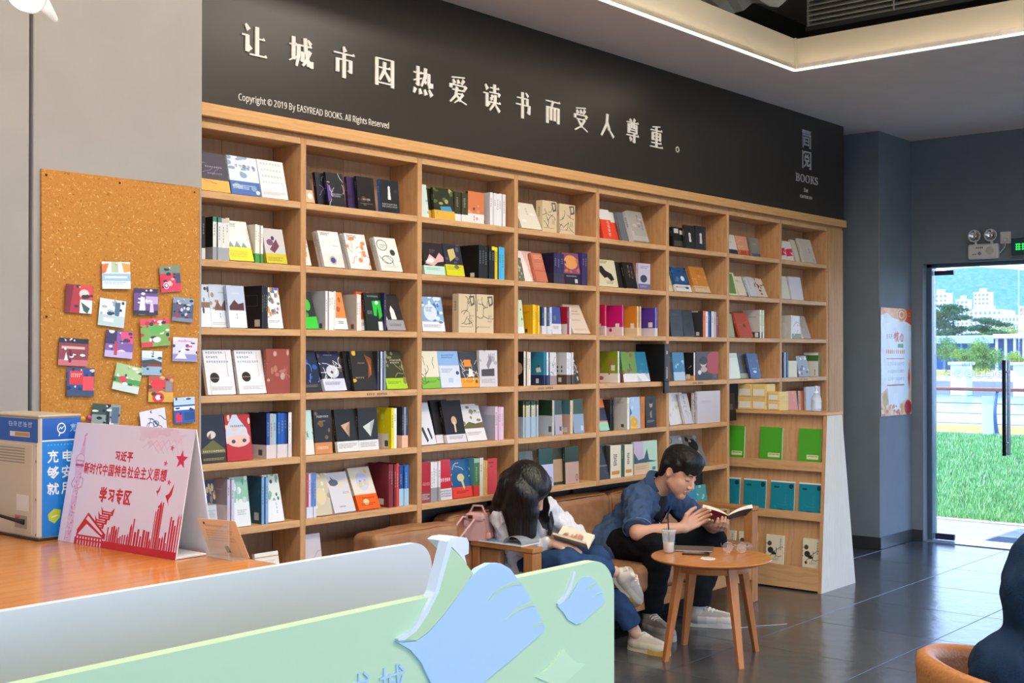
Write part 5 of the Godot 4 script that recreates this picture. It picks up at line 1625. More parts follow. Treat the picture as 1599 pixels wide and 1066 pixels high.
S 6.196 .0181 .189 .1 0 -.02 d82860 c81e50|magenta+pink|b30 e0c8c8;r 30 62 70 74 e8dcdc
S 6.386 .0101 .191 .124 0 -.02 e0409a d01878|magenta+white|b28 ecd8d8;r 58 60 82 76 ece4e4;m 4 4 d01878
S 6.396 .0101 .189 .124 0 -.02 c01870 |magenta+white|
S 6.546 .0116 .19 .1 0 -.02 f0e0b0 e0882a|cream+beige|b28 e8d0a0;r 48 58 76 76 ece4d8
S 6.558 .0116 .188 .1 0 -.02 e0882a |orange+beige|
S 6.57 .0116 .186 .1 0 -.02 9ac8b0 |mint+beige|
S 6.581 .0116 .19 .1 0 -.02 f0e4c8 |cream+beige|
S 6.756 .0178 .186 .11 0 -.02 6a8ac8 5a3aa0|sky blue+light grey|b28 dcd8e0;r 52 52 82 70 e4e0e8
S 6.773 .0178 .184 .11 0 -.02 5a3aa0 |purple+light grey|
#5 0
F 7.003 .137 .139 .018 5.6 -.074 201f1c |black|r 20 10 60 30 d8d4cc
F 7.02 .167 .141 .018 5.6 -.048 242320 |black|r 12 8 44 30 dcd8d0;r 52 14 88 34 dcd8d0;t 10 66 80 5 5 8a8478
F 7.133 .124 .161 .018 5.6 -.022 2e2d2b |charcoal|e 48 38 12 7 d8d4cc;p d8d4cc 40 44 58 44 62 70 38 70
F 7.257 .134 .165 .018 1.8 -.022 2e2d2b |charcoal|e 50 36 12 7 d8d4cc;p d8d4cc 42 42 60 42 64 72 40 72;v 84 10 6 80 6 6a665e
#5 1
F 6.941 .125 .137 .018 19 -.049 d8cfa8 |beige|t 20 60 60 3 3 a89e78
F 7.02 .187 .177 .018 19 -.022 2a5080 |blue+white|b28 dcd8d4;m 6 4 4a78a8;e 62 46 12 10 d8e0e4;m 4 6 1a3050;t 10 78 70 3 3 9a948c
F 7.257 .193 .189 .03 19.7 -.022 c8823a |orange+beige|b25 d8b890;m 5 4 e09a50;t 40 12 40 12 2 7a4a20;t 10 80 76 3 2 a88a60
#5 2
F 6.951 .149 .18 .018 6.7 -.022 35373a |charcoal|t 20 16 60 4 2 4a4d50;e 50 64 26 14 2e3033
F 7.107 .14 .182 .018 10 -.022 303235 |charcoal|t 20 12 60 4 2 44474a;e 56 60 24 12 2a2c2f
S 7.343 .0366 .18 .1 0 -.02 f07030 3a3b40|orange|r 0 0 60 6 c8c8cc;r 44 80 70 94 d8d8d0
S 7.379 .0366 .178 .1 0 -.02 e8e8ec |white|
S 7.416 .0366 .176 .1 0 -.02 2a5a9a |blue|
S 7.452 .0366 .18 .1 0 -.02 d8d8e0 |light grey|
S 7.489 .0366 .178 .1 0 -.02 c0b0b8 |light grey|
S 7.526 .0366 .176 .1 0 -.02 8a3a38 |maroon|
#4 3
S 6.334 .0146 .198 .14 0 -.02 e8ecdc 8a9a20|white+white|b30 e8e4e0;r 62 44 84 62 e4e4dc;m 6 4 b8685a
S 6.348 .0146 .196 .14 0 -.02 3a80a0 |teal+white|
F 6.405 .157 .195 .018 8.5 -.022 6a9028 |olive+white|b28 e4e0dc;r 50 40 58 64 3a5010;m 5 4 8a5a50
F 6.562 .141 .196 .018 13.1 -.022 2a7a9a |teal|r 0 72 100 100 c8ccd4;m 4 4 3a8aa8;p e8e8ec 0 72 60 74 100 100 40 100
#5 3
F 6.984 .141 .191 .018 5.3 -.022 3a7aa0 |teal|m 5 4 8ac0d8;r 0 70 100 100 a8c4d4
S 7.232 .0211 .191 .1 0 -.02 dcdcdc 1f2326|white+tan|b18 d8a060;r 40 78 72 94 e0dcd4;p 8a8a88 50 60 80 44 84 50
F 7.256 .294 .197 .018 0 -.022 4a3a40 |charcoal|e 82 40 40 40 b03a3c;p 4a3a40 0 0 50 0 50 100 0 100;e 34 40 14 14 d8b8a8;e 34 32 18 14 201c20;e 36 62 14 10 c8a898;r 10 76 70 100 2a2428;e 18 72 8 8 dcdcdc;r 76 82 90 92 5a5050
#4 4
F 6.149 .101 .205 .018 16.3 -.022 e07a4a |orange|r 0 30 100 70 3a4258;r 0 74 100 100 9ad0b0
S 6.263 .016 .192 .1 0 -.02 303032 262628|charcoal|
S 6.279 .016 .19 .1 0 -.02 262628 |black|
S 6.44 .0149 .202 .102 0 -.02 ece8d8 c9ccc4|cream|t 20 14 50 4 2 a0a49c;r 52 84 74 94 4a4a48
S 6.455 .0149 .2 .102 0 -.02 f0ece0 |white|
F 6.476 .111 .203 .018 1.6 -.022 a8c4e0 |pale blue|p e8b830 0 62 40 60 80 90 60 100 0 100;e 40 78 36 14 e0a828;m 4 4 c0d4e8;p 3a6a8a 0 30 20 50 0 60
S 6.589 .0495 .203 .1 0 -.02 d07a28 c87428|orange|
F 6.65 .122 .199 .018 1.7 -.022 2a211f |black|e 52 24 15 12 a89488;e 52 15 17 9 1a1614;p 8a7a72 40 52 58 44 60 70 44 66;t 16 76 60 4 2 a8a09c
#5 4
F 6.936 .077 .214 .018 12.8 -.022 d8d4d0 |light grey|m 3 4 b8b0a8
F 7.054 .149 .217 .018 14.9 -.049 dcdad8 |white|s 6 4 9a968e;m 4 5 c4c0b8
F 7.121 .102 .209 .018 14.9 -.022 c8c0c0 |light grey|v 40 8 20 30 2 6a6460;s 5 4 7a746e
F 7.265 .187 .212 .018 0 -.048 d0c8cc |light grey|s 12 5 6a6264;v 40 8 12 30 2 5a5458;m 4 6 e8e4e4
F 7.273 .301 .22 .018 0 -.022 cfc8cc |light grey|t 20 30 40 4 2 b0a8ac
#4 5
F 6.14 .111 .214 .018 9.3 -.022 1e1c1c |black|t 10 60 80 7 1 a8a4a0;s 4 4 4a4644
S 6.253 .116 .204 .1 0 -.02 e8dfc8:E 4a4a40|cream|
S 6.369 .0425 .2 .1 0 -.02 3a5a3a 2f4a30|dark green|
S 6.415 .0929 .201 .1 0 -.02 e8dfc8:E 4a4a40|cream|
F 6.518 .267 .211 .018 1.6 -.022 b8d8c0 |mint|r 0 0 40 60 c8b4cc;p 3a5a60 0 30 20 56 44 52 56 24 64 58 100 64 0 66;r 0 66 64 100 dcbc98;t 8 74 46 3 4 b89878;r 76 80 90 90 5a7a6a
#5 5
F 6.946 .223 .226 .018 18.4 -.022 9a9890 |grey|g 34 14 12 9 2a2826;m 5 4 5a5854;m 3 5 c8c4bc
F 7.212 .21 .222 .018 26.7 -.022 7a7874 |grey|e 56 32 26 20 1f1d1c;m 5 4 aaa69e;e 30 12 10 8 1f1d1c
#5 6
F 7.149 .128 .181 .018 5.7 -.022 3f88a8 |teal|m 5 4 8ab8cc;r 0 80 100 100 c8d4d8
F 7.285 .129 .167 .018 8.3 -.022 4a9a9c |teal|m 6 4 9accb8
#6 0
F 7.684 .146 .143 .018 14.9 -.022 d9d2cc |light grey|r 0 78 100 100 3a3a42;s 3 3 d8a890
F 7.84 .158 .143 .018 15 -.022 d89a7a |tan|r 0 76 100 100 b8502c;s 4 3 e8dcd0
F 8.015 .09 .134 .018 9.3 -.048 8a94a0 |grey|
F 8.033 .12 .138 .018 9.3 -.022 8a8478 |grey|r 0 84 100 100 5a6474;t 30 30 40 4 2 b8b0a0
#6 1
F 7.684 .146 .171 .018 14.9 -.022 d8d8b0 |cream|p 6a8a50 0 6 84 6 84 92 0 92
F 7.845 .114 .153 .018 22.8 -.022 ddd5b8 |cream|t 20 20 50 4 3 8a9a88
F 7.981 .105 .158 .018 21.4 -.049 d0d4d4 |light grey|v 30 8 16 50 3 7aa0b0;r 0 80 100 100 5a7a9a
F 8.011 .106 .156 .018 21.4 -.022 c8ccd0 |light grey|v 30 8 16 60 4 8a98a8
F 8.123 .144 .155 .018 24.1 -.022 d8c8b8 |cream|m 9 3 6a4438;m 5 5 8a5040
#6 2
F 7.679 .1 .171 .018 9.9 -.022 9aa070 |olive|
F 7.818 .167 .186 .018 19.5 -.049 7a3020 |maroon|
F 7.855 .193 .186 .018 19.5 -.022 b8523c |red|e 58 52 10 7 7a3020;s 3 3 c87a68
S 8.146 .0284 .209 .143 0 -.02 e8f0d8 d0c8c4|cream|r 0 78 100 100 4a3a40;r 70 80 90 96 dcdcdc;t 30 24 50 3 2 a09890
S 8.175 .0284 .207 .143 0 -.02 d8e0c0 |cream|
#6 3
F 7.699 .165 .187 .018 11.3 -.022 d8e0d0 |cream|r 0 0 100 20 c8d4c4
F 7.914 .151 .189 .018 13 -.048 4a4a40 |charcoal|t 30 8 50 5 1 b8b090;m 4 4 5f5f50;r 0 80 100 100 9aa088
F 8.011 .155 .185 .018 13 -.022 2f4a7a |navy|t 30 60 40 6 1 c8d4e4;m 4 4 3a5a90;e 50 74 16 5 b8c8e0
#6 4
F 7.699 .101 .198 .018 4.2 -.022 1e1e20 |black|r 20 40 60 60 4a4a4a
#7 0
F 8.46 .103 .152 .018 12.7 -.022 e6e0d8 |white|p e0305a 0 44 100 36 100 60 60 56 100 74 0 80
F 8.567 .101 .152 .018 12.7 -.048 e6e0d8 |white|p e0305a 0 44 100 36 100 60 60 56 100 74 0 80
F 8.571 .105 .153 .018 12.7 -.022 e6e0d8 |white|p e0305a 0 44 100 36 100 60 60 56 100 74 0 80
F 8.732 .156 .157 .018 17.3 -.076 e6e0d8 |white|p e0305a 0 44 70 36 60 52 84 50 70 66 90 72 50 66 0 80
F 8.766 .134 .184 .018 17.3 -.049 d0c8bc |cream|
F 8.84 .218 .198 .018 17.3 -.022 c9c0b4 |light grey|v 64 40 6 24 2 8a8474;r 80 84 84 96 8a3a2a
#7 1
F 8.46 .155 .18 .018 12.2 -.022 d4d4c0 |cream|
F 8.641 .196 .183 .018 10.6 -.022 d0d0d4 |light grey|
#7 2
S 8.628 .0146 .18 .1 0 -.02 e8ece8 cfd4d0|white|e 40 60 30 30 dce0dc
F 8.644 .148 .178 .018 4.9 -.022 ddd4d0 |light grey|r 0 78 100 100 6a7a30;s 6 3 6a3a3a;m 3 4 c8a8a0
F 8.834 .125 .185 .018 18.6 -.022 a89480 ece8e4|tan|s 4 4 7a6a58
#7 3
S 8.501 .0239 .194 .1 0 -.02 2a4a80 2a3a60|blue|
S 8.525 .0239 .192 .1 0 -.02 dce4ec |white|
S 8.549 .0239 .19 .1 0 -.02 3a6a98 |teal|
F 8.583 .137 .128 .018 0 -.022 ddd8b8 |cream|r 0 0 6 100 c8c4a0
F 8.759 .175 .165 .018 10.8 -.022 8a8884 |grey|m 9 3 3a3836;m 6 5 d4d0c8
S 9.075 .0282 .19 .126 0 -.02 3a6a34 e8e8e0|green|r 0 12 100 36 4a7a38;r 70 70 80 96 b8b8b0
#7 4
F 8.583 .167 .191 .018 6.9 -.022 d8744a |orange|m 3 3 e08a5c
F 8.831 .154 .188 .018 2 -.048 d8744a ece8e4|orange|m 3 4 e08a5c
F 8.879 .247 .218 .018 2 -.022 b8bcc4 |light grey|"""

# ------------------------------------------------------------------ display stand beside the bookshelf
func display_stand() -> void:
	var t := thing("display_stand", "sloping oak display stand with pale sides and three rows of books", "display stand")
	var z0 := -0.25
	var z1 := 0.645
	var fx := func(y: float) -> float:
		return 7.775 + 0.0786 * y
	var side := PackedVector2Array([Vector2(7.775, 0), Vector2(8.312, 0), Vector2(8.10, 1.222), Vector2(7.871, 1.222)])
	part(t, "side_panel", MB.new().prism(side, z1 - 0.024, z1), oak_pale)
	part(t, "side_panel", MB.new().prism(side, z0, z0 + 0.024), oak_pale)
	var edge := PackedVector2Array([Vector2(7.774, 0), Vector2(7.777, 0), Vector2(7.873, 1.222), Vector2(7.870, 1.222)])
	for q in [[z1 - 0.025, z1 + 0.0005], [z0 - 0.0005, z0 + 0.025]]:
		part(t, "edge_band", MB.new().prism(edge, q[0], q[1]), oak_v)
	part(t, "top", MB.new().bevel(Vector3(7.86, 1.208, z0 - 0.004), Vector3(8.112, 1.23, z1 + 0.004), 0.003), oak_h)
	part(t, "rear_panel", MB.new().prism(PackedVector2Array([Vector2(8.29, 0.0), Vector2(8.308, 0.0), Vector2(8.098, 1.208), Vector2(8.08, 1.208)]), z0 + 0.024, z1 - 0.024), oak_v)
	for lv in [[0.86, 1.208, 0.823, 0.887], [0.51, 0.823, 0.485, 0.54], [0.14, 0.485, 0.012, 0.165]]:
		var a: float = lv[0]
		var b: float = lv[1]
		var d := 0.045
		part(t, "sloped_back", MB.new().prism(PackedVector2Array([Vector2(fx.call(a) + d, a - 0.02), Vector2(fx.call(a) + d + 0.012, a - 0.02), Vector2(fx.call(b) + d + 0.012, b), Vector2(fx.call(b) + d, b)]), z0 + 0.024, z1 - 0.024), oak_v)
		part(t, "ledge", MB.new().bevel(Vector3(fx.call(lv[2]) + 0.004, lv[2] - 0.0, z0 + 0.024), Vector3(fx.call(lv[2]) + 0.12, lv[2] + 0.014, z1 - 0.024), 0.002), oak_h)
		part(t, "lip", MB.new().prism(PackedVector2Array([Vector2(fx.call(lv[2]) + 0.001, lv[2]), Vector2(fx.call(lv[2]) + 0.013, lv[2]), Vector2(fx.call(lv[3]) + 0.013, lv[3]), Vector2(fx.call(lv[3]) + 0.001, lv[3])]), z0 + 0.024, z1 - 0.024), oak_h)
	# books on the stand, facing the reader
	var kinds := [
		["green", "green book with cream title box, %s on stand's top ledge", "4fae2e", "r 38 72 90 84 e6e2b0;t 44 74 40 5 1 6a8a3a;e 46 99 6 2 2a5a1a", [[-0.169, -0.005], [0.122, 0.297], [0.426, 0.593]], 0.862, 0.252],
		["teal", "teal book with dark fish marks, %s on stand's middle ledge", "1a8a9c", "r 0 0 100 6 e4ecec;e 26 20 12 3 124a58;e 86 16 9 7 0f3f4c;e 48 94 22 8 124a58;s 5 2 2a9aac;v 62 40 3 30 3 3aa4b4", [[-0.215, -0.029], [0.005, 0.182], [0.222, 0.404], [0.441, 0.614]], 0.515, 0.225],
		["cream", "cream book with plant drawing, %s on stand's lowest ledge", "e4dcc0", "s 9 3 3a3a30;e 28 52 16 10 33362c;e 46 62 14 5 33362c;e 22 30 12 8 4a4a3c;v 80 12 8 40 5 5a5444;e 22 80 7 5 3a382e;t 40 78 36 3 3 a8a084;r 6 70 94 71 b8b090", [[-0.204, -0.048], [-0.02, 0.125], [0.2, 0.335], [0.484, 0.615]], 0.155, 0.205]]
	var nth := ["first from bookshelf", "second from bookshelf", "third from bookshelf", "fourth from bookshelf"]
	var key := 900
	for k in kinds:
		for q in k[4].size():
			key += 1
			var b := thing("book", k[1] % nth[q], "book", Vector3.ZERO, 0.0, "books on the display stand")
			var cr := cover_tile(hx(k[2]), k[3], 77)
			make_book(b, k[4][q][1] - k[4][q][0], k[6], 0.016, cr, spine_tile(k[2], "", key), 0.0)
			var y: float = k[5]
			b.basis = Basis(Vector3.UP, -PI / 2) * Basis(Vector3.RIGHT, -atan(0.0786))
			b.position = Vector3(fx.call(y) + 0.0265, y, k[4][q][0])
	# little drawer boxes and a soap bottle on top
	var pale := wood("ecd28c", "d2b066", 71, false, 2.0, 0.5, 0.7)
	var specs := [["wide", Vector3(7.905, 1.2305, -0.075), 2, 2, 0.115, 0.09], ["narrow", Vector3(7.905, 1.2305, 0.165), 1, 2, 0.095, 0.064]]
	for s in specs:
		var d := thing("drawer_box", "pale wooden %s drawer box with white label cards on the display stand" % s[0], "drawer box", s[1], 0.0, "drawer boxes on the stand")
		var w: float = s[4] * s[2]
		var h: float = s[5] * s[3]
		part(d, "case", MB.new().bevel(Vector3(0.004, 0, 0), Vector3(0.13, h + 0.006, w + 0.006), 0.002), pale)
		for i in s[2]:
			for j in s[3]:
				var dr := part(d, "drawer", MB.new().bevel(Vector3(0.0, 0.004 + j * s[5], 0.004 + i * s[4]), Vector3(0.02, (j + 1) * s[5], (i + 1) * s[4]), 0.003), pale)
				part(dr, "label_card", MB.new().box(Vector3(-0.0012, 0.014 + j * s[5], 0.014 + i * s[4]), Vector3(0.0, 0.014 + j * s[5] + s[5] * 0.52, (i + 1) * s[4] - 0.01)), M("e8e2d4", 0.7))
	var bt := thing("soap_bottle", "clear plastic hand sanitiser pump bottle on the display stand", "bottle", Vector3(7.98, 1.2305, 0.51))
	part(bt, "body", MB.new().lathe([Vector2(0.0, 0.0), Vector2(0.032, 0.0), Vector2(0.035, 0.006), Vector2(0.035, 0.085), Vector2(0.03, 0.105), Vector2(0.014, 0.12), Vector2(0.014, 0.128), Vector2(0.0, 0.128)], 20), glass("dfe8ec", 0.45, 0.05))
	part(bt, "label", MB.new().lathe([Vector2(0.0356, 0.02), Vector2(0.0356, 0.075)], 20), M("c8d8e8", 0.5))
	part(bt, "pump", MB.new().lathe([Vector2(0.016, 0.128), Vector2(0.016, 0.14), Vector2(0.006, 0.146), Vector2(0.006, 0.165), Vector2(0.012, 0.166), Vector2(0.012, 0.178), Vector2(0.0, 0.18)], 14).tube([Vector3(0, 0.173, 0), Vector3(-0.03, 0.172, 0.01), Vector3(-0.036, 0.166, 0.012)], [0.005, 0.004, 0.003], 6), M("f0f0ee", 0.4))
	finish_sheets()

# ------------------------------------------------------------------ service counter with its things
func counter() -> void:
	var t := thing("counter", "long service counter with a glossy orange brown wooden top", "counter")
	var topm := wood("da9348", "b86c28", 81, false, 0.9, 0.16, 0.9, 0.5)
	part(t, "worktop", MB.new().bevel(Vector3(-1.6, 1.005, 0.45), Vector3(2.215, 1.05, 2.36), 0.006), topm)
	part(t, "body", MB.new().bevel(Vector3(-1.55, 0.08, 0.5), Vector3(2.15, 1.005, 2.3), 0.004), oak_v)
	part(t, "plinth", MB.new().box(Vector3(-1.5, 0.0, 0.55), Vector3(2.1, 0.08, 2.25)), M("2a2a2a", 0.6))
	# charging station
	var c := thing("charging_station", "beige and blue power bank charging station with white lettering on the counter", "charging station", Vector3(1.98, 1.0505, 0.87))
	var W := 0.145
	var D := 0.36
	var Hh := 0.39
	part(c, "body", MB.new().bevel(Vector3(0, 0.006, -D), Vector3(W, Hh, 0), 0.008), M("d8cdb6", 0.5))
	part(c, "base", MB.new().bevel(Vector3(0.004, 0, -D + 0.004), Vector3(W - 0.004, 0.008, -0.004), 0.002), M("4a4844", 0.6))
	part(c, "lid", MB.new().bevel(Vector3(-0.002, Hh - 0.004, -D - 0.002), Vector3(W + 0.002, Hh + 0.004, 0.002), 0.003), M("b8aa94", 0.5))
	var im := Image.create(256, 640, false, Image.FORMAT_RGB8)
	im.fill(hx("1f86dc"))
	im.fill_rect(Rect2i(0, 0, 256, 124), hx("1b5cb4"))
	im.fill_rect(Rect2i(0, 118, 256, 7), hx("e8eef4"))
	disc(im, 128, 56, 30, 30, hx("dfeaf6"))
	disc(im, 128, 56, 23, 23, hx("1b5cb4"))
	stroke(im, [Vector2(112, 62), Vector2(124, 50), Vector2(130, 60), Vector2(144, 46)], 6.0, hx("dfeaf6"))
	stroke(im, [Vector2(120, 80), Vector2(112, 96)], 8.0, hx("dfeaf6"))
	write_han(im, "充电", Vector2(184, 34), Vector2(46, 44), 52.0, 5.0, hx("9cc0e8"))
	for k in 9:
		disc(im, 40 + k * 22, 146, 4, 4, hx("7ab8f0"))
	write_han(im, "充电", Vector2(34, 176), Vector2(78, 66), 94.0, 9.0, hx("f2f8fc"))
	write_han(im, "够安", Vector2(34, 262), Vector2(78, 66), 94.0, 9.0, hx("f2f8fc"))
	write_han(im, "就用", Vector2(34, 350), Vector2(78, 66), 94.0, 9.0, hx("f2f8fc"))
	poly(im, PackedVector2Array([Vector2(40, 520), Vector2(80, 492), Vector2(124, 500), Vector2(120, 540), Vector2(84, 572), Vector2(46, 552)]), hx("c8d83a"))
	stroke(im, [Vector2(66, 536), Vector2(102, 528)], 7.0, hx("f4f8e0"))
	var f := MB.new()
	f.quad(Vector3(0.012, 0.012, 0.001), Vector3(W - 0.002, 0.012, 0.001), Vector3(W - 0.002, Hh - 0.006, 0.001), Vector3(0.012, Hh - 0.006, 0.001))
	part(c, "front_print", f, textured(im, 0.3))
	var im2 := Image.create(512, 160, false, Image.FORMAT_RGB8)
	im2.fill(hx("1b5cb4"))
	marks(im2, Rect2(250, 22, 200, 52), 1, hx("b8d0ee"), _rng(3))
	im2.fill_rect(Rect2i(260, 92, 180, 34), hx("dfe6ee"))
	im2.fill_rect(Rect2i(306, 96, 130, 26), hx("c89a3c"))
	var s := MB.new()
	s.quad(Vector3(-0.001, Hh - 0.082, -D + 0.002), Vector3(-0.001, Hh - 0.082, -0.002), Vector3(-0.001, Hh - 0.008, -0.002), Vector3(-0.001, Hh - 0.008, -D + 0.002))
	part(c, "side_print", s, textured(im2, 0.35))
	part(c, "side_plate", MB.new().bevel(Vector3(-0.0025, 0.02, -D + 0.02), Vector3(0.0, Hh - 0.09, -0.035), 0.001), M("cfc2a6", 0.5))
	part(c, "vent_grille", _slots(Vector3(-0.003, Hh - 0.15, -0.24), 6), M("9a8e76", 0.6))
	part(c, "rating_label", MB.new().box(Vector3(-0.003, 0.09, -0.13), Vector3(-0.0024, 0.14, -0.055)), M("e4dccb", 0.6))
	part(c, "socket", MB.new().bevel(Vector3(-0.004, 0.034, -0.14), Vector3(-0.0015, 0.076, -0.06), 0.001), M("a89a80", 0.5))
	part(c, "plug", MB.new().tube([Vector3(-0.006, 0.055, -0.075), Vector3(-0.02, 0.06, -0.1), Vector3(-0.05, 0.075, -0.16), Vector3(-0.08, 0.08, -0.3)], [0.009, 0.006, 0.005, 0.005], 8), M("1a1a1a", 0.5))
	part(c, "switch", MB.new().bevel(Vector3(-0.008, 0.05, -0.13), Vector3(-0.003, 0.07, -0.112), 0.001), M("d83a2a", 0.4))
	for y in [0.02, 0.13, 0.25, 0.3]:
		part(c, "screw", MB.new().lathe([Vector2(0.004, 0), Vector2(0.003, 0.0015), Vector2(0, 0.0018)], 8, Transform3D(Basis(Vector3(0, 0, 1), PI / 2), Vector3(-0.0005, y, -0.014))), steel)
	# tent sign
	tent_sign()
	# acrylic holder with a fallen kraft card
	var a := thing("card_holder", "clear acrylic holder with a tilted kraft paper card on the counter", "card holder", Vector3(2.165, 1.0505, 1.5))
	part(a, "acrylic_sheet", MB.new().bevel(Vector3(-0.012, 0.0, 0.0), Vector3(-0.009, 0.155, 0.11), 0.0006), glass("f0f6f6", 0.12, 0.02))
	part(a, "acrylic_foot", MB.new().bevel(Vector3(-0.012, 0.0, 0.0), Vector3(0.04, 0.003, 0.13), 0.0006), glass("f0f6f6", 0.15, 0.02))
	var kim := Image.create(256, 176, false, Image.FORMAT_RGB8)
	kim.fill(hx("ecc796"))
	marks(kim, Rect2(40, 26, 150, 16), 1, hx("8a5a30"), _rng(5))
	marks(kim, Rect2(30, 50, 180, 60), 5, hx("a8743f"), _rng(6))
	disc(kim, 36, 20, 7, 7, hx("7a5230"))
	kim.fill_rect(Rect2i(206, 0, 8, 176), hx("e6c08e"))
	poly(kim, PackedVector2Array([Vector2(120, 128), Vector2(146, 124), Vector2(150, 156), Vector2(124, 158)]), hx("4a3a2a"))
	var cd := MB.new()
	var p0 := Vector3(0.004, 0.0035, 0.0)
	var p1 := Vector3(0.036, 0.0035, 0.142)
	var p2 := Vector3(-0.004, 0.112, 0.128)
	var p3 := Vector3(-0.034, 0.112, -0.01)
	var nn := (p1 - p0).cross(p3 - p0).normalized() * 0.0012
	cd.quad(p0, p1, p2, p3)
	cd.quad(p1 - nn, p0 - nn, p3 - nn, p2 - nn)
	cd.quad(p3, p2, p2 - nn, p3 - nn)
	cd.quad(p1, p1 - nn, p2 - nn, p2)
	cd.quad(p0 - nn, p0, p3, p3 - nn)
	part(a, "kraft_card", cd, textured(kim, 0.7))

func _rng(s: int) -> RandomNumberGenerator:
	var r := RandomNumberGenerator.new()
	r.seed = s
	return r

func _slots(at: Vector3, n: int) -> MB:
	var mb := MB.new()
	for k in n:
		mb.box(at + Vector3(0, k * 0.009, 0), at + Vector3(0.0006, k * 0.009 + 0.004, 0.16))
	return mb

func star(im: Image, c: Vector2, r: float, k: Color, turn := 0.0) -> void:
	var pts := PackedVector2Array()
	for q in 10:
		pts.append(c + Vector2.from_angle(turn - PI / 2 + q * PI / 5) * (r if q % 2 == 0 else r * 0.42))
	poly(im, pts, k)

func tent_sign() -> void:
	var W := 1024
	var Hh := 640
	var im := Image.create(W, Hh, false, Image.FORMAT_RGB8)
	im.fill(hx("e9dfee"))
	var red := hx("cf1f2f")
	var rose := hx("e3b3d2")
	var rng := _rng(9)
	# pale ribbon swirls in the upper corner
	for k in 5:
		var pts := PackedVector2Array()
		var base := Vector2(640 + k * 60, 20 + 26 * (k % 3))
		for q in 14:
			pts.append(base + Vector2.from_angle(TAU * q / 14.0) * Vector2(96, 60 - 6 * k) * (0.8 + 0.3 * sin(q * 1.7 + k)))
		poly(im, pts, [hx("ead3e4"), hx("e9cde0"), hx("ecd8e8"), hx("e8c8de"), hx("ebd4e6")][k])
	for k in 6:
		stroke(im, [Vector2(620 + k * 50, 110), Vector2(680 + k * 48, 70 - k * 4), Vector2(760 + k * 40, 130)], 3.0, hx("dfb6d2"))
	# ornamental column at the left
	poly(im, PackedVector2Array([Vector2(54, 640), Vector2(66, 340), Vector2(52, 230), Vector2(84, 130), Vector2(100, 64), Vector2(116, 130), Vector2(128, 230), Vector2(112, 340), Vector2(118, 640)]), hx("e4c2da"))
	for k in 90:
		disc(im, rng.randf_range(62, 114), rng.randf_range(200, 636), rng.randf_range(3, 8), rng.randf_range(3, 7), [hx("d79cc2"), hx("efdcea"), hx("c98ab6")][k % 3])
	disc(im, 88, 200, 42, 34, hx("d79cc2"))
	disc(im, 88, 196, 36, 26, hx("eed6e6"))
	im.fill_rect(Rect2i(50, 222, 78, 12), hx("b0508a"))
	for k in 9:
		disc(im, 56 + k * 8, 204, 3, 5, hx("c06aa0"))
	stroke(im, [Vector2(94, 120), Vector2(104, 90), Vector2(98, 70), Vector2(112, 58)], 10.0, hx("d890bc"))
	stroke(im, [Vector2(60, 300), Vector2(40, 330), Vector2(58, 350)], 8.0, hx("c98ab6"))
	stroke(im, [Vector2(118, 290), Vector2(142, 300), Vector2(138, 340), Vector2(116, 350)], 10.0, hx("dba8cc"))
	write_han(im, "习近平", Vector2(392, 132), Vector2(50, 56), 54.0, 9.0, red)
	write_han(im, "新时代中国特色社会主义思想", Vector2(134, 208), Vector2(52, 62), 55.5, 8.0, red)
	write_han(im, "学习专区", Vector2(312, 330), Vector2(64, 78), 71.0, 12.0, red)
	star(im, Vector2(950, 152), 50, hx("e0305a"))
	for p in [Vector2(862, 98), Vector2(828, 178), Vector2(836, 246), Vector2(880, 270)]:
		star(im, p, 18, hx("e04a78"), 0.2)
	for b in [[Vector2(800, 316), 0.7], [Vector2(888, 330), 1.3], [Vector2(830, 390), 0.6]]:
		var c: Vector2 = b[0]
		var s: float = b[1]
		poly(im, PackedVector2Array([c + Vector2(-16, 6) * s, c + Vector2(4, -4) * s, c + Vector2(28, -44) * s, c + Vector2(22, 0) * s, c + Vector2(6, 20) * s, c + Vector2(10, 40) * s, c + Vector2(-6, 18) * s]), red)
	# red skyline
	im.fill_rect(Rect2i(150, 604, 874, 36), red)
	var x := 430.0
	while x < 1024.0:
		var w := rng.randf_range(8, 20)
		var h := rng.randf_range(40, 110)
		if x > 640 and x < 660:
			h = 150
		if x > 800 and x < 860:
			h = 190 + (x - 800)
		if x > 930:
			h = rng.randf_range(100, 190)
		im.fill_rect(Rect2i(int(x), int(620 - h), int(w), int(h + 20)), red)
		if rng.randf() < 0.4:
			poly(im, PackedVector2Array([Vector2(x, 621 - h), Vector2(x + w, 621 - h), Vector2(x + w * 0.5, 600 - h)]), red)
		x += w + rng.randf_range(1, 9)
	# gate tower with curved roofs
	for k in 4:
		var o := Vector2(280 + k * 22, 500 - k * 24)
		poly(im, PackedVector2Array([o + Vector2(0, 0), o + Vector2(20, 22), o + Vector2(90, 26), o + Vector2(120, 2), o + Vector2(112, 44), o + Vector2(14, 44)]), red)
		stroke(im, [o + Vector2(24, 32), o + Vector2(96, 34)], 4.0, hx("f0d8e0"))
	poly(im, PackedVector2Array([Vector2(160, 566), Vector2(240, 470), Vector2(420, 570), Vector2(420, 600), Vector2(240, 530), Vector2(160, 600)]), red)
	poly(im, PackedVector2Array([Vector2(226, 506), Vector2(242, 486), Vector2(396, 570), Vector2(386, 576)]), hx("efdde8"))
	im.fill_rect(Rect2i(160, 590, 240, 50), red)
	for k in 9:
		im.fill_rect(Rect2i(170 + k * 26, 598, 12, 12), hx("f0dce6"))
		im.fill_rect(Rect2i(176 + k * 26, 618, 8, 22), hx("f0dce6"))
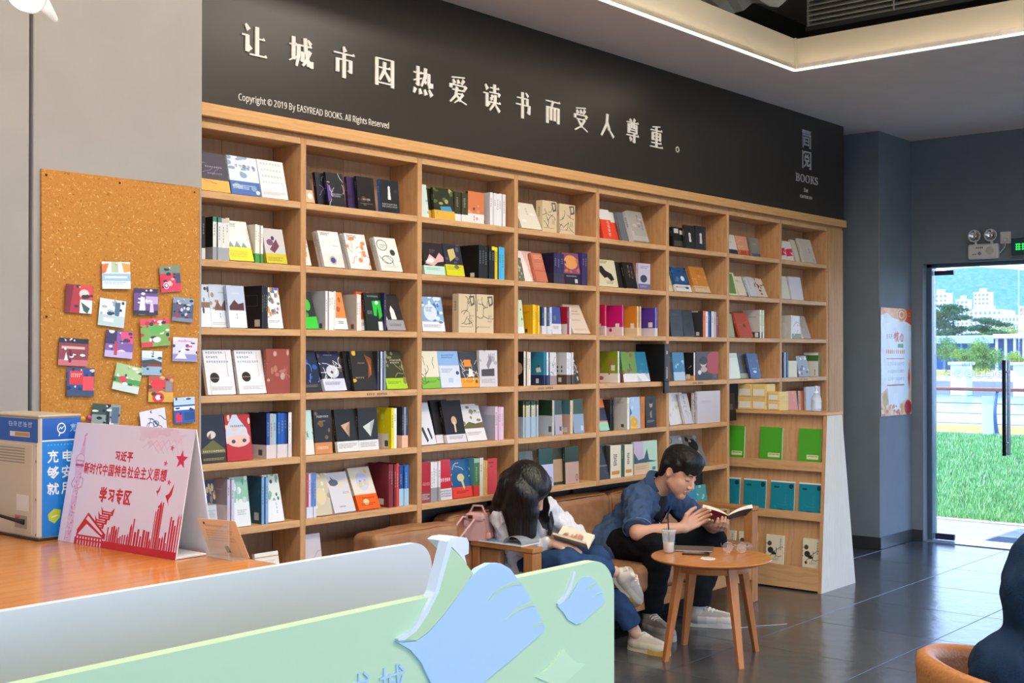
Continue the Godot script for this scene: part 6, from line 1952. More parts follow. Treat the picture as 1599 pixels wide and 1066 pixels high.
	var t := thing("tent_sign", "white tent sign with red Chinese lettering and red skyline on the counter", "sign", Vector3(2.035, 1.0505, 0.89))
	var L := 0.6
	var A := Vector3(0.065, 0.368, 0)
	var face := MB.new()
	face.quad(Vector3(0, 0, 0), Vector3(0.022, 0, L), Vector3(0.022, 0, L) + A + Vector3(0.0, 0.0, 0.005), A)
	part(t, "front_print", face, textured(im, 0.35))
	var board := M("ecebee", 0.5)
	var e := Vector3(0.004, 0, 0)
	var b2 := MB.new()
	var q := [Vector3(0.0005, 0, 0), Vector3(0.0225, 0, L), Vector3(0.022, 0, L) + A, A]
	b2.quad(q[1] + e, q[0] + e, q[3] + e, q[2] + e)
	b2.quad(q[0], q[3], q[3] + e, q[0] + e)
	b2.quad(q[1], q[1] + e, q[2] + e, q[2])
	b2.quad(q[3], q[2], q[2] + e, q[3] + e)
	part(t, "front_board", b2, board)
	var rear := MB.new()
	var r0 := Vector3(0.135, 0, 0)
	var r1 := Vector3(0.152, 0, L)
	var r2: Vector3 = q[2] + e
	var r3: Vector3 = q[3] + e
	rear.quad(r1, r0, r3, r2)
	rear.quad(r0 + e, r1 + e, r2 + e, r3 + e)
	rear.quad(r1, r2, r2 + e, r1 + e)
	part(t, "rear_board", rear, board)
	part(t, "base_board", MB.new().bevel(Vector3(0.03, 0.0005, 0.004), Vector3(0.132, 0.006, L - 0.004), 0.001), board)

# ------------------------------------------------------------------ pinboard and photo prints
func pinboard() -> void:
	var im := Image.create(512, 1024, false, Image.FORMAT_RGB8)
	var rng := _rng(21)
	im.fill(hx("b9803f"))
	var cols := [hx("c8904c"), hx("ae7434"), hx("d09e5e"), hx("a56a2e"), hx("be8645"), hx("c68c49")]
	for k in 9000:
		var p := Vector2(rng.randf() * 512, rng.randf() * 1024)
		var a := rng.randf() * TAU
		var l := rng.randf_range(2, 7)
		stroke(im, [p, p + Vector2.from_angle(a) * l], rng.randf_range(1, 3), cols[rng.randi() % 6])
	for k in 260:
		var p := Vector2(rng.randf() * 512, rng.randf() * 1024)
		stroke(im, [p, p + Vector2.from_angle(rng.randf() * TAU) * 5], 2.0, hx("dcb680") if k % 3 else hx("8a5a2c"))
	var t := thing("pinboard", "brown cork pinboard sheet with photo prints on the grey pillar", "pinboard", Vector3(2.24, 0.0, 0.401))
	# slightly wavy sheet
	var mb := MB.new()
	var w := 0.664
	var y0 := 1.02
	var y1 := 2.292
	var f := func(u: float, v: float) -> Vector3:
		return Vector3(u * w, lerpf(y0, y1, v), 0.004 + 0.0025 * sin(u * 9.0 + v * 5.0) * sin(v * 7.0) + 0.0035)
	for a in 8:
		for b in 16:
			var u0 := a / 8.0
			var u1 := (a + 1) / 8.0
			var v0 := b / 16.0
			var v1 := (b + 1) / 16.0
			mb.quad(f.call(u0, v0), f.call(u1, v0), f.call(u1, v1), f.call(u0, v1), Rect2(u0, 1.0 - v1, u1 - u0, v1 - v0))
	mb.quad(Vector3(0, y0, 0), f.call(0, 0), f.call(0, 1), Vector3(0, y1, 0), Rect2(0, 0, 0.01, 1))
	mb.quad(f.call(1, 0), Vector3(w, y0, 0), Vector3(w, y1, 0), f.call(1, 1), Rect2(0, 0, 0.01, 1))
	mb.quad(f.call(0, 1), f.call(1, 1), Vector3(w, y1, 0), Vector3(0, y1, 0), Rect2(0, 0, 1, 0.01))
	part(t, "cork_sheet", mb, textured(im, 0.9, 0.2))
	for p in [Vector2(0.018, 2.272), Vector2(0.31, 2.274), Vector2(0.64, 2.272), Vector2(0.02, 1.77), Vector2(0.645, 1.16)]:
		part(t, "nail", MB.new().lathe([Vector2(0.0045, 0), Vector2(0.003, 0.003), Vector2(0, 0.0035)], 8, Transform3D(Basis(Vector3.RIGHT, PI / 2), Vector3(p.x, p.y, 0.008))), M("2a2622", 0.4))
	# prints: x, y of the middle, width, height, tilt, colours and what each shows
	for q in PHOTOS:
		var c := thing("photo_print", q[6], "photograph", Vector3(q[0], q[1], 0.4135), 0.0, "photo prints pinned to the cork")
		c.rotation.z = deg_to_rad(q[4])
		var pi := Image.create(96, 96, false, Image.FORMAT_RGB8)
		pi.fill(hx("e8e8e8"))
		paint(pi, q[5], 7)
		var b := MB.new()
		var hw: float = q[2] * 0.5
		var hh: float = q[3] * 0.5
		# gently curled paper
		var g := func(u: float, v: float, back: float) -> Vector3:
			return Vector3(lerpf(-hw, hw, u), lerpf(-hh, hh, v), 0.003 + 0.006 * pow(absf(u - 0.5) * 2.0, 2.0) * q[7] - back)
		for k in 6:
			b.quad(g.call(k / 6.0, 0, 0), g.call((k + 1) / 6.0, 0, 0), g.call((k + 1) / 6.0, 1, 0), g.call(k / 6.0, 1, 0), Rect2(k / 6.0, 0, 1 / 6.0, 1))
			b.quad(g.call((k + 1) / 6.0, 0, 0.0006), g.call(k / 6.0, 0, 0.0006), g.call(k / 6.0, 1, 0.0006), g.call((k + 1) / 6.0, 1, 0.0006), Rect2(0, 0, 0.02, 0.02))
		part(c, "print", b, textured(pi, 0.25))
		part(c, "pin", MB.new().lathe([Vector2(0.0, -0.001), Vector2(0.003, 0), Vector2(0.0036, 0.003), Vector2(0, 0.005)], 8, Transform3D(Basis(Vector3.RIGHT, PI / 2), Vector3(0, hh - 0.008, 0.004))), M("e8e8ea", 0.4))
	# spare coloured pins stuck in a row low on the board
	var pc := ["3a9a8a", "2a3a7a", "d84a3a", "9a5ac0", "d8943a", "b83a7a"]
	var pn := ["teal", "navy", "red", "violet", "orange", "magenta"]
	for k in 6:
		var pp := thing("push_pin", "small %s push pin stuck low in the cork above the charging station" % pn[k], "push pin", Vector3(2.29 + 0.026 * k, 1.402 + 0.003 * (k % 2), 0.411), 0.0, "spare push pins on the cork")
		part(pp, "head", MB.new().lathe([Vector2(0, 0), Vector2(0.004, 0.0), Vector2(0.004, 0.006), Vector2(0.009, 0.008), Vector2(0.009, 0.014), Vector2(0, 0.015)], 10, Transform3D(Basis(Vector3.RIGHT, PI / 2), Vector3.ZERO)), M(pc[k], 0.35))

const PHOTOS := [
[2.532, 1.928, 0.118, 0.1, 2.0, "r 0 0 100 100 dfe9ee;p d8743a 0 10 26 6 14 40 0 44;p e0a050 70 4 100 8 100 36 78 40;r 34 0 60 40 b8c8a8;r 0 44 100 72 9ac0dc;r 10 54 90 62 e8f0f4;t 6 74 80 4 3 5a7a98", "photo print of a blue and orange plaza, topmost on the cork", 0.2],
[2.764, 1.925, 0.092, 0.1, 6.0, "r 0 0 100 100 7a8a78;r 0 30 100 100 d83050;m 8 3 2a3038;m 6 5 f0b8b0;g 30 74 14 14 f0f0f0;e 30 74 6 6 f0f0f0;r 78 30 100 70 3a4a6a", "photo print of a crowd in red shirts, high beside the bookshelf", 0.5],
[2.38, 1.835, 0.108, 0.102, -3.0, "r 0 0 100 100 b0242e;r 55 0 100 50 d83a3a;e 70 30 18 16 f0d0c8;m 7 3 2a2428;r 56 52 100 100 dfe8e4;p 3a5a50 60 60 92 80 84 100 70 90;p 7a1a20 0 0 30 0 20 100 0 100", "photo print half red, half pale green, near the cork's upper edge nail", 0.6],
[2.514, 1.788, 0.108, 0.1, -6.0, "r 0 0 100 100 dde4e8;m 8 3 9ab0b8;m 5 4 2a3a48;r 0 60 100 100 b8d0d4;r 20 70 60 84 f0f4f4;p 4a6a8a 60 10 80 8 78 60 62 58", "photo print of people at a pale desk under the topmost print", 0.4],
[2.658, 1.834, 0.104, 0.1, 0.0, "r 0 0 100 100 6a4a8a;r 0 0 100 18 3a2a50;r 50 30 100 60 c0a8dc;m 6 3 e0d8f0;p e8e0f4 20 100 30 30 46 34 50 100;r 0 84 100 100 2a1e3a;p d8c8ec 66 90 70 50 80 52 84 90", "purple photo print of dancers in white on a stage", 0.2],
[2.822, 1.808, 0.094, 0.094, -4.0, "r 0 0 100 100 4a5a78;r 0 0 100 26 8a98b0;m 12 3 1a2030;m 8 5 c8d0dc;r 0 84 100 100 7a8498;m 4 7 a03040", "dark blue grey photo print of a seated group", 0.3],
[2.698, 1.718, 0.128, 0.106, 4.0, "r 0 0 100 100 7aa850;r 0 0 100 22 e04858;r 0 84 40 100 d83040;m 9 3 c02838;m 6 5 f0e0d8;e 60 40 26 14 5ab04a;m 4 8 2a2a30;e 56 76 14 10 e8e8ec", "photo print of red aprons before green shrubs, tilted", 0.5],
[2.545, 1.672, 0.116, 0.1, -5.0, "r 0 0 100 100 7a5aa8;r 0 0 40 50 3a2a5a;p e04a80 50 4 100 0 100 44 60 40;m 6 3 e8e0f0;r 0 76 100 100 c0b0e0;m 5 6 3a3050;r 34 40 46 92 c03a4a", "violet photo print with a pink banner and standing people", 0.3],
[2.36, 1.643, 0.116, 0.1, -3.0, "r 0 0 100 100 8a3a44;r 0 0 100 18 1e1a24;r 10 30 90 40 d8b0a8;m 6 3 f0e4e0;r 0 78 100 100 c86a74;m 5 5 5a1a24;p f4ece8 20 80 26 50 34 80", "maroon photo print of a stage show on the cork's outer side", 0.2],
[2.832, 1.654, 0.112, 0.092, -2.0, "r 0 0 100 100 d8d0e8;t 10 14 70 7 1 c04a6a;m 7 3 f4f0f8;r 0 70 100 100 8a90c8;m 7 4 3a3a58;p e8e4f4 10 90 40 50 60 90;r 60 34 80 42 c84a6a", "pale lilac photo print of performers dressed in white", 0.4],
[2.684, 1.602, 0.088, 0.092, -2.0, "r 0 0 100 100 a8c4dc;r 0 0 100 30 d8e8f4;p 3a4a3a 0 40 60 34 100 46 100 56 0 56;r 0 54 100 66 8a3034;r 0 66 100 100 8fb0c8;m 8 4 3a4a58", "small photo print of a low red building under pale sky", 0.2],
[2.388, 1.535, 0.108, 0.102, -2.0, "r 0 0 100 100 2a4a8a;r 10 10 60 60 d83034;m 8 3 1a2a50;m 5 4 e8c8c0;r 60 30 100 80 e04a50;r 0 80 100 100 3a4a6a;t 16 20 36 8 2 f0e0d8", "photo print of red flags with blue uniforms, above the tent sign", 0.3],
[2.578, 1.545, 0.112, 0.1, -12.0, "r 0 0 100 100 a8c890;m 7 3 e8f0e0;r 0 50 100 70 4a9a50;e 36 56 16 12 d83a50;r 0 74 100 100 d0dcd8;m 5 5 3a5a3a;m 3 8 f4f4f0", "tilted photo print of a green stall with a red round mark", 0.6],
[2.724, 1.502, 0.11, 0.1, -2.0, "r 0 0 100 100 b8583a;m 8 3 d8a060;e 40 30 30 18 e03038;r 0 62 100 100 d8a83a;e 42 82 24 20 d82838;e 42 82 12 10 f0e8e0;m 5 5 4a3a38;r 70 20 96 60 8a8890", "photo print of red lanterns over golden tables", 0.4],
[2.49, 1.402, 0.116, 0.1, -5.0, "r 0 0 100 100 8a9a94;r 0 0 60 40 3a4a44;m 7 3 1a2024;p 20242a 50 20 62 16 66 90 54 90;m 5 5 dfe6e4;r 0 82 100 100 a8b0aa;r 70 10 96 70 5a6a80", "dim photo print of a person walking, half behind the tent sign", 0.3],
[2.83, 1.418, 0.096, 0.1, 2.0, "r 0 0 100 100 2a5ab0;r 0 0 100 30 b8d4f0;r 0 36 100 50 e8eef4;r 10 60 40 96 d83050;m 6 3 1a3a80;r 50 60 96 90 20488a", "blue photo print of a covered terrace, low beside the bookshelf", 0.4],
[2.69, 1.375, 0.112, 0.1, 8.0, "r 0 0 100 100 e0e0ec;g 40 60 16 14 5a5a8a;g 62 56 12 12 5a5a8a;s 6 3 4a4a7a;e 50 8 6 5 2a4a9a", "white card with a drawn blue bicycle behind the tent sign", 0.8]]

# ------------------------------------------------------------------ low kiosk of two printed boards between camera and counter
func kiosk() -> void:
	var t := thing("kiosk_screen", "white rounded screen board standing behind the pale green board", "screen")
	var pane := func(x0: float, x1: float, y0: float, y1: float, r: float) -> PackedVector2Array:
		var p := PackedVector2Array([Vector2(x0, y0), Vector2(x1, y0)])
		for k in 9:
			var a := PI * 0.5 * k / 8.0
			p.append(Vector2(x1 - r + r * cos(a), y1 - r + r * sin(a)))
		p.append(Vector2(x0, y1))
		return p
	part(t, "board", MB.new().prism(pane.call(-0.9, 2.088, 0.02, 1.2, 0.06), 2.455, 2.475), M("dfe3ea", 0.35))
	for x in [-0.8, 1.9]:
		part(t, "foot", MB.new().bevel(Vector3(x, 0, 2.38), Vector3(x + 0.06, 0.02, 2.55), 0.003), steel)
	var g := thing("kiosk_board", "pale green rounded board with light blue open book emblems", "sign board")
	part(g, "board", MB.new().prism(pane.call(-0.9, 2.172, 0.02, 1.2, 0.075), 2.915, 2.94), M("c2e2bd", 0.4))
	for x in [-0.8, 1.95]:
		part(g, "foot", MB.new().bevel(Vector3(x, 0, 2.84), Vector3(x + 0.06, 0.02, 3.0), 0.003), steel)
	var poly2 := func(k: String) -> PackedVector2Array:
		var p := PackedVector2Array()
		for s in String(EMBLEM[k]).split(" "):
			var q := s.split(",")
			p.append(Vector2(q[0].to_float(), q[1].to_float()))
		return p
	var blue := M("b2d4f6", 0.4)
	var pale := M("dcebf8", 0.4)
	var green := M("bfdfb4", 0.4)
	var em := part(g, "book_emblem", MB.new().prism(poly2.call("body"), 2.93, 2.945), blue)
	part(em, "emblem_rim", MB.new().prism(poly2.call("rim"), 2.925, 2.948), pale)
	part(em, "emblem_page", MB.new().prism(poly2.call("page"), 2.928, 2.9455), green)
	part(em, "emblem_cap", MB.new().prism(poly2.call("cap"), 2.895, 2.944), M("e4edf4", 0.4))
	for k in ["slit1", "slit2", "slit3"]:
		part(em, "page_slit", MB.new().prism(poly2.call(k), 2.943, 2.946), M("b8dbb4", 0.4))
	var se := part(g, "small_book_emblem", MB.new().prism(poly2.call("sbody"), 2.938, 2.943), blue)
	part(se, "emblem_rim", MB.new().prism(poly2.call("srim"), 2.938, 2.944), pale)
	for k in ["sslit1", "sslit2"]:
		part(se, "page_slit", MB.new().prism(poly2.call(k), 2.942, 2.944), M("b8dbb4", 0.4))
	part(g, "pale_emblem", MB.new().prism(poly2.call("pale"), 2.938, 2.9425), M("cdeac4", 0.4))
	# tops of the lettering that the lower frame cuts off
	for q in [[1.40, "书"], [1.475, "城"]]:
		var o := part(g, "character", han_mesh(q[1], Vector2(0.065, 0.065), 0.002, false), blue)
		o.position = Vector3(q[0], 1.033, 2.9405)

# ------------------------------------------------------------------ seats
func sofas() -> void:
	var frame_h := wood("c48c58", "9c6a3e", 91, false, 1.4, 0.4, 0.8)
	var frame_v := wood("be8450", "966238", 93, true, 1.4, 0.4, 0.8)
	var s := thing("sofa", "long tan leather sofa with wooden arms under the bookshelf", "sofa")
	for x in [4.93, 7.2]:
		part(s, "armrest", MB.new().bevel(Vector3(x, 0.602, 0.005), Vector3(x + 0.085, 0.63, 0.445), 0.004), frame_h)
		part(s, "leg", MB.new().bevel(Vector3(x + 0.004, 0, 0.375), Vector3(x + 0.08, 0.602, 0.44), 0.004), frame_v)
		part(s, "leg", MB.new().bevel(Vector3(x + 0.01, 0, 0.01), Vector3(x + 0.075, 0.602, 0.06), 0.004), frame_v)
		part(s, "arm_rail", MB.new().bevel(Vector3(x + 0.02, 0.2, 0.06), Vector3(x + 0.06, 0.26, 0.375), 0.004), frame_h)
	part(s, "side_panel", MB.new().soft(Vector3(0.05, 0.4, 0.14), 0.015, Transform3D(Basis(), Vector3(4.972, 0.4, 0.13)), 8), leather)
	part(s, "front_rail", MB.new().bevel(Vector3(5.01, 0.15, 0.4), Vector3(7.205, 0.25, 0.435), 0.004), frame_h)
	part(s, "seat_base", MB.new().box(Vector3(5.02, 0.2, -0.15), Vector3(7.2, 0.255, 0.4)), M("3a2a1e", 0.8))
	part(s, "back_rail", MB.new().bevel(Vector3(4.8, 0.2, -0.2), Vector3(7.075, 0.5, -0.172), 0.004), frame_h)
	for q in [[5.02, 6.11], [6.11, 7.2]]:
		part(s, "seat_cushion", MB.new().soft(Vector3(q[1] - q[0] - 0.004, 0.15, 0.62), 0.035, Transform3D(Basis(), Vector3((q[0] + q[1]) * 0.5, 0.33, 0.15)), 16, 0.012, 0.006), leather)
	for q in [[4.79, 5.6], [5.6, 6.27], [6.27, 7.075]]:
		part(s, "back_cushion", MB.new().soft(Vector3(q[1] - q[0] - 0.006, 0.37, 0.15), 0.05, Transform3D(Basis(Vector3.RIGHT, -0.06), Vector3((q[0] + q[1]) * 0.5, 0.585, -0.085)), 16, 0.016, 0.008), leather)
	# single armchair further along the shelf
	var a := thing("armchair", "tan leather armchair with wooden arms between pillar and sofa", "armchair")
	for x in [3.72, 4.64]:
		var ah := 0.63 if x < 4.0 else 0.47
		part(a, "armrest", MB.new().bevel(Vector3(x, ah - 0.028, 0.02), Vector3(x + 0.085, ah, 0.62), 0.004), frame_h)
		part(a, "leg", MB.new().bevel(Vector3(x + 0.005, 0, 0.55), Vector3(x + 0.08, ah - 0.028, 0.61), 0.004), frame_v)
		part(a, "leg", MB.new().bevel(Vector3(x + 0.01, 0, 0.03), Vector3(x + 0.075, ah - 0.028, 0.08), 0.004), frame_v)
	part(a, "front_rail", MB.new().bevel(Vector3(3.8, 0.15, 0.56), Vector3(4.645, 0.25, 0.595), 0.004), frame_h)
	part(a, "seat_cushion", MB.new().soft(Vector3(0.83, 0.15, 0.56), 0.035, Transform3D(Basis(), Vector3(4.22, 0.33, 0.32)), 12, 0.012, 0.006), leather)
	part(a, "seat_base", MB.new().box(Vector3(3.8, 0.2, 0.05), Vector3(4.64, 0.256, 0.56)), M("3a2a1e", 0.8))
	part(a, "back_cushion", MB.new().soft(Vector3(0.6, 0.38, 0.17), 0.03, Transform3D(Basis(Vector3.RIGHT, -0.05), Vector3(4.37, 0.575, 0.098)), 16, 0.012, 0.012), leather)
	# pale book lying on top of that chair's back
	# tub chair at the right, seen from behind
	var c := thing("tub_chair", "rounded tan leather tub chair holding the person in navy", "armchair", Vector3(4.25, 0, 3.19))
	c.rotation.y = deg_to_rad(40.0)
	var shell := MB.new()
	var n := 40
	var prof := [Vector2(0.36, 0.16), Vector2(0.385, 0.3), Vector2(0.40, 0.55), Vector2(0.405, 0.66), Vector2(0.40, 0.70), Vector2(0.375, 0.715), Vector2(0.345, 0.70), Vector2(0.335, 0.66), Vector2(0.325, 0.5), Vector2(0.31, 0.34)]
	var rings := []
	for k in n + 1:
		var ang := lerpf(deg_to_rad(-22), deg_to_rad(202), float(k) / n)
		var back := sin(ang)
		var ring := []
		for q in prof.size():
			var p: Vector2 = prof[q]
			var d: Vector2 = prof[mini(q + 1, prof.size() - 1)] - prof[maxi(q - 1, 0)]
			var y: float = 0.16 + (p.y - 0.16) * (0.74 + 0.12 * clampf(back, -0.4, 1.0))
			var dir := Vector3(cos(ang), 0, -sin(ang))
			ring.append(shell.vert(dir * p.x + Vector3(0, y, 0), (dir * d.y + Vector3(0, -d.x, 0)).normalized() * 1.0))
		rings.append(ring)
	for k in n:
		for q in prof.size() - 1:
			shell.tri(rings[k][q], rings[k + 1][q], rings[k + 1][q + 1])
			shell.tri(rings[k][q], rings[k + 1][q + 1], rings[k][q + 1])
	for e in [0, n]:
		var mid := Vector3.ZERO
		for q in rings[e]:
			mid += shell.v[q]
		mid /= prof.size()
		var ang := deg_to_rad(-22) if e == 0 else deg_to_rad(202)
		var nn := Vector3(-sin(ang), 0, -cos(ang)) * (-1.0 if e == 0 else 1.0)
		var m := shell.vert(mid, nn)
		var first := shell.v.size()
		for q in rings[e]:
			shell.vert(shell.v[q], nn)
		for q in prof.size():
			shell.tri(m, first + q, first + (q + 1) % prof.size())
	part(c, "shell", shell, mottled(["a86c38", "b37642", "bb804b"], 0.05, 2.5, 0.42, 2.0, 8, 0.45))
	part(c, "seat_cushion", MB.new().soft(Vector3(0.62, 0.14, 0.62), 0.05, Transform3D(Basis(), Vector3(0, 0.37, 0.04)), 12, 0.015, 0.006), leather)
	part(c, "base", MB.new().lathe([Vector2(0.0, 0.12), Vector2(0.33, 0.12), Vector2(0.345, 0.16), Vector2(0.33, 0.31), Vector2(0, 0.31)], 28), leather)
	for q in 4:
		var d := Vector3(cos(PI / 4 + q * PI / 2), 0, sin(PI / 4 + q * PI / 2))
		part(c, "leg", MB.new().tube([d * 0.25 + Vector3(0, 0.125, 0), d * 0.28], [0.022, 0.014], 10), frame_v)

func coffee_table() -> void:
	var t := thing("coffee_table", "small round orange wood coffee table on four splayed legs", "table", Vector3(5.80, 0, 0.98))
	var r := 0.325
	part(t, "table_top", MB.new().lathe([Vector2(0, 0.512), Vector2(r - 0.05, 0.512), Vector2(r - 0.006, 0.528), Vector2(r, 0.534), Vector2(r - 0.003, 0.54), Vector2(0, 0.54)], 56), table_wood)
	part(t, "apron", MB.new().lathe([Vector2(0.2, 0.512), Vector2(0.205, 0.47), Vector2(0.185, 0.47), Vector2(0.18, 0.512)], 40), table_wood_v)
	for q in 4:
		var a := deg_to_rad(27.0) + q * PI / 2
		var d := Vector3(cos(a), 0, sin(a))
		var s := Vector3(-sin(a), 0, cos(a))
		var mb := MB.new()
		var top := d * 0.19 + Vector3(0, 0.512, 0)
		var bot := d * 0.285
		var P := func(o: Vector3, w: float, u: float, v: float) -> Vector3:
			return o + s * u * w + d * v * w * 0.8
		var wt := 0.026
		var wb := 0.015
		for f in [[-1, -1, 1, -1], [1, -1, 1, 1], [1, 1, -1, 1], [-1, 1, -1, -1]]:
			mb.quad(P.call(bot, wb, f[0], f[1]), P.call(bot, wb, f[2], f[3]), P.call(top, wt, f[2], f[3]), P.call(top, wt, f[0], f[1]))
		mb.quad(P.call(bot, wb, -1, 1), P.call(bot, wb, 1, 1), P.call(bot, wb, 1, -1), P.call(bot, wb, -1, -1))
		part(t, "leg", mb, table_wood_v)
	var fc := thing("floor_cable", "thin white cable lying on the floor behind the coffee table", "cable")
	part(fc, "wire", MB.new().tube([Vector3(6.44, 0.004, 0.74), Vector3(6.58, 0.004, 0.80), Vector3(6.74, 0.004, 0.91), Vector3(6.76, 0.006, 0.925)], [0.0022], 6), M("b8b8b4", 0.5))
	# iced drink
	var y := 0.5405
	var c := thing("drink_cup", "clear plastic cup half full of milky drink with black straw on the table", "cup", Vector3(5.742, y, 0.745))
	part(c, "cup_wall", MB.new().lathe([Vector2(0.0, 0.0005), Vector2(0.027, 0.0), Vector2(0.0285, 0.004), Vector2(0.0385, 0.122), Vector2(0.0375, 0.122), Vector2(0.0275, 0.006), Vector2(0.0, 0.003)], 28), glass("f4f8fa", 0.14, 0.02))
	part(c, "drink", MB.new().lathe([Vector2(0.0, 0.004), Vector2(0.0265, 0.006), Vector2(0.0308, 0.058), Vector2(0.0, 0.058)], 28), M("d9d2c4", 0.3))
	part(c, "lid", MB.new().lathe([Vector2(0.0395, 0.118), Vector2(0.041, 0.121), Vector2(0.041, 0.126), Vector2(0.037, 0.130), Vector2(0.034, 0.127), Vector2(0.01, 0.128), Vector2(0.0, 0.128)], 28), glass("f4f8fa", 0.3, 0.05))
	part(c, "straw", MB.new().tube([Vector3(0.004, 0.02, 0.004), Vector3(-0.002, 0.205, -0.004)], [0.0035], 8), M("151515", 0.4))
	# dark folder stack with a phone
	var f := thing("notebook", "dark slim notebook with a grey cover on the coffee table", "notebook", Vector3(5.915, y, 0.795), deg_to_rad(-62.0))
	part(f, "cover", MB.new().bevel(Vector3(-0.11, 0.0, -0.075), Vector3(0.11, 0.003, 0.075), 0.001), M("26241f", 0.5))
	part(f, "pages", MB.new().box(Vector3(-0.106, 0.003, -0.071), Vector3(0.108, 0.009, 0.072)), M("cfc9ba", 0.8))
	part(f, "cover", MB.new().bevel(Vector3(-0.11, 0.009, -0.075), Vector3(0.11, 0.012, 0.075), 0.001), M("5a5248", 0.5))
	var ph := thing("phone", "black glossy phone leaning on the notebook edge on the coffee table", "phone", Vector3(5.80, y + 0.0001, 0.885), deg_to_rad(-62.0))
	part(ph, "body", MB.new().soft(Vector3(0.15, 0.009, 0.072), 0.004, Transform3D(Basis(), Vector3(0, 0.0045, 0)), 8), M("1c1e20", 0.3))
	part(ph, "screen", MB.new().box(Vector3(-0.07, 0.009, -0.033), Vector3(0.07, 0.0096, 0.033)), M("0e1012", 0.08))
	# eyeglasses
	var g := thing("eyeglasses", "round thin-rimmed eyeglasses standing open on the coffee table", "eyeglasses", Vector3(5.965, y, 1.03), deg_to_rad(-58.0))
	g.scale = Vector3.ONE * 1.2
	var gold := M("b0a8a0", 0.2, 1.0)
	for sx in [-0.031, 0.031]:
		var pts := []
		for k in 25:
			pts.append(Vector3(sx + 0.024 * cos(TAU * k / 24), 0.026 + 0.024 * sin(TAU * k / 24), 0))
		part(g, "rim", MB.new().tube(pts, [0.0013], 6, false), gold)
		part(g, "lens", MB.new().lathe([Vector2(0.0, -0.0008), Vector2(0.023, -0.0008), Vector2(0.023, 0.0008), Vector2(0.0, 0.0008)], 24, Transform3D(Basis(Vector3.RIGHT, PI / 2), Vector3(sx, 0.026, 0))), glass("f4f8fa", 0.06))
		var s := signf(sx)
		part(g, "temple", MB.new().tube([Vector3(s * 0.055, 0.034, 0), Vector3(s * 0.062, 0.034, -0.01), Vector3(s * 0.06, 0.03, -0.09), Vector3(s * 0.056, 0.002, -0.13)], [0.0014], 6), gold)
	part(g, "bridge", MB.new().tube([Vector3(-0.008, 0.034, 0), Vector3(0, 0.038, 0.002), Vector3(0.008, 0.034, 0)], [0.0013], 6), gold)
	var co := thing("table_tag", "small white oval tag lying near the coffee table rim", "tag", Vector3(5.70, y, 1.02), deg_to_rad(-50.0))
	part(co, "disc", MB.new().lathe([Vector2(0, 0), Vector2(0.04, 0), Vector2(0.041, 0.002), Vector2(0.04, 0.004), Vector2(0, 0.004)], 28), M("e8e8e6", 0.4))
	part(co, "peg", MB.new().bevel(Vector3(-0.032, 0.004, -0.005), Vector3(-0.022, 0.012, 0.005), 0.001), M("e0c8a0", 0.5))
	var im := MB.new()
	for k in 5:
		im.box(Vector3(-0.018 + k * 0.009, 0.004, -0.006), Vector3(-0.012 + k * 0.009, 0.0044, 0.006))
	part(co, "lettering", im, M("9a9a9a", 0.6))

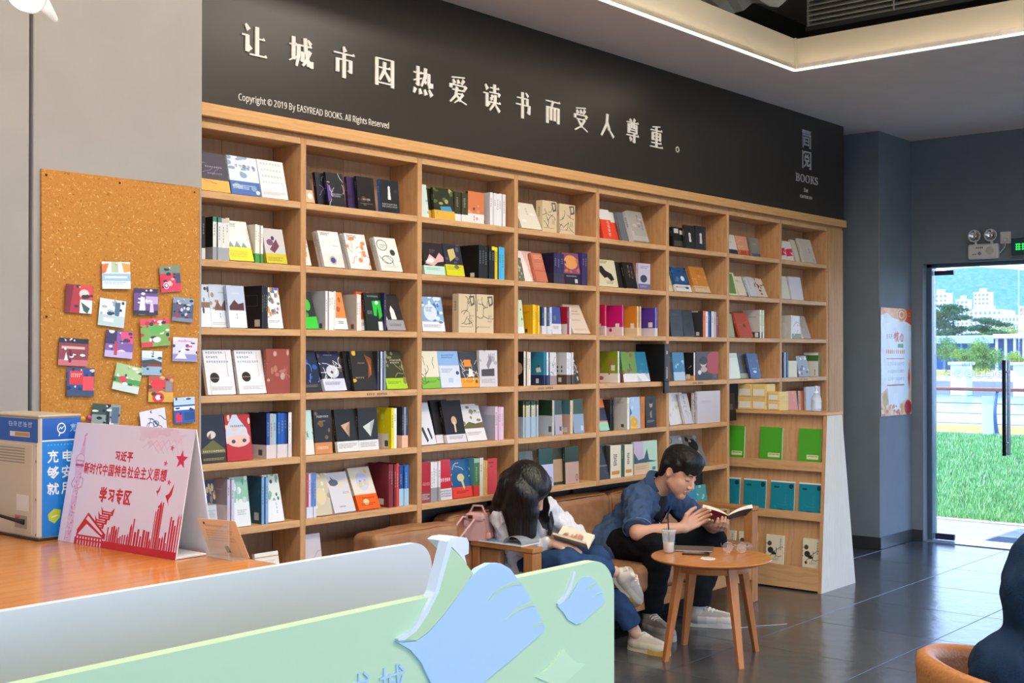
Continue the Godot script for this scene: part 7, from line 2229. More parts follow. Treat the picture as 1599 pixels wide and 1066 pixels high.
# ------------------------------------------------------------------ things round the door
func door_things() -> void:
	var x := WX - 0.002
	var e := thing("emergency_light", "white twin-head emergency light above the glass door", "emergency light", Vector3(x, 2.433, 0.664))
	var wh := M("d6d6d2", 0.45)
	part(e, "body", MB.new().bevel(Vector3(-0.055, 0, 0), Vector3(0, 0.125, 0.25), 0.01), wh)
	for z in [0.055, 0.19]:
		var h := part(e, "lamp_head", MB.new().lathe([Vector2(0.0, 0.0), Vector2(0.028, 0.004), Vector2(0.046, 0.03), Vector2(0.054, 0.052), Vector2(0.05, 0.054), Vector2(0.044, 0.05)], 24, Transform3D(Basis(Vector3(0, 0, 1), PI / 2) * Basis(Vector3.RIGHT, 0.0), Vector3(0.0, 0.195, z))), wh)
		part(h, "reflector", MB.new().lathe([Vector2(0.044, 0.049), Vector2(0.03, 0.036), Vector2(0.008, 0.026), Vector2(0.0, 0.04)], 24, Transform3D(Basis(Vector3(0, 0, 1), PI / 2), Vector3(0.0, 0.195, z))), M("d8dade", 0.12, 1.0))
		part(e, "bracket", MB.new().tube([Vector3(-0.02, 0.12, z), Vector3(-0.02, 0.15, z)], [0.014, 0.011], 10), wh)
	part(e, "speaker_grille", MB.new().lathe([Vector2(0.0, 0.004), Vector2(0.03, 0.004), Vector2(0.034, 0.0)], 20, Transform3D(Basis(Vector3(0, 0, 1), PI / 2), Vector3(-0.055, 0.066, 0.185))), M("c4c2b4", 0.6))
	var pr := MB.new()
	for k in 4:
		pr.box(Vector3(-0.0558, 0.088, 0.07 + k * 0.016), Vector3(-0.055, 0.1, 0.081 + k * 0.016))
	pr.box(Vector3(-0.0558, 0.036, 0.04), Vector3(-0.055, 0.042, 0.075))
	part(e, "lettering", pr, M("5a5a58", 0.6))
	part(e, "test_button", MB.new().lathe([Vector2(0.0, 0.006), Vector2(0.012, 0.005), Vector2(0.014, 0.0)], 14, Transform3D(Basis(Vector3(0, 0, 1), PI / 2), Vector3(-0.055, 0.045, 0.1))), M("7a7c7c", 0.4))
	var s := thing("wall_socket", "square white wall socket with plugged cable beside the emergency light", "socket", Vector3(x, 2.553, 0.922))
	part(s, "plate", MB.new().bevel(Vector3(-0.012, 0, 0), Vector3(0, 0.1, 0.086), 0.003), wh)
	part(s, "plug", MB.new().bevel(Vector3(-0.04, 0.012, 0.03), Vector3(-0.012, 0.045, 0.065), 0.005), wh)
	part(s, "cable", MB.new().tube([Vector3(-0.03, 0.014, 0.05), Vector3(-0.035, -0.03, 0.045), Vector3(-0.03, -0.07, 0.01), Vector3(-0.026, -0.09, -0.02)], [0.0045], 6), wh)
	var ex := thing("exit_sign", "dark exit sign with green glowing symbols above the glass door", "exit sign", Vector3(x - 0.05, 2.444, 1.025))
	part(ex, "case", MB.new().bevel(Vector3(0.0, 0, 0), Vector3(0.03, 0.145, 0.36), 0.004), M("2a4a58", 0.3))
	part(ex, "rim", MB.new().bevel(Vector3(-0.003, -0.006, -0.004), Vector3(0.033, 0.0, 0.364), 0.002).bevel(Vector3(-0.003, 0.145, -0.004), Vector3(0.033, 0.151, 0.364), 0.002), steel)
	part(ex, "hanger", MB.new().bevel(Vector3(0.02, 0.05, 0.05), Vector3(0.05, 0.09, 0.31), 0.002), steel)
	var gm := MB.new()
	for k in 4:
		var z := 0.034 + 0.05 * k
		gm.box(Vector3(-0.001, 0.05, z), Vector3(0.0, 0.058, z + 0.04))
		gm.box(Vector3(-0.001, 0.09, z), Vector3(0.0, 0.098, z + 0.04))
		gm.box(Vector3(-0.001, 0.07, z), Vector3(0.0, 0.077, z + 0.04))
		gm.box(Vector3(-0.001, 0.046, z + 0.005), Vector3(0.0, 0.102, z + 0.012))
		gm.box(Vector3(-0.001, 0.046, z + 0.026), Vector3(0.0, 0.102, z + 0.033))
	gm.box(Vector3(-0.001, 0.05, 0.25), Vector3(0.0, 0.098, 0.33))
	part(ex, "green_symbols", gm, glow("28e060", 1.6))
	# poster on the pillar
	var im := Image.create(256, 368, false, Image.FORMAT_RGB8)
	im.fill(hx("dfe8ea"))
	poly(im, PackedVector2Array([Vector2(0, 0), Vector2(256, 0), Vector2(256, 52), Vector2(170, 40), Vector2(100, 34), Vector2(50, 16), Vector2(0, 26)]), hx("e8924a"))
	poly(im, PackedVector2Array([Vector2(140, 0), Vector2(256, 0), Vector2(256, 56), Vector2(190, 40)]), hx("dd5236"))
	for k in 5:
		disc(im, 176, 22, 44 - k * 9, 24 - k * 5, [hx("f0c060"), hx("dd5236"), hx("f4d080"), hx("e06a3a"), hx("c83a30")][k])
	for k in 8:
		disc(im, 30 + k * 30, 12 + 8 * (k % 3), 12, 7, hx("f0b45a"), 2.0)
	var rg := _rng(31)
	marks(im, Rect2(46, 90, 60, 22), 1, hx("8a9098"), rg)
	write_han(im, "核心", Vector2(110, 80), Vector2(38, 36), 42.0, 6.0, hx("d8542e"))
	im.fill_rect(Rect2i(140, 122, 44, 14), hx("4a8a5a"))
	for k in 10:
		disc(im, 48 + k * 15 + (8 if k > 4 else 0), 150, 6, 8, hx("d88a5a"))
	im.fill_rect(Rect2i(48, 172, 144, 3), hx("b86a4a"))
	for r in 3:
		marks(im, Rect2(60, 186 + r * 26, 130, 16), 1, hx("7a8a9c"), rg)
	im.fill_rect(Rect2i(48, 262, 144, 4), hx("a84a34"))
	poly(im, PackedVector2Array([Vector2(0, 368), Vector2(6, 290), Vector2(50, 272), Vector2(66, 330), Vector2(110, 350), Vector2(256, 360), Vector2(256, 368)]), hx("e0b088"))
	poly(im, PackedVector2Array([Vector2(14, 300), Vector2(40, 278), Vector2(64, 320), Vector2(30, 350)]), hx("b89a5a"))
	poly(im, PackedVector2Array([Vector2(170, 368), Vector2(190, 322), Vector2(226, 312), Vector2(240, 250), Vector2(232, 190), Vector2(250, 176), Vector2(256, 230), Vector2(256, 368)]), hx("e4c4ac"))
	disc(im, 226, 344, 30, 26, hx("b8282e"))
	disc(im, 176, 346, 14, 20, hx("e8a03a"))
	for k in 26:
		disc(im, rg.randf_range(4, 160), rg.randf_range(334, 366), rg.randf_range(4, 12), rg.randf_range(3, 8), [hx("d87a5a"), hx("eec4a0"), hx("c85a48")][k % 3])
	poly(im, PackedVector2Array([Vector2(226, 240), Vector2(238, 200), Vector2(246, 240), Vector2(236, 280)]), hx("c84a3a"))
	var po := thing("poster", "wrinkled red and white poster taped to the slate pillar", "poster", Vector3(9.862, 1.108, 0.1515))
	var pm := MB.new()
	var nz := FastNoiseLite.new()
	nz.seed = 3
	nz.frequency = 2.6
	var g := func(u: float, v: float) -> Vector3:
		return Vector3(u * 0.632, v * 0.915, 0.006 + 0.0055 * nz.get_noise_2d(u * 1.0 + v * 0.6, v * 1.2) * (1.0 if u > 0.02 and u < 0.98 else 0.3))
	for a in 20:
		for b in 28:
			var u0 := a / 20.0
			var u1 := (a + 1) / 20.0
			var v0 := b / 28.0
			var v1 := (b + 1) / 28.0
			pm.quad(g.call(u0, v0), g.call(u1, v0), g.call(u1, v1), g.call(u0, v1), Rect2(u0, 1.0 - v1, u1 - u0, v1 - v0))
	part(po, "print", pm, textured(im, 0.3))
	# whale shaped lamp hung from the ceiling recess, only its lower part is in view
	var w := thing("whale_lamp", "white whale-shaped hanging lamp with a glowing belly near the pinboard", "pendant lamp", Vector3(1.76, 2.608, 1.2))
	var bx := Basis(Vector3.UP, deg_to_rad(50.0))
	part(w, "body", field_mesh([[Vector3(-0.12, 0.08, 0), Vector3(0.14, 0.06, 0.02), Basis(), 0.02, 1.0] if false else [Vector3(0, 0.075, 0), Vector3(0.15, 0.075, 0.05), bx, 0.02, 1.0], [bx * Vector3(-0.1, 0.09, 0), bx * Vector3(-0.24, 0.17, 0), 0.045, 0.014, 0.03], [bx * Vector3(-0.24, 0.17, 0), bx * Vector3(-0.3, 0.2, 0.05), 0.014, 0.01, 0.02], [bx * Vector3(-0.24, 0.17, 0), bx * Vector3(-0.3, 0.2, -0.05), 0.014, 0.01, 0.02]], 0.007), M("c4c6bc", 0.4))
	part(w, "glowing_belly", field_mesh([[Vector3(0, 0.068, 0) + bx * Vector3(-0.035, 0, 0), Vector3(0.118, 0.075, 0.054), bx, 0.01, 1.0], [Vector3(0, 0.095, 0) + bx * Vector3(-0.02, 0, 0), Vector3(0.16, 0.085, 0.08), bx, 0.004, -1.0]], 0.005), glow("f4f4ff", 3.0))
	part(w, "fin", field_mesh([[bx * Vector3(0.1, 0.055, 0.02), bx * Vector3(0.2, 0.03, 0.04), 0.022, 0.008, 0.01], [bx * Vector3(0.1, 0.05, 0.02), bx * Vector3(0.19, 0.022, 0.04), 0.012, 0.006, 0.01]], 0.005), M("e4e4e0", 0.4))
	part(w, "eye_light", MB.new().lathe([Vector2(0, 0), Vector2(0.014, 0.002), Vector2(0.016, 0.008), Vector2(0, 0.012)], 14, Transform3D(Basis(Vector3.UP, deg_to_rad(50.0)) * Basis(Vector3.RIGHT, PI / 2), bx * Vector3(0.09, 0.075, 0.038))), glow("fcfcff", 3.0))
	part(w, "cord", MB.new().tube([Vector3(0, 0.145, 0), Vector3(0, 1.78, 0)], [0.003], 6), M("d8d8d4", 0.5))
	var wl := OmniLight3D.new()
	wl.name = "light"
	w.add_child(wl)
	wl.position = Vector3(0, -0.05, 0) + bx * Vector3(-0.03, 0, 0.07)
	wl.light_energy = 0.05
	wl.light_size = 0.06
	wl.omni_range = 12.0
	wl.omni_attenuation = 2.0
	wl.shadow_enabled = true

# ------------------------------------------------------------------ people
const SKIN := "d9a588"

func el(c: Vector3, r: Vector3, b := Basis(), k := 0.02, s := 1.0) -> Array:
	return [c, r, b, k, s]

func cap(a: Vector3, b: Vector3, ra: float, rb: float, k := 0.02) -> Array:
	return [a, b, ra, rb, k]

# head in its own frame: +z face, +y crown; x is the transform that sets it on the neck
func head_prims(x: Transform3D, s: float) -> Array:
	var P := func(a: float, b: float, c: float) -> Vector3:
		return x * (Vector3(a, b, c) * s)
	var out := []
	var B := x.basis
	out.append(el(P.call(0, 0.04, -0.012), Vector3(0.076, 0.092, 0.096) * s, B, 0.02))
	out.append(el(P.call(0, -0.02, 0.032), Vector3(0.061, 0.09, 0.066) * s, B, 0.03))
	out.append(cap(P.call(0.046, -0.055, 0.0), P.call(0.012, -0.105, 0.064), 0.021 * s, 0.017 * s, 0.03))
	out.append(cap(P.call(-0.046, -0.055, 0.0), P.call(-0.012, -0.105, 0.064), 0.021 * s, 0.017 * s, 0.03))
	out.append(el(P.call(0, -0.104, 0.07), Vector3(0.02, 0.017, 0.017) * s, B, 0.02))
	out.append(el(P.call(0, 0.032, 0.074), Vector3(0.05, 0.016, 0.022) * s, B, 0.02))
	for q in [-1.0, 1.0]:
		out.append(el(P.call(q * 0.036, -0.058, 0.048), Vector3(0.026, 0.034, 0.03) * s, B, 0.03))
		out.append(el(P.call(q * 0.038, -0.03, 0.062), Vector3(0.023, 0.022, 0.02) * s, B, 0.02))
		out.append(el(P.call(q * 0.031, 0.008, 0.102), Vector3(0.018, 0.010, 0.015) * s, B, 0.01, -1.0))
		out.append(el(P.call(q * 0.031, 0.004, 0.082), Vector3(0.015, 0.0095, 0.010) * s, B, 0.006))
		out.append(el(P.call(q * 0.079, -0.002, -0.012), Vector3(0.009, 0.03, 0.019) * s, B * Basis(Vector3.UP, -q * 0.35), 0.008))
		out.append(el(P.call(q * 0.086, 0.0, -0.006), Vector3(0.005, 0.018, 0.010) * s, B, 0.004, -1.0))
		out.append(el(P.call(q * 0.011, -0.040, 0.104), Vector3(0.009, 0.008, 0.010) * s, B, 0.008))
	out.append(cap(P.call(0, 0.012, 0.092), P.call(0, -0.032, 0.114), 0.0075 * s, 0.011 * s, 0.012))
	out.append(el(P.call(0, -0.067, 0.093), Vector3(0.022, 0.0055, 0.009) * s, B, 0.006))
	out.append(el(P.call(0, -0.077, 0.090), Vector3(0.018, 0.0065, 0.009) * s, B, 0.006))
	out.append(el(P.call(0, -0.0718, 0.103), Vector3(0.02, 0.0016, 0.006) * s, B, 0.003, -1.0))
	return out

func hand_prims(w: Vector3, f: Vector3, n: Vector3, s: float, side: float, curl: float, thumb_in := 0.5) -> Array:
	# w wrist, f towards the fingertips, n out of the palm, side +1 when the thumb lies on f x n
	f = f.normalized()
	n = (n - f * n.dot(f)).normalized()
	var l := f.cross(n) * side
	var out := []
	var len := [0.92, 1.03, 1.0, 0.8]
	for k in 4:
		var off := 0.030 - 0.020 * k
		var knuckle := w + (f * (0.088 - 0.004 * absf(k - 1.3)) + l * off) * s
		out.append(cap(w + (l * off * 0.55 + f * 0.008) * s, knuckle, 0.017 * s, 0.0125 * s, 0.012))
		var p := knuckle
		var a := 0.0
		for q in 3:
			a += curl * [0.7, 1.0, 0.8][q] * (1.0 + 0.08 * k)
			var d := f * cos(a) + n * sin(a)
			var e: Vector3 = p + d * [0.043, 0.028, 0.022][q] * len[k] * s
			out.append(cap(p, e, [0.0105, 0.0095, 0.0088][q] * s, [0.0095, 0.0088, 0.0075][q] * s, 0.004))
			p = e
	var t0 := w + (l * 0.022 + f * 0.022 + n * 0.006) * s
	var t1 := w + (l * 0.050 + f * 0.052 + n * 0.014) * s
	var t2 := t1 + (f * 0.032 + l * lerpf(0.016, -0.006, thumb_in) + n * 0.02 * thumb_in) * s
	var t3 := t2 + (f * 0.026 + l * lerpf(0.006, -0.012, thumb_in) + n * 0.014 * thumb_in) * s
	out.append(cap(t0, t1, 0.016 * s, 0.0125 * s, 0.012))
	out.append(cap(t1, t2, 0.012 * s, 0.0105 * s, 0.006))
	out.append(cap(t2, t3, 0.0105 * s, 0.0085 * s, 0.004))
	return out

func skin_material() -> StandardMaterial3D:
	var m := StandardMaterial3D.new()
	m.vertex_color_use_as_albedo = true
	m.roughness = 0.5
	m.metallic_specular = 0.4
	m.subsurf_scatter_enabled = true
	m.subsurf_scatter_strength = 0.08
	return m

func join(meshes: Array) -> ArrayMesh:
	# several grids of one body in one mesh
	var V := PackedVector3Array()
	var N := PackedVector3Array()
	var C := PackedColorArray()
	var I := PackedInt32Array()
	for m in meshes:
		var a: Array = m.surface_get_arrays(0)
		var o := V.size()
		V.append_array(a[Mesh.ARRAY_VERTEX])
		N.append_array(a[Mesh.ARRAY_NORMAL])
		C.append_array(a[Mesh.ARRAY_COLOR])
		for k in a[Mesh.ARRAY_INDEX]:
			I.append(k + o)
	var arr := []
	arr.resize(Mesh.ARRAY_MAX)
	arr[Mesh.ARRAY_VERTEX] = V
	arr[Mesh.ARRAY_NORMAL] = N
	arr[Mesh.ARRAY_COLOR] = C
	arr[Mesh.ARRAY_INDEX] = I
	var out := ArrayMesh.new()
	out.add_surface_from_arrays(Mesh.PRIMITIVE_TRIANGLES, arr)
	return out

func face_shade(x: Transform3D, s: float, skin: Color) -> Callable:
	var inv := x.affine_inverse()
	var lip := lin("b8685c")
	return func(p: Vector3) -> Color:
		var q := (inv * p) / s
		var k := skin
		if q.z > 0.088 and absf(q.x) < 0.02 and q.y < -0.061 and q.y > -0.083:
			k = skin.lerp(lip, clampf(1.0 - pow(absf(q.x) / 0.02, 2.0), 0.0, 1.0) * 0.7)
		return k

func features(t: Node3D, x: Transform3D, s: float) -> void:
	# brows, lash lines of the lowered eyes
	for q in [-1.0, 1.0]:
		var br := MB.new()
		br.tube([x * (Vector3(q * 0.014, 0.026, 0.0985) * s), x * (Vector3(q * 0.03, 0.031, 0.0955) * s), x * (Vector3(q * 0.05, 0.026, 0.082) * s)], [0.0024 * s, 0.0032 * s, 0.0016 * s], 6)
		part(t, "eyebrow", br, M("1c1613", 0.7))
		var ls := MB.new()
		ls.tube([x * (Vector3(q * 0.017, 0.001, 0.0925) * s), x * (Vector3(q * 0.031, -0.0035, 0.0935) * s), x * (Vector3(q * 0.046, 0.0, 0.0855) * s)], [0.0009 * s, 0.0014 * s, 0.0009 * s], 6)
		part(t, "eyelash", ls, M("15110f", 0.6))

func shoe(t: Node3D, x: Transform3D, s: float, upper: String, sole: String, toe: String, lace: String, ins: String) -> void:
	# local frame: sole on y = 0, heel at the origin, toe towards +z
	var n := Node3D.new()
	n.name = "shoe"
	t.add_child(n, true)
	n.transform = x
	var tones := [lin(upper), lin(ins), lin(lace), lin(upper)]
	var pr := [el(Vector3(0, 0.045, 0.055) * s, Vector3(0.041, 0.042, 0.07) * s, Basis(), 0.03), el(Vector3(0, 0.036, 0.19) * s, Vector3(0.047, 0.034, 0.085) * s, Basis(), 0.04), cap(Vector3(0, 0.05, 0.1) * s, Vector3(0, 0.04, 0.2) * s, 0.041 * s, 0.036 * s, 0.03), cap(Vector3(0, 0.05, 0.045) * s, Vector3(0, 0.085, 0.04) * s, 0.036 * s, 0.035 * s, 0.03), cap(Vector3(0, 0.07, 0.1) * s, Vector3(0, 0.055, 0.17) * s, 0.022 * s, 0.022 * s, 0.03), el(Vector3(0, 0.118, 0.036) * s, Vector3(0.027, 0.03, 0.034) * s, Basis(), 0.008, -1.0)]
	part(n, "upper", field_mesh(pr, 0.005, func(p: Vector3) -> Color: return tones[int(p.z < 0.05 * s or (p.y > 0.062 * s and absf(p.x) > 0.016 * s)) + 2 * int(p.z > 0.1 * s and p.z < 0.15 * s and p.y < 0.06 * s)], 0.0, Vector3.ONE, 5, func(p: Vector3) -> float: return 0.016 * s - p.y), vcol(0.65, 0.3))
	var outline := PackedVector2Array()
	for k in 36:
		var a := TAU * k / 36
		var z := 0.128 + 0.148 * sin(a)
		var w := 0.041 + 0.011 * smoothstep(0.05, 0.2, z) - 0.006 * exp(-pow((z - 0.11) / 0.04, 2.0))
		outline.append(Vector2(w * signf(cos(a)) * pow(absf(cos(a)), 0.75), z) * s)
	var flat := Transform3D(Basis(Vector3(1, 0, 0), Vector3(0, 0, 1), Vector3(0, 1, 0)), Vector3.ZERO)
	var sm := MB.new()
	# swept sole wall, slightly flared
	for k in 36:
		var a := outline[k]
		var b := outline[(k + 1) % 36]
		var a0 := Vector3(a.x, 0, a.y)
		var b0 := Vector3(b.x, 0, b.y)
		var c := Vector3(0, 0, 0.128 * s)
		var up := Vector3(0, 0.026 * s, 0)
		var a1 := c + (a0 - c) * 0.97 + up
		var b1 := c + (b0 - c) * 0.97 + up
		sm.quad(b0, a0, a1, b1)
		sm.tri3(a1, c + up, b1) if false else sm.tri3(b1, a1, c + up)
		sm.tri3(a0, b0, c)
	part(n, "sole", sm, M(sole, 0.6))
	var tm := MB.new()
	for k in range(2, 17):
		var a := outline[k]
		var b := outline[k + 1]
		var c := Vector3(0, 0, 0.128 * s)
		var a0 := c + (Vector3(a.x, 0, a.y) - c) * 1.012 + Vector3(0, 0.002 * s, 0)
		var b0 := c + (Vector3(b.x, 0, b.y) - c) * 1.012 + Vector3(0, 0.002 * s, 0)
		var up := Vector3(0, 0.03 * s, 0)
		tm.quad(b0, a0, c + (a0 - c) * 0.99 + up, c + (b0 - c) * 0.99 + up)
	part(n, "toe_bumper", tm, M(toe, 0.6))
	var lm := MB.new()
	for k in 5:
		var z := (0.085 + 0.02 * k) * s
		var y := (0.1065 - 0.0066 * k) * s
		lm.tube([Vector3(-0.026 * s, y - 0.013 * s, z), Vector3(-0.012 * s, y + 0.001, z + 0.004), Vector3(0.012 * s, y + 0.001, z + 0.006), Vector3(0.026 * s, y - 0.013 * s, z + 0.008)], [0.0042 * s], 6)
		lm.tube([Vector3(-0.02 * s, y - 0.004 * s, z - 0.006), Vector3(0.0, y + 0.003, z + 0.004), Vector3(0.02 * s, y - 0.004 * s, z + 0.014)], [0.0036 * s], 6)
	part(n, "laces", lm, M(lace, 0.8))
	part(n, "heel_tab", MB.new().soft(Vector3(0.03, 0.05, 0.008) * s, 0.004 * s, Transform3D(Basis(), Vector3(0, 0.07, -0.0) * s), 6), M(ins, 0.7))

func toward(a: Vector3, b: Vector3, up := Vector3.UP) -> Basis:
	var z := (b - a).normalized()
	var x := up.cross(z).normalized()
	return Basis(x, z.cross(x), z)

func open_book(t: Node3D, w: float, h: float, rise: float, cover_l: String, cover_r: String, page: String, thick: float) -> void:
	# local: spine along y at x = 0, pages face +z
	for s in [-1.0, 1.0]:
		var cv := MB.new()
		var pg := MB.new()
		var n := 8
		for k in n:
			var u0 := float(k) / n
			var u1 := float(k + 1) / n
			var f := func(u: float, v: float, lift: float) -> Vector3:
				return Vector3(s * w * u, v * h, rise * u + thick * 0.35 * sin(PI * u) + lift)
			var g := func(u: float, v: float, lift: float) -> Vector3:
				return Vector3(s * w * u * 0.97, 0.004 + v * (h - 0.008), rise * u + thick * (0.35 * sin(PI * u) + sqrt(u) * 0.9) * 1.0 + lift)
			if s > 0:
				cv.quad(f.call(u1, 0, -0.002), f.call(u0, 0, -0.002), f.call(u0, 1, -0.002), f.call(u1, 1, -0.002))
				pg.quad(g.call(u0, 0, 0.002), g.call(u1, 0, 0.002), g.call(u1, 1, 0.002), g.call(u0, 1, 0.002))
				pg.quad(f.call(u0, 0.02, 0), f.call(u1, 0.02, 0), g.call(u1, 0, 0.002), g.call(u0, 0, 0.002))
				pg.quad(f.call(u1, 0.98, 0), f.call(u0, 0.98, 0), g.call(u0, 1, 0.002), g.call(u1, 1, 0.002))
			else:
				cv.quad(f.call(u0, 0, -0.002), f.call(u1, 0, -0.002), f.call(u1, 1, -0.002), f.call(u0, 1, -0.002))
				pg.quad(g.call(u1, 0, 0.002), g.call(u0, 0, 0.002), g.call(u0, 1, 0.002), g.call(u1, 1, 0.002))
				pg.quad(f.call(u1, 0.02, 0), f.call(u0, 0.02, 0), g.call(u0, 0, 0.002), g.call(u1, 0, 0.002))
				pg.quad(f.call(u0, 0.98, 0), f.call(u1, 0.98, 0), g.call(u1, 1, 0.002), g.call(u0, 1, 0.002))
		var x1: float = s * w
		var z1 := rise - 0.002
		pg.box(Vector3(minf(x1 * 0.965, x1 * 0.97), 0.004, z1), Vector3(maxf(x1 * 0.965, x1 * 0.97), h - 0.004, rise + thick * 0.9 + 0.002))
		part(t, "cover", cv, M(cover_l if s < 0 else cover_r, 0.5))
		part(t, "pages", pg, M(page, 0.85))

func people() -> void:
	man()
	woman()
	navy_person()

func man() -> void:
	var t := thing("person", "person in denim shirt and black trousers reading a red book on the sofa", "person")
	var s := 1.1
	var skin := lin(SKIN)
	var hb := Basis(Vector3.UP, deg_to_rad(-4.0)) * Basis(Vector3.RIGHT, deg_to_rad(25.0)) * Basis(Vector3(0, 0, 1), deg_to_rad(-5.0))
	var hx_ := Transform3D(hb, Vector3(6.325, 0.918, 0.44))
	var shR := Vector3(6.175, 0.752, 0.23)
	var shL := Vector3(6.52, 0.752, 0.25)
	var elR := Vector3(6.0, 0.588, 0.36)
	var wrR := Vector3(6.19, 0.612, 0.55)
	var elL := Vector3(6.62, 0.59, 0.38)
	var wrL := Vector3(6.45, 0.585, 0.60)
	var hipR := Vector3(6.15, 0.475, 0.06)
	var hipL := Vector3(6.37, 0.475, 0.06)
	var knR := Vector3(6.03, 0.505, 0.50)
	var knL := Vector3(6.52, 0.505, 0.55)
	var anR := Vector3(6.035, 0.10, 0.42)
	var anL := Vector3(6.385, 0.10, 0.53)
	# skin
	var body := [
		cap(Vector3(6.335, 0.80, 0.27), hx_ * Vector3(0, -0.05, -0.03), 0.062, 0.057, 0.04),
		cap(shR, shL, 0.06, 0.06, 0.05), el(Vector3(6.32, 0.64, 0.15), Vector3(0.15, 0.17, 0.1), Basis(Vector3.RIGHT, 0.35), 0.05), el(Vector3(6.26, 0.5, 0.06), Vector3(0.15, 0.09, 0.1), Basis(), 0.05),
		cap(shR, elR, 0.052, 0.043, 0.02), cap(elR, wrR, 0.046, 0.03, 0.02), cap(shL, elL, 0.052, 0.043, 0.02), cap(elL, wrL, 0.044, 0.03, 0.02),
		cap(hipR, knR, 0.08, 0.055, 0.03), cap(knR, anR, 0.054, 0.038, 0.02), cap(hipL, knL, 0.08, 0.055, 0.03), cap(knL, anL, 0.054, 0.038, 0.02)]
	var sh := func(_p: Vector3) -> Color: return skin
	var head := head_prims(hx_, s)
	head.append(cap(hx_ * Vector3(0, -0.05, -0.035), Vector3(6.335, 0.80, 0.275), 0.058, 0.06, 0.03))
	var hR := hand_prims(wrR, Vector3(0.62, 0.42, 0.46), Vector3(0.55, -0.15, -0.75) * -1.0, s, -1.0, 0.36, 0.3)
	hR.append(cap(wrR.lerp(elR, 0.3), wrR, 0.036, 0.03, 0.01))
	var hL := hand_prims(wrL, Vector3(-0.45, 0.10, 0.55), Vector3(0.1, 0.9, 0.1), s, 1.0, 0.45, 0.6)
	hL.append(cap(wrL.lerp(elL, 0.3), wrL, 0.036, 0.03, 0.01))
	part(t, "body", join([field_mesh(body, 0.012, sh), field_mesh(head, 0.0038, face_shade(hx_, s, skin)), field_mesh(hR, 0.0034, sh), field_mesh(hL, 0.0036, sh)]), skin_material())
	features(t, hx_, s)
	# short thick hair, swept over the forehead
	var H := func(a: float, b: float, c: float) -> Vector3:
		return hx_ * (Vector3(a, b, c) * s)
	var hair := [el(H.call(0, 0.06, -0.022), Vector3(0.09, 0.092, 0.106) * s, hb, 0.02), el(H.call(0, 0.098, 0.03), Vector3(0.08, 0.052, 0.078) * s, hb, 0.03)]
	for k in 9:
		var a := lerpf(-0.068, 0.068, k / 8.0)
		hair.append(cap(H.call(a * 0.9, 0.095, 0.072 - 0.25 * absf(a) * 0.6), H.call(a * 1.02 + 0.006, 0.048 - 0.012 * (k % 2), 0.098 - 0.42 * absf(a)), 0.024 * s, 0.011 * s, 0.016))
	for q in [-1.0, 1.0]:
		hair.append(cap(H.call(q * 0.078, 0.06, 0.02), H.call(q * 0.079, 0.012, 0.016), 0.018 * s, 0.007 * s, 0.015))
		hair.append(cap(H.call(q * 0.07, 0.03, -0.06), H.call(q * 0.05, -0.045, -0.075), 0.03 * s, 0.016 * s, 0.03))
	hair.append(cap(H.call(0, 0.02, -0.09), H.call(0, -0.06, -0.08), 0.04 * s, 0.02 * s, 0.03))
	hair.append(el(H.call(0, -0.055, 0.075), Vector3(0.075, 0.085, 0.08) * s, hb, 0.01, -1.0))
	part(t, "hair", field_mesh(hair, 0.005, null, 0.003, Vector3(70, 18, 30), 4), M("0d0b0a", 0.55))
	# black undershirt at the neck
	part(t, "undershirt", field_mesh([el(Vector3(6.335, 0.735, 0.275), Vector3(0.062, 0.075, 0.05), Basis(Vector3.RIGHT, 0.5), 0.02), cap(Vector3(6.335, 0.78, 0.27), Vector3(6.33, 0.66, 0.27), 0.06, 0.05, 0.02)], 0.009), M("14151a", 0.8))
	# denim shirt
	var shirt := [
		el(Vector3(6.33, 0.665, 0.165), Vector3(0.185, 0.155, 0.125), Basis(Vector3.RIGHT, 0.38), 0.05),
		el(Vector3(6.27, 0.525, 0.065), Vector3(0.185, 0.15, 0.14), Basis(Vector3.RIGHT, 0.2), 0.06),
		cap(shR + Vector3(0.02, -0.005, 0), shL - Vector3(0.02, 0.005, 0), 0.082, 0.082, 0.05),
		cap(shR, shR.lerp(elR, 0.86), 0.082, 0.083, 0.03), cap(shL, shL.lerp(elL, 0.86), 0.08, 0.08, 0.03),
		el(Vector3(6.23, 0.50, 0.05), Vector3(0.205, 0.12, 0.165), Basis(), 0.05), cap(Vector3(6.10, 0.48, 0.0), Vector3(6.07, 0.44, 0.13), 0.085, 0.055, 0.05), cap(Vector3(6.40, 0.46, 0.0), Vector3(6.4, 0.44, 0.12), 0.07, 0.05, 0.05),
		cap(Vector3(6.33, 0.79, 0.22), Vector3(6.335, 0.79, 0.26), 0.075, 0.06, 0.04), cap(shR + Vector3(0.01, 0.02, 0), Vector3(6.32, 0.805, 0.24), 0.066, 0.06, 0.04), cap(shL + Vector3(-0.01, 0.02, 0), Vector3(6.35, 0.805, 0.24), 0.066, 0.06, 0.04),
		# open placket and neck
		el(Vector3(6.338, 0.845, 0.30), Vector3(0.06, 0.085, 0.058), Basis(Vector3.RIGHT, 0.4), 0.012, -1.0),
		el(Vector3(6.338, 0.715, 0.335), Vector3(0.03, 0.11, 0.06), Basis(Vector3.RIGHT, 0.45), 0.01, -1.0)]
	var sleeveR := (elR - shR).normalized()
	var sleeveL := (elL - shL).normalized()
	var endR := shR.lerp(elR, 0.93)
	var endL := shL.lerp(elL, 0.93)
	var cutf := func(p: Vector3) -> float:
		var d := -1.0
		if p.x < 6.13 and p.y < 0.72 and p.z > 0.16:
			d = maxf(d, (p - endR).dot(sleeveR))
		if p.x > 6.52 and p.y < 0.72 and p.z > 0.2:
			d = maxf(d, (p - endL).dot(sleeveL))
		return d
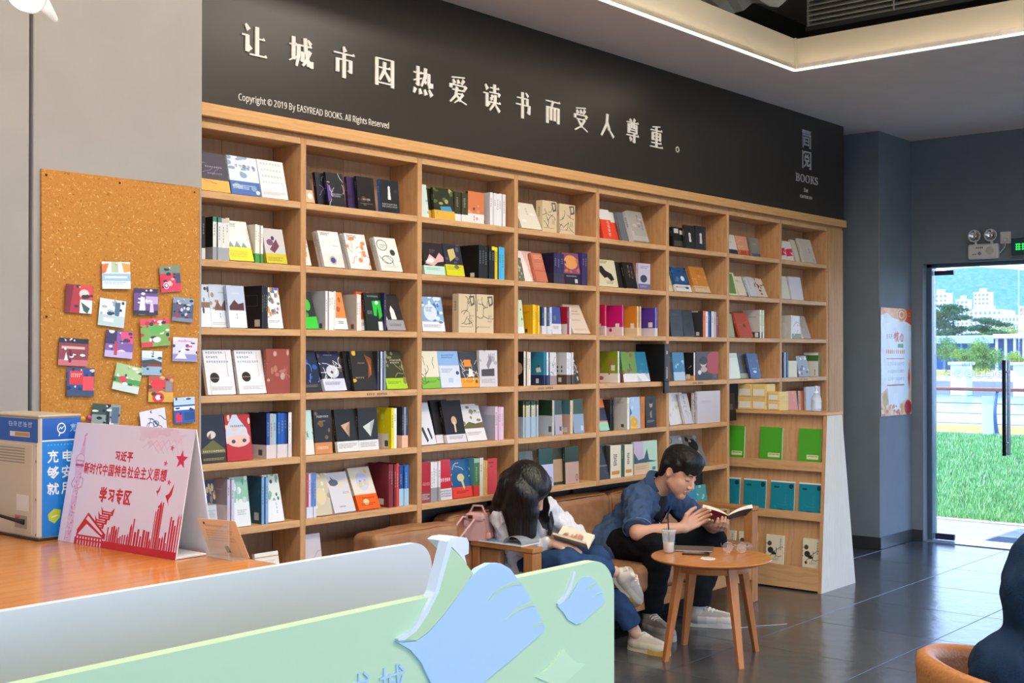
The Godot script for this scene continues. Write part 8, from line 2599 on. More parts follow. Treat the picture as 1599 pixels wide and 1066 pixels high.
	var denim := mottled(["3c506e", "455a7a", "4e6586"], 0.12, 6.0, 0.85, 3.0, 15, 0.2)
	var shm := part(t, "shirt", field_mesh(shirt, 0.0085, null, 0.018, Vector3(13, 9, 15), 6, cutf), denim)
	# collar, placket, pocket, cuffs and shoulder seams are sewn on
	var fold := M("56708f", 0.85)
	# folded collar round the neck, open in front
	var na := Vector3(6.336, 0.836, 0.276)
	var nd := (hx_ * Vector3(0, -0.05, -0.03) - na).normalized()
	var nr := Vector3.RIGHT
	var nf := nr.cross(nd).normalized()
	var cm := MB.new()
	var ringp := func(deg: float, r: float, h: float) -> Vector3:
		var a := deg_to_rad(deg)
		return na + nd * h + (nr * sin(a) - nf * cos(a)) * r
	for k in 28:
		var d0 := -152.0 + 304.0 * k / 28.0
		var d1 := -152.0 + 304.0 * (k + 1) / 28.0
		var dip0 := -0.012 - 0.032 * pow(absf(d0) / 152.0, 3.0)
		var dip1 := -0.012 - 0.032 * pow(absf(d1) / 152.0, 3.0)
		cm.quad(ringp.call(d0, 0.070, -0.03), ringp.call(d1, 0.070, -0.03), ringp.call(d1, 0.069, 0.034), ringp.call(d0, 0.069, 0.034))
		cm.quad(ringp.call(d0, 0.069, 0.034), ringp.call(d1, 0.069, 0.034), ringp.call(d1, 0.074, 0.034), ringp.call(d0, 0.074, 0.034))
		cm.quad(ringp.call(d1, 0.097, dip1), ringp.call(d0, 0.097, dip0), ringp.call(d0, 0.074, 0.034), ringp.call(d1, 0.074, 0.034))
	part(shm, "collar", cm, denim)
	part(shm, "seam", MB.new().tube([shR + Vector3(0.012, 0.083, 0.0), shR + Vector3(-0.016, 0.066, 0.052), shR + Vector3(-0.01, 0.02, 0.086)], [0.0028], 6), M("7d94b4", 0.9))
	var cr := []
	var u := sleeveR.cross(Vector3.UP).normalized()
	var v := sleeveR.cross(u)
	for k in 21:
		cr.append(endR - sleeveR * 0.012 + (u * cos(TAU * k / 20) + v * sin(TAU * k / 20)) * 0.086)
	part(shm, "cuff_hem", MB.new().tube(cr, [0.005], 6, false), fold)
	part(shm, "pocket", MB.new().soft(Vector3(0.085, 0.085, 0.008), 0.003, Transform3D(Basis(Vector3.UP, 0.5) * Basis(Vector3.RIGHT, 0.32), Vector3(6.43, 0.66, 0.296)), 6), denim)
	for k in 3:
		part(shm, "button", MB.new().lathe([Vector2(0, 0.003), Vector2(0.005, 0.003), Vector2(0.006, 0)], 10, Transform3D(Basis(Vector3.RIGHT, 1.2), Vector3(6.335, 0.6 - 0.05 * k, 0.292 - 0.03 * k))), M("c8c0b0", 0.4))
	# black trousers
	var tr := [cap(hipR, knR, 0.105, 0.088, 0.04), cap(knR + Vector3(0, -0.005, -0.005), Vector3(6.035, 0.13, 0.425), 0.088, 0.068, 0.02), cap(hipL, knL, 0.105, 0.088, 0.04), cap(knL + Vector3(0, -0.005, -0.005), Vector3(6.39, 0.13, 0.535), 0.088, 0.066, 0.02), cap(hipR, hipL, 0.11, 0.11, 0.04)]
	part(t, "trousers", field_mesh(tr, 0.011, null, 0.014, Vector3(10, 8, 8), 9, func(p: Vector3) -> float: return 0.125 - p.y), mottled(["17191d", "1c1e23"], 0.1, 5.0, 0.85, 2.0, 18, 0.2, 3, 256))
	var sock := M("b9b2a8", 0.9)
	for a in [[anR, Vector3(6.03, 0.17, 0.42)], [anL, Vector3(6.388, 0.17, 0.53)]]:
		part(t, "sock", MB.new().tube([a[1], a[0], a[0] - Vector3(0, 0.03, -0.01)], [0.045, 0.044, 0.042], 14), sock)
	shoe(t, Transform3D(toward(Vector3(6.05, 0, 0.36), Vector3(5.93, 0, 0.64)), Vector3(6.052, 0.001, 0.375)), 1.1, "b3aca4", "cfcbc2", "c9c5ba", "d8d4cc", "8a857e")
	shoe(t, Transform3D(toward(Vector3(6.36, 0, 0.49), Vector3(6.48, 0, 0.72)), Vector3(6.362, 0.001, 0.485)), 1.1, "d2cdc4", "d9d5cc", "cfcbc2", "e4e0d8", "a8a39a")
	# the book in the hands
	var b := thing("book", "open book with red and charcoal covers held by the person in denim", "book", Vector3(6.368, 0.684, 0.752))
	var by := Vector3(0.70, -0.34, -0.63).normalized()
	var bx := Vector3(0.66, 0.0, 0.75)
	bx = (bx - by * bx.dot(by)).normalized()
	b.basis = Basis(bx, by, bx.cross(by))
	open_book(b, 0.15, 0.2, 0.045, "b8283c", "3c3f44", "ece5cf", 0.022)

func woman() -> void:
	var t := thing("person", "person with long black hair in a white shirt and jeans on the sofa", "person")
	var s := 1.06
	var skin := lin("e0b49a")
	var hb := Basis(Vector3.UP, deg_to_rad(20.0)) * Basis(Vector3.RIGHT, deg_to_rad(34.0))
	var hx_ := Transform3D(hb, Vector3(5.095, 0.905, 0.262))
	var shR := Vector3(5.045, 0.755, 0.15)
	var shL := Vector3(5.375, 0.755, 0.18)
	var elR := Vector3(5.065, 0.595, 0.20)
	var wrR := Vector3(5.13, 0.63, 0.42)
	var elL := Vector3(5.50, 0.62, 0.27)
	var wrL := Vector3(5.30, 0.635, 0.40)
	var hipR := Vector3(5.17, 0.475, 0.07)
	var hipL := Vector3(5.36, 0.475, 0.07)
	var knR := Vector3(5.13, 0.54, 0.50)
	var anR := Vector3(5.43, 0.462, 0.60)
	var knL := Vector3(5.46, 0.50, 0.46)
	var anL := Vector3(5.62, 0.10, 0.61)
	var body := [
		cap(Vector3(5.19, 0.79, 0.17), hx_ * Vector3(0, -0.05, -0.03), 0.05, 0.046, 0.04), cap(shR, shL, 0.05, 0.05, 0.05),
		el(Vector3(5.22, 0.64, 0.12), Vector3(0.13, 0.16, 0.09), Basis(Vector3.RIGHT, 0.2), 0.05), el(Vector3(5.265, 0.5, 0.06), Vector3(0.14, 0.09, 0.1), Basis(), 0.05),
		cap(shR, elR, 0.042, 0.035, 0.02), cap(elR, wrR, 0.035, 0.024, 0.02), cap(shL, elL, 0.042, 0.035, 0.02), cap(elL, wrL, 0.035, 0.024, 0.02),
		cap(hipR, knR, 0.075, 0.05, 0.03), cap(knR, anR, 0.048, 0.033, 0.02), cap(hipL, knL, 0.075, 0.05, 0.03), cap(knL, anL, 0.048, 0.033, 0.02)]
	var sh := func(_p: Vector3) -> Color: return skin
	var head := head_prims(hx_, s)
	head.append(cap(hx_ * Vector3(0, -0.05, -0.035), Vector3(5.19, 0.79, 0.175), 0.046, 0.05, 0.03))
	var hR := hand_prims(wrR, Vector3(0.5, -0.1, 0.6), Vector3(0.1, -1, 0.1), 0.95, -1.0, 0.3, 0.4)
	hR.append(cap(wrR.lerp(elR, 0.3), wrR, 0.028, 0.024, 0.01))
	var hL := hand_prims(wrL, Vector3(-0.5, 0.02, 0.65), Vector3(0.2, 0.9, 0.0), 0.95, 1.0, 0.3, 0.6)
	hL.append(cap(wrL.lerp(elL, 0.3), wrL, 0.028, 0.024, 0.01))
	part(t, "body", join([field_mesh(body, 0.012, sh), field_mesh(head, 0.004, face_shade(hx_, s, skin)), field_mesh(hR, 0.0036, sh), field_mesh(hL, 0.0036, sh)]), skin_material())
	features(t, hx_, s)
	# long straight hair falling to both sides of the lowered face
	var H := func(a: float, b: float, c: float) -> Vector3:
		return hx_ * (Vector3(a, b, c) * s)
	var hair := [el(H.call(0, 0.052, -0.02), Vector3(0.093, 0.096, 0.112) * s, hb, 0.02), el(H.call(-0.035, 0.05, 0.035), Vector3(0.058, 0.07, 0.075) * s, hb, 0.03), el(H.call(0.035, 0.055, 0.03), Vector3(0.055, 0.06, 0.068) * s, hb, 0.03)]
	var falls := [
		[H.call(-0.06, -0.02, -0.08), Vector3(5.01, 0.845, 0.165), Vector3(5.0, 0.795, 0.12), 0.055, 0.05, 0.03],
		[H.call(0.0, -0.01, -0.1), Vector3(5.09, 0.85, 0.12), Vector3(5.07, 0.79, 0.09), 0.06, 0.055, 0.04],
		[H.call(0.07, 0.0, -0.06), Vector3(5.19, 0.84, 0.15), Vector3(5.22, 0.77, 0.12), 0.055, 0.05, 0.03]]
	for k in 9:  # curtain over the shoulder nearest the pillar
		var v := k / 8.0
		falls.append([H.call(-0.088 + 0.012 * v, 0.01 - 0.01 * v, -0.035 + 0.095 * v), Vector3(lerpf(4.985, 5.05, v), 0.80, lerpf(0.225, 0.35, v)), Vector3(lerpf(4.99, 5.045, v), 0.668 + 0.008 * (k % 3), lerpf(0.25, 0.352, v)), 0.036, 0.026, 0.017])
	for k in 5:  # and over the other one
		var v := k / 4.0
		falls.append([H.call(0.082 - 0.004 * v, 0.01, -0.005 + 0.05 * v), Vector3(lerpf(5.20, 5.165, v), 0.81, lerpf(0.25, 0.34, v)), Vector3(lerpf(5.215, 5.175, v), 0.70 + 0.008 * (k % 2), lerpf(0.29, 0.36, v)), 0.03, 0.022, 0.012])
	for f in falls:
		hair.append(cap(f[0], f[1], f[3], f[4], 0.03))
		hair.append(cap(f[1], f[2], f[4], f[5], 0.02))
	hair.append(el(H.call(0.012, -0.06, 0.10), Vector3(0.058, 0.10, 0.085) * s, hb, 0.01, -1.0))
	part(t, "hair", field_mesh(hair, 0.005, null, 0.0022, Vector3(90, 4, 90), 4), M("080708", 0.42))
	# loose white shirt
	var shirt := [
		el(Vector3(5.22, 0.65, 0.12), Vector3(0.175, 0.155, 0.125), Basis(Vector3.RIGHT, 0.2), 0.05), el(Vector3(5.25, 0.52, 0.06), Vector3(0.19, 0.13, 0.15), Basis(), 0.06),
		cap(shR + Vector3(0.02, 0, 0), shL - Vector3(0.02, 0, 0), 0.07, 0.07, 0.05), cap(shR, elR, 0.072, 0.062, 0.03), cap(elR, wrR.lerp(elR, 0.25), 0.06, 0.045, 0.02),
		cap(shL, elL, 0.074, 0.066, 0.03), cap(elL, wrL.lerp(elL, 0.3), 0.062, 0.046, 0.02), cap(Vector3(5.10, 0.5, 0.16), Vector3(5.12, 0.47, 0.22), 0.07, 0.05, 0.05),
		el(Vector3(5.19, 0.83, 0.23), Vector3(0.055, 0.08, 0.055), Basis(), 0.012, -1.0)]
	part(t, "shirt", field_mesh(shirt, 0.0085, null, 0.022, Vector3(14, 8, 14), 12), mottled(["d8d8de", "e2e2e6"], 0.08, 5.0, 0.85, 2.0, 22, 0.2, 3, 256))
	part(t, "vest_strap", MB.new().tube([Vector3(5.30, 0.815, 0.14), Vector3(5.325, 0.79, 0.235), Vector3(5.315, 0.71, 0.265), Vector3(5.29, 0.64, 0.262)], [0.012, 0.013, 0.013, 0.012], 8), M("1a1b20", 0.8))
	# jeans
	var jn := [cap(hipR, knR, 0.098, 0.075, 0.04), cap(knR, anR.lerp(knR, 0.12), 0.074, 0.055, 0.02), cap(hipL, knL, 0.098, 0.078, 0.04), cap(knL, anL.lerp(knL, 0.1), 0.077, 0.055, 0.02), cap(hipR, hipL, 0.1, 0.1, 0.04)]
	var dL := (anL - knL).normalized()
	var dR := (anR - knR).normalized()
	var jcut := func(p: Vector3) -> float:
		if p.y < 0.25:
			return (p - knL.lerp(anL, 0.9)).dot(dL)
		if p.x > 5.33 and p.z > 0.54 and p.y > 0.36:
			return (p - knR.lerp(anR, 0.9)).dot(dR)
		return -1.0
	part(t, "jeans", field_mesh(jn, 0.011, null, 0.012, Vector3(12, 9, 9), 14, jcut), mottled(["2a4164", "324b70", "3a557d"], 0.12, 6.0, 0.85, 3.0, 25, 0.2))
	shoe(t, Transform3D(toward(Vector3(5.632, 0, 0.56), Vector3(5.626, 0, 0.8)), Vector3(5.648, 0.001, 0.555)), 0.95, "e2dcc6", "e6dcc0", "d8a84e", "efe9d6", "d2c8bc")
	var zdir := Vector3(0.74, -0.67, 0.04).normalized()
	var up := Vector3(0.42, 0.36, 0.83)
	up = (up - zdir * up.dot(zdir)).normalized()
	shoe(t, Transform3D(Basis(up.cross(zdir), up, zdir), Vector3(5.455, 0.435, 0.56)), 1.05, "e2dcc6", "e6dcc0", "d8a84e", "efe9d6", "d2c8bc")
	# what she reads and carries
	var m := thing("magazine", "open magazine with a curled grey page lying on the sofa armrest", "magazine", Vector3(4.985, 0.6305, 0.17))
	var pg := MB.new()
	pg.bevel(Vector3(-0.06, 0.0, -0.1), Vector3(0.12, 0.006, 0.2), 0.001)
	part(m, "pages", pg, M("dfe2e6", 0.5))
	var cu := MB.new()
	for k in 12:
		var a0 := PI * k / 12.0
		var a1 := PI * (k + 1) / 12.0
		var f := func(a: float, x: float) -> Vector3:
			return Vector3(x, 0.0066 + 0.04 * sin(a), 0.195 - 0.065 * (1.0 - cos(a)))
		cu.quad(f.call(a0, -0.05), f.call(a1, -0.05), f.call(a1, 0.12), f.call(a0, 0.12))
		cu.quad(f.call(a0, 0.12), f.call(a1, 0.12), f.call(a1, -0.05), f.call(a0, -0.05))
	part(m, "curled_page", cu, M("c4c9d0", 0.35))
	var pic := MB.new().box(Vector3(-0.05, 0.006, -0.09), Vector3(0.05, 0.0064, 0.08))
	part(m, "picture", pic, M("8fb0c8", 0.5))
	var b := thing("book", "open book with cream pages held by the person in jeans", "book", Vector3(5.25, 0.612, 0.48))
	b.basis = Basis(Vector3.UP, deg_to_rad(26.0)) * Basis(Vector3.RIGHT, deg_to_rad(-76.0))
	b.translate_object_local(Vector3(0, -0.07, 0))
	open_book(b, 0.13, 0.19, 0.05, "d9c4a0", "d8c8b0", "ece0c8", 0.008)
	handbag()

func handbag() -> void:
	var p := Vector3(4.958, 0.631, 0.03)
	var t := thing("handbag", "small pale pink leather handbag with gold clasp on the sofa armrest", "handbag", p, deg_to_rad(-68.0))
	var pink := mottled(["d3a7a4", "daafab"], 0.1, 5.0, 0.45, 1.0, 28, 0.4, 3, 256)
	var mb := MB.new()
	# tapered soft body
	var prof := PackedVector2Array()
	for q in [[-0.075, 0.0], [-0.082, 0.02], [-0.06, 0.12], [-0.045, 0.14], [0.045, 0.14], [0.06, 0.12], [0.082, 0.02], [0.075, 0.0]]:
		prof.append(Vector2(q[0], q[1]))
	mb.prism(prof, -0.036, 0.036)
	part(t, "body", mb, pink)
	part(t, "flap", MB.new().soft(Vector3(0.115, 0.05, 0.09), 0.02, Transform3D(Basis(), Vector3(0, 0.125, 0.0)), 8), pink)
	for z in [-0.038, 0.038]:
		part(t, "piping", MB.new().tube([Vector3(-0.075, 0.002, z), Vector3(-0.082, 0.02, z), Vector3(-0.06, 0.12, z), Vector3(0.06, 0.12, z), Vector3(0.082, 0.02, z), Vector3(0.075, 0.002, z)], [0.0035], 6), M("b88a88", 0.4))
	part(t, "clasp", MB.new().soft(Vector3(0.03, 0.02, 0.008), 0.003, Transform3D(Basis(), Vector3(-0.02, 0.13, 0.048)), 6), M("c8a060", 0.2, 1.0))
	part(t, "tag", MB.new().bevel(Vector3(-0.06, 0.075, 0.038), Vector3(-0.03, 0.11, 0.042), 0.002), pink)
	part(t, "strap", MB.new().tube([Vector3(-0.045, 0.125, 0.03), Vector3(-0.06, 0.13, 0.06), Vector3(-0.07, 0.1, 0.11), Vector3(-0.08, 0.04, 0.18), Vector3(-0.075, 0.018, 0.215), Vector3(-0.05, 0.012, 0.215), Vector3(-0.035, 0.03, 0.17), Vector3(-0.02, 0.07, 0.11), Vector3(0.0, 0.115, 0.045)], [0.006], 8), pink)
	part(t, "handle", MB.new().tube([Vector3(-0.045, 0.14, 0), Vector3(-0.02, 0.185, 0), Vector3(0.03, 0.185, 0), Vector3(0.05, 0.14, 0)], [0.006], 8), pink)
	part(t, "charm", MB.new().soft(Vector3(0.022, 0.03, 0.02), 0.004, Transform3D(Basis(), Vector3(0.085, 0.035, 0.05)), 6), M("e4a090", 0.5))

func navy_person() -> void:
	var t := thing("person", "person in a dark navy jacket sitting in the tub chair", "person")
	var fwd := Vector3(0.64, 0, 0.77)
	var lat := Vector3(0.77, 0, -0.64)
	var o := Vector3(4.22, 0, 3.16)
	var pel := o + Vector3(0, 0.53, 0) - fwd * 0.04
	var chest := o + Vector3(0, 0.84, 0) + fwd * 0.07
	var neck := o + Vector3(0, 1.06, 0) + fwd * 0.2
	var headc := o + Vector3(0, 1.22, 0) + fwd * 0.29
	var bs := Basis(lat, Vector3.UP, -fwd) if lat.cross(Vector3.UP).dot(-fwd) > 0 else Basis(lat, Vector3.UP, fwd)
	var skin := lin(SKIN)
	var sh := func(_p: Vector3) -> Color: return skin
	var hx_ := Transform3D(Basis(Vector3.UP, deg_to_rad(40.0)) * Basis(Vector3.RIGHT, deg_to_rad(25.0)), headc)
	var head := head_prims(hx_, 1.05)
	head.append(cap(hx_ * Vector3(0, -0.05, -0.03), neck, 0.055, 0.06, 0.03))
	var body := [el(chest, Vector3(0.15, 0.2, 0.1), bs, 0.05), el(pel, Vector3(0.15, 0.1, 0.11), bs, 0.05), cap(chest, neck, 0.09, 0.06, 0.05)]
	var coat := [el(chest, Vector3(0.205, 0.23, 0.15), bs, 0.06), el(pel + Vector3(0, 0.04, 0), Vector3(0.2, 0.16, 0.16), bs, 0.06), cap(neck - fwd * 0.05 - Vector3(0, 0.02, 0), chest, 0.1, 0.14, 0.06)]
	var legs := []
	for q in [-1.0, 1.0]:
		var shd: Vector3 = neck + lat * q * 0.19 - Vector3(0, 0.09, 0) - fwd * 0.03
		var elb: Vector3 = o + lat * q * 0.24 + Vector3(0, 0.74, 0) + fwd * 0.2
		var wri: Vector3 = o + lat * q * 0.1 + Vector3(0, 0.74, 0) + fwd * 0.42
		coat.append(cap(neck - Vector3(0, 0.07, 0), shd, 0.08, 0.085, 0.06))
		coat.append(cap(shd, elb, 0.085, 0.065, 0.04))
		coat.append(cap(elb, wri, 0.062, 0.045, 0.03))
		body.append(cap(chest, shd, 0.06, 0.06, 0.04))
		body.append(cap(shd, elb, 0.05, 0.042, 0.03))
		body.append(cap(elb, wri, 0.042, 0.03, 0.02))
		body.append_array(hand_prims(wri, fwd - lat * q * 0.4, Vector3(0, -1, 0), 1.05, q, 0.35))
		var hip: Vector3 = pel + lat * q * 0.1
		var kn: Vector3 = o + lat * q * 0.13 + Vector3(0, 0.53, 0) + fwd * 0.46
		var an: Vector3 = o + lat * q * 0.13 + Vector3(0, 0.1, 0) + fwd * 0.46
		legs.append(cap(hip, kn, 0.1, 0.078, 0.04))
		legs.append(cap(kn, an, 0.075, 0.055, 0.03))
		body.append(cap(hip, kn, 0.07, 0.05, 0.03))
		body.append(cap(kn, an, 0.05, 0.035, 0.03))
		shoe(t, Transform3D(toward(Vector3.ZERO, fwd), an - fwd * 0.05 - Vector3(0, 0.099, 0)), 1.05, "2a2c30", "d8d8d4", "d8d8d4", "2a2c30", "2a2c30")
	part(t, "body", join([field_mesh(body, 0.011, sh), field_mesh(head, 0.006, face_shade(hx_, 1.05, skin))]), skin_material())
	part(t, "jacket", field_mesh(coat, 0.011, null, 0.014, Vector3(7, 6, 7), 16), mottled(["182c44", "1d334d"], 0.1, 5.0, 0.8, 2.0, 34, 0.25, 3, 256))
	part(t, "trousers", field_mesh(legs, 0.013, null, 0.012, Vector3(9, 8, 9), 17), M("23262c", 0.85))
	part(t, "hair", field_mesh([el(hx_ * Vector3(0, 0.06, -0.022), Vector3(0.096, 0.098, 0.11), hx_.basis, 0.02), el(hx_ * Vector3(0, -0.055, 0.08), Vector3(0.08, 0.09, 0.085), hx_.basis, 0.01, -1.0)], 0.008, null, 0.008, Vector3(40, 25, 40), 4), M("12100f", 0.45))

# ------------------------------------------------------------------ outdoors, seen through the glass door
func outside() -> void:
	var rng := _rng(44)
	var gy := -0.05
	# ground far around, lawn, deck, kerb
	var land := struct("ground", MB.new().box(Vector3(-60, -1.2, -1400), Vector3(2400, -0.75, 700)), mottled(["8a8474", "968f7e"], 0.02, 0.05, 0.9, 0.0, 50, 0.2, 3, 256))
	# lawn from the deck to the railing
	var lawn_p := PackedVector2Array([Vector2(12.25, 14.0), Vector2(25.6, 14.0), Vector2(25.6, -20.0), Vector2(13.5, -20.0), Vector2(12.45, -3.0)])
	var flat := Transform3D(Basis(Vector3(1, 0, 0), Vector3(0, 0, 1), Vector3(0, 1, 0)), Vector3.ZERO)
	var gm := mottled(["55a048", "6cb85c", "82c872"], 0.06, 0.35, 0.9, 0.0, 51, 0.2, 5, 512)
	var lawn := part(self, "lawn", MB.new().prism(lawn_p, -0.7, gy, flat), gm)
	tag(lawn, "sunlit green lawn beyond the wooden deck", "lawn")
	lawn.set_meta("kind", "stuff")
	# grass blades over the lawn
	var blade := MB.new()
	blade.tint(Color.WHITE)
	for k in 5:
		var a := k * 2.4
		var d := Vector3(cos(a), 0, sin(a))
		var w := Vector3(-sin(a), 0, cos(a)) * 0.006
		var r := d * 0.02 * k * 0.5
		blade.tri3(r - w, r + w, r + d * 0.025 + Vector3(0, 0.045 + 0.006 * k, 0))
	var mm := MultiMesh.new()
	mm.transform_format = MultiMesh.TRANSFORM_3D
	mm.use_colors = true
	mm.mesh = blade.mesh()
	mm.instance_count = 60000
	for k in 60000:
		var x := 12.5 + 13.0 * pow(rng.randf(), 1.6)
		var z := lerpf(-9.0, 3.0, rng.randf())
		mm.set_instance_transform(k, Transform3D(Basis(Vector3.UP, rng.randf() * TAU).scaled(Vector3.ONE * rng.randf_range(0.7, 1.4)), Vector3(x, gy, z)))
		mm.set_instance_color(k, lin(["5fae52", "78c46a", "92d284", "54a048", "bcdc9c"][rng.randi() % 5]))
	var gi := MultiMeshInstance3D.new()
	gi.name = "grass"
	gi.multimesh = mm
	var bm := StandardMaterial3D.new()
	bm.vertex_color_use_as_albedo = true
	bm.roughness = 0.9
	gi.material_override = bm
	add_child(gi)
	tag(gi, "short grass blades covering the lawn", "grass")
	gi.set_meta("kind", "stuff")
	# deck of planks along the building
	var deck := struct("deck", MB.new().box(Vector3(10.76, -0.6, -12), Vector3(12.42, -0.085, 12)), M("3a342c", 0.9))
	var pm := []
	for k in 3:
		pm.append(wood([ "b8b0a4", "aaa498", "c2bab0"][k], ["8e887e", "857f76", "9a948a"][k], 60 + k, true, 0.6, 0.6, 0.7))
	for k in 12:
		var x := 10.77 + 0.138 * k
		for seg in 3:
			var z := -6.0 + 3.2 * seg - 0.9 * (k % 3)
			part(deck, "plank", MB.new().bevel(Vector3(x, -0.085, z), Vector3(x + 0.132, gy, z + 3.196), 0.004), pm[(k + seg) % 3])
	struct("kerb", MB.new().bevel(Vector3(12.425, -0.3, -20), Vector3(12.62, gy + 0.015, 14), 0.01), M("d8d2c8", 0.8))
	part(deck, "door_mat", MB.new().bevel(Vector3(10.9, gy + 0.0005, 0.55), Vector3(11.5, gy + 0.012, 1.6), 0.004), M("3a4858", 0.9))
	# roof edge that shades the deck
	struct("roof", MB.new().box(Vector3(-6, 4.5, -2), Vector3(11.4, 4.75, 10)), M("b8b4ac", 0.8))
	# railing at the end of the lawn
	var rail := thing("railing", "long railing with curved white posts and red brown handrail beyond the lawn", "railing", Vector3(25.9, -0.2, 0))
	var white := M("dfe4ea", 0.4)
	var z := -9.0
	while z < 6.0:
		var pts := []
		for k in 9:
			var v := k / 8.0
			pts.append(Vector3(0.1 - 0.22 * sin(PI * v * 0.9), v * 1.06, z))
		part(rail, "post", MB.new().tube(pts, [0.055, 0.05, 0.045, 0.04, 0.04, 0.036, 0.034, 0.03, 0.03], 8), M("4a70a8", 0.4))
		part(rail, "post_plate", MB.new().bevel(Vector3(-0.02, 0.0, z - 0.3), Vector3(0.02, 0.95, z - 0.06), 0.004), white)
		z += 2.3
	part(rail, "handrail", MB.new().bevel(Vector3(-0.07, 1.05, -9.4), Vector3(0.07, 1.12, 6.2), 0.01), M("8a4a40", 0.5))
	for k in 4:
		part(rail, "wire", MB.new().tube([Vector3(0, 0.16 + 0.21 * k, -9.3), Vector3(0, 0.16 + 0.21 * k, 6.1)], [0.012], 6), M("7a94b0", 0.4))
	# sunny planting strip behind the railing, then the water
	var strip := part(self, "planting_strip", MB.new().bevel(Vector3(26.2, -0.75, -30), Vector3(31.0, -0.15, 14), 0.02), mottled(["a88c4c", "b89a58", "9a8046"], 0.05, 0.2, 0.9, 0.0, 52, 0.2, 4, 256))
	tag(strip, "dry golden planting strip behind the railing", "planting")
	var basin := part(self, "water_basin", MB.new().box(Vector3(31.0, -0.9, -60), Vector3(62.0, -0.45, 30)), M("5f90b4", 0.2))
	tag(basin, "pale blue water basin behind the planting strip", "water")
	var quay := part(self, "promenade", MB.new().box(Vector3(62.0, -0.9, -80), Vector3(90.0, 0.23, 40)), M("a09c94", 0.8))
	tag(quay, "pale promenade on the far side of the water", "promenade")
	for k in 4:
		var bl := thing("bollard", "white block pillar standing in the water basin", "bollard", Vector3(60.5, -0.45, -24.0 + 3.0 * k), 0.0, "white pillars by the water")
		part(bl, "shaft", MB.new().bevel(Vector3(-0.4, 0, -0.4), Vector3(0.4, 1.5, 0.4), 0.03), M("e8ecf0", 0.6))
		part(bl, "cap", MB.new().bevel(Vector3(-0.5, 1.5, -0.5), Vector3(0.5, 1.65, 0.5), 0.03), M("d8dce0", 0.6))
	# low glass pavilion
	pavilion(Vector3(104.0, -0.1, -46.0))
	# trees
	var greens := ["4f7a3a", "5f8a44", "7aa04c", "3f6a48", "94b04e"]
	var spots := [[87.1, -29.0, 2.7, 1], [92.9, -28.3, 2.7, 2], [80.0, -25.0, 2.0, 2], [82.2, -22.4, 1.7, 4], [149.0, -51.9, 7.6, 3], [141.0, -44.6, 5.6, 3], [182.5, -58.8, 6.4, 4], [204.1, -64.3, 6.4, 2]]
	var words := ["broad mid green tree before the pavilion's blue wall", "round light green tree beside the pavilion's open end", "low light green tree by the promenade edge", "small yellow green bush on the promenade", "tall layered dark green pine below the towers", "smaller layered dark green pine below the towers", "yellow green tree behind the pavilion roof", "leafy green tree below the pink block"]
	for k in spots.size():
		var p = spots[k]
		tree(Vector3(p[0], -0.78 if p[0] > 90.0 else 0.24, p[1]), p[2] + (1.0 if p[0] > 90.0 else 0.0), greens[p[3]], words[k], 100 + k, k == 4 or k == 5)
	tree(Vector3(66.0, 0.17, -20.5), 1.3, "c4c840", "long yellow green flowering hedge by the water", 140, false, Vector3(0.8, 0.55, 5.0))
	# city behind
	var T := [
		["white tower block half hidden by the door frame", 985.0, -380.0, 14.0, 50.0, "f2f0ee", 14, 4],
		["white tower block beside the taller stepped tower", 998.0, -366.0, 10.0, 45.0, "f0eeec", 13, 3],
		["tall white tower block with stepped top below the hill", 1050.0, -369.0, 13.0, 53.0, "f4f2f0", 15, 4],
		["broad pale block in front of the white towers", 905.0, -318.0, 30.0, 33.0, "e8e8ea", 9, 9],
		["pink brick apartment block with dark windows", 950.0, -300.0, 10.5, 36.5, "e4b8ac", 9, 4],
		["salmon apartment block with wide windows", 930.0, -279.0, 20.0, 38.5, "e8c0b4", 9, 6],
		["low white office row behind the trees", 850.0, -281.0, 17.0, 27.0, "f0f0ee", 6, 7]]
	for b in T:
		building(Vector3(b[1], -0.76, b[2]), b[3], b[4], b[5], b[6], b[7], b[0])
	# wooded hill
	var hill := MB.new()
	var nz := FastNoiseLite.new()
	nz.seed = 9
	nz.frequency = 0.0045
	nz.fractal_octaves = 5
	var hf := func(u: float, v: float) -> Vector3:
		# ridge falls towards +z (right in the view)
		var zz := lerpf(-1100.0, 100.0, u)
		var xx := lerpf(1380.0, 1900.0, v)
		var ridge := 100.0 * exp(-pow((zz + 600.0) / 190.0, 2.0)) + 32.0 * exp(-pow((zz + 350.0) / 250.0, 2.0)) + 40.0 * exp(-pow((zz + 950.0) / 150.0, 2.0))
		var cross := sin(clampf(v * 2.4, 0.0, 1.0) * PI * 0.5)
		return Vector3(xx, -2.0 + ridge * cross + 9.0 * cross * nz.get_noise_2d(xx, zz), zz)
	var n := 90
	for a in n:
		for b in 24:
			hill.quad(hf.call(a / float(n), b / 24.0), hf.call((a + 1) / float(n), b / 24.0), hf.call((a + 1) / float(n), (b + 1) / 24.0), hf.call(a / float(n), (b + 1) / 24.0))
	var hm := mottled(["527fae", "5c88b4", "6b94bb"], 0.05, 0.01, 0.95, 0.0, 53, 0.1, 4, 256)  # blue of distance haze painted into the hill colour
	struct("hill", hill, hm)

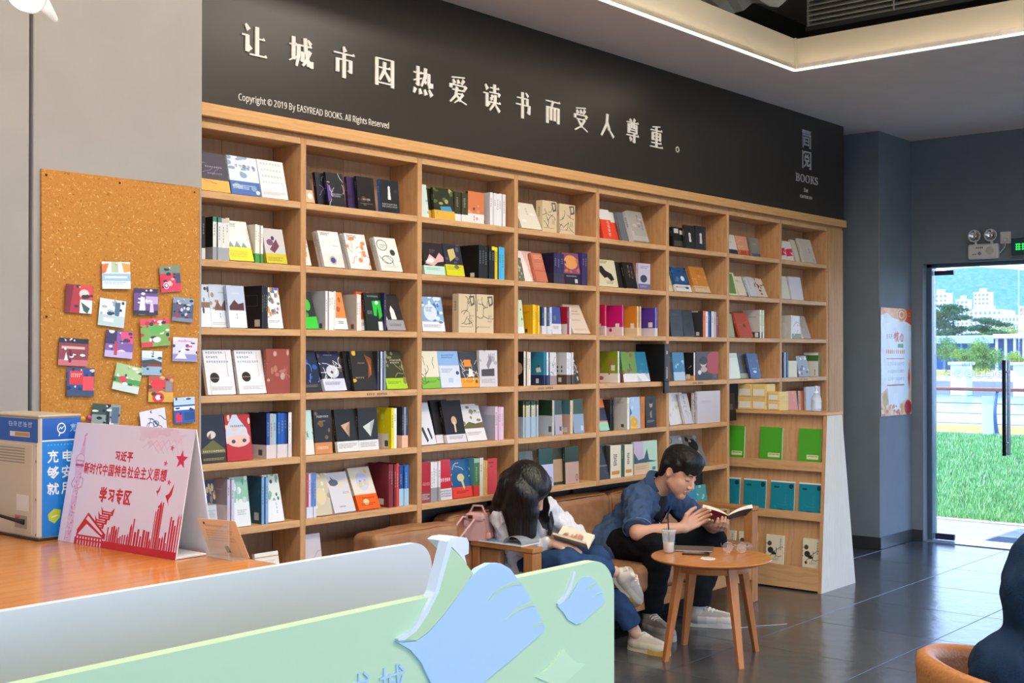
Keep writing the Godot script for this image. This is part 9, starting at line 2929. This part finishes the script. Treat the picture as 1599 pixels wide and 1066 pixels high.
func pavilion(at: Vector3) -> void:
	var t := thing("pavilion", "low glass pavilion with blue columns and a white roof across the water", "building", at)
	var blue := M("3a78b8", 0.4)
	part(t, "roof", MB.new().bevel(Vector3(-0.8, 2.95, 14.7), Vector3(7, 3.3, 22), 0.05), M("e6eaf0", 0.6))
	part(t, "roof", MB.new().bevel(Vector3(-0.3, 2.9, -22), Vector3(7, 3.2, 14.7), 0.05), M("c8dcea", 0.6))
	part(t, "glass_band", MB.new().box(Vector3(-0.6, 2.55, -22), Vector3(-0.5, 3.15, 14.7)), M("a8cce4", 0.2))
	part(t, "rear_wall", MB.new().box(Vector3(1.2, 0, -22), Vector3(1.5, 2.9, 22)), M("3a6ea6", 0.5))
	part(t, "floor_slab", MB.new().box(Vector3(-0.9, 0, -22), Vector3(7, 0.3, 22)), M("d8d8d8", 0.7))
	for k in 60:
		part(t, "column", MB.new().bevel(Vector3(-0.2, 0.3, -21.8 + 0.73 * k), Vector3(0.0, 2.95, -21.6 + 0.73 * k), 0.01), blue if k < 50 else M("e0e8f0", 0.5))

func building(at: Vector3, w: float, h: float, col: String, floors: int, bays: int, label: String) -> void:
	var t := thing("apartment_tower", label, "building", at, 0.0, "far buildings below the hill")
	part(t, "wall", MB.new().box(Vector3(0, 0, -w * 0.5), Vector3(w * 0.8, h, w * 0.5)), M(col, 0.8))
	part(t, "parapet", MB.new().box(Vector3(-0.3, h, -w * 0.5 - 0.3), Vector3(w * 0.8, h + 0.9, w * 0.5 + 0.3)), M("f4f2f0", 0.8))
	part(t, "roof_house", MB.new().box(Vector3(w * 0.2, h + 0.9, -w * 0.2), Vector3(w * 0.6, h + 4.0, w * 0.15)), M(col, 0.8))
	var wm := BoxMesh.new()
	wm.size = Vector3(0.3, h / floors * 0.5, w / bays * 0.5)
	var gl := M("8a9cb4", 0.3)
	for f in floors:
		for b in bays:
			var o := part(t, "window", wm, gl)
			o.position = Vector3(-0.1, (f + 0.55) * h / floors, -w * 0.5 + (b + 0.5) * w / bays)

func tree(at: Vector3, h: float, col: String, label: String, seed_: int, layered: bool, stretch := Vector3.ONE) -> Node3D:
	var t := thing("tree", label, "tree" if stretch == Vector3.ONE else "hedge", at)
	var rng := _rng(seed_)
	if stretch == Vector3.ONE:
		part(t, "trunk", MB.new().tube([Vector3.ZERO, Vector3(0.1, h * 0.4, 0.05), Vector3(0, h * 0.75, 0)], [h * 0.03, h * 0.022, h * 0.008], 8), M("5a4a3c", 0.9))
	# crown: leaves on clumps
	var leaf := MB.new()
	var cc := lin(col)
	var clumps := []
	if layered:
		for k in 16:
			var y := h * (0.35 + 0.62 * k / 16.0)
			var r := h * 0.36 * (1.05 - 0.6 * k / 16.0)
			clumps.append([Vector3(rng.randf_range(-r, r), y, rng.randf_range(-r, r)), Vector3(h * 0.2, h * 0.04, h * 0.2)])
	else:
		for k in 14:
			var d := Vector3(rng.randf_range(-1, 1), rng.randf_range(-0.7, 1), rng.randf_range(-1, 1)).normalized() * rng.randf_range(0.3, 0.9)
			clumps.append([(Vector3(0, h * 0.56, 0) + d * Vector3(h * 0.42, h * 0.36, h * 0.46)) * stretch, Vector3(h * 0.2, h * 0.16, h * 0.2) * stretch])
	for c in clumps:
		for k in 260:
			var d := Vector3(rng.randfn(), rng.randfn(), rng.randfn()).normalized()
			var p: Vector3 = c[0] + d * c[1] * pow(rng.randf(), 0.3)
			var a := Vector3(rng.randfn(), rng.randfn(), rng.randfn()).normalized() * h * 0.03
			var b := a.cross(d).normalized() * h * 0.018
			leaf.tint(cc * rng.randf_range(0.75, 1.3))
			leaf.tri3(p - a, p + b, p + a)
	part(t, "crown", leaf, vcol(0.8, 0.2))
	return t
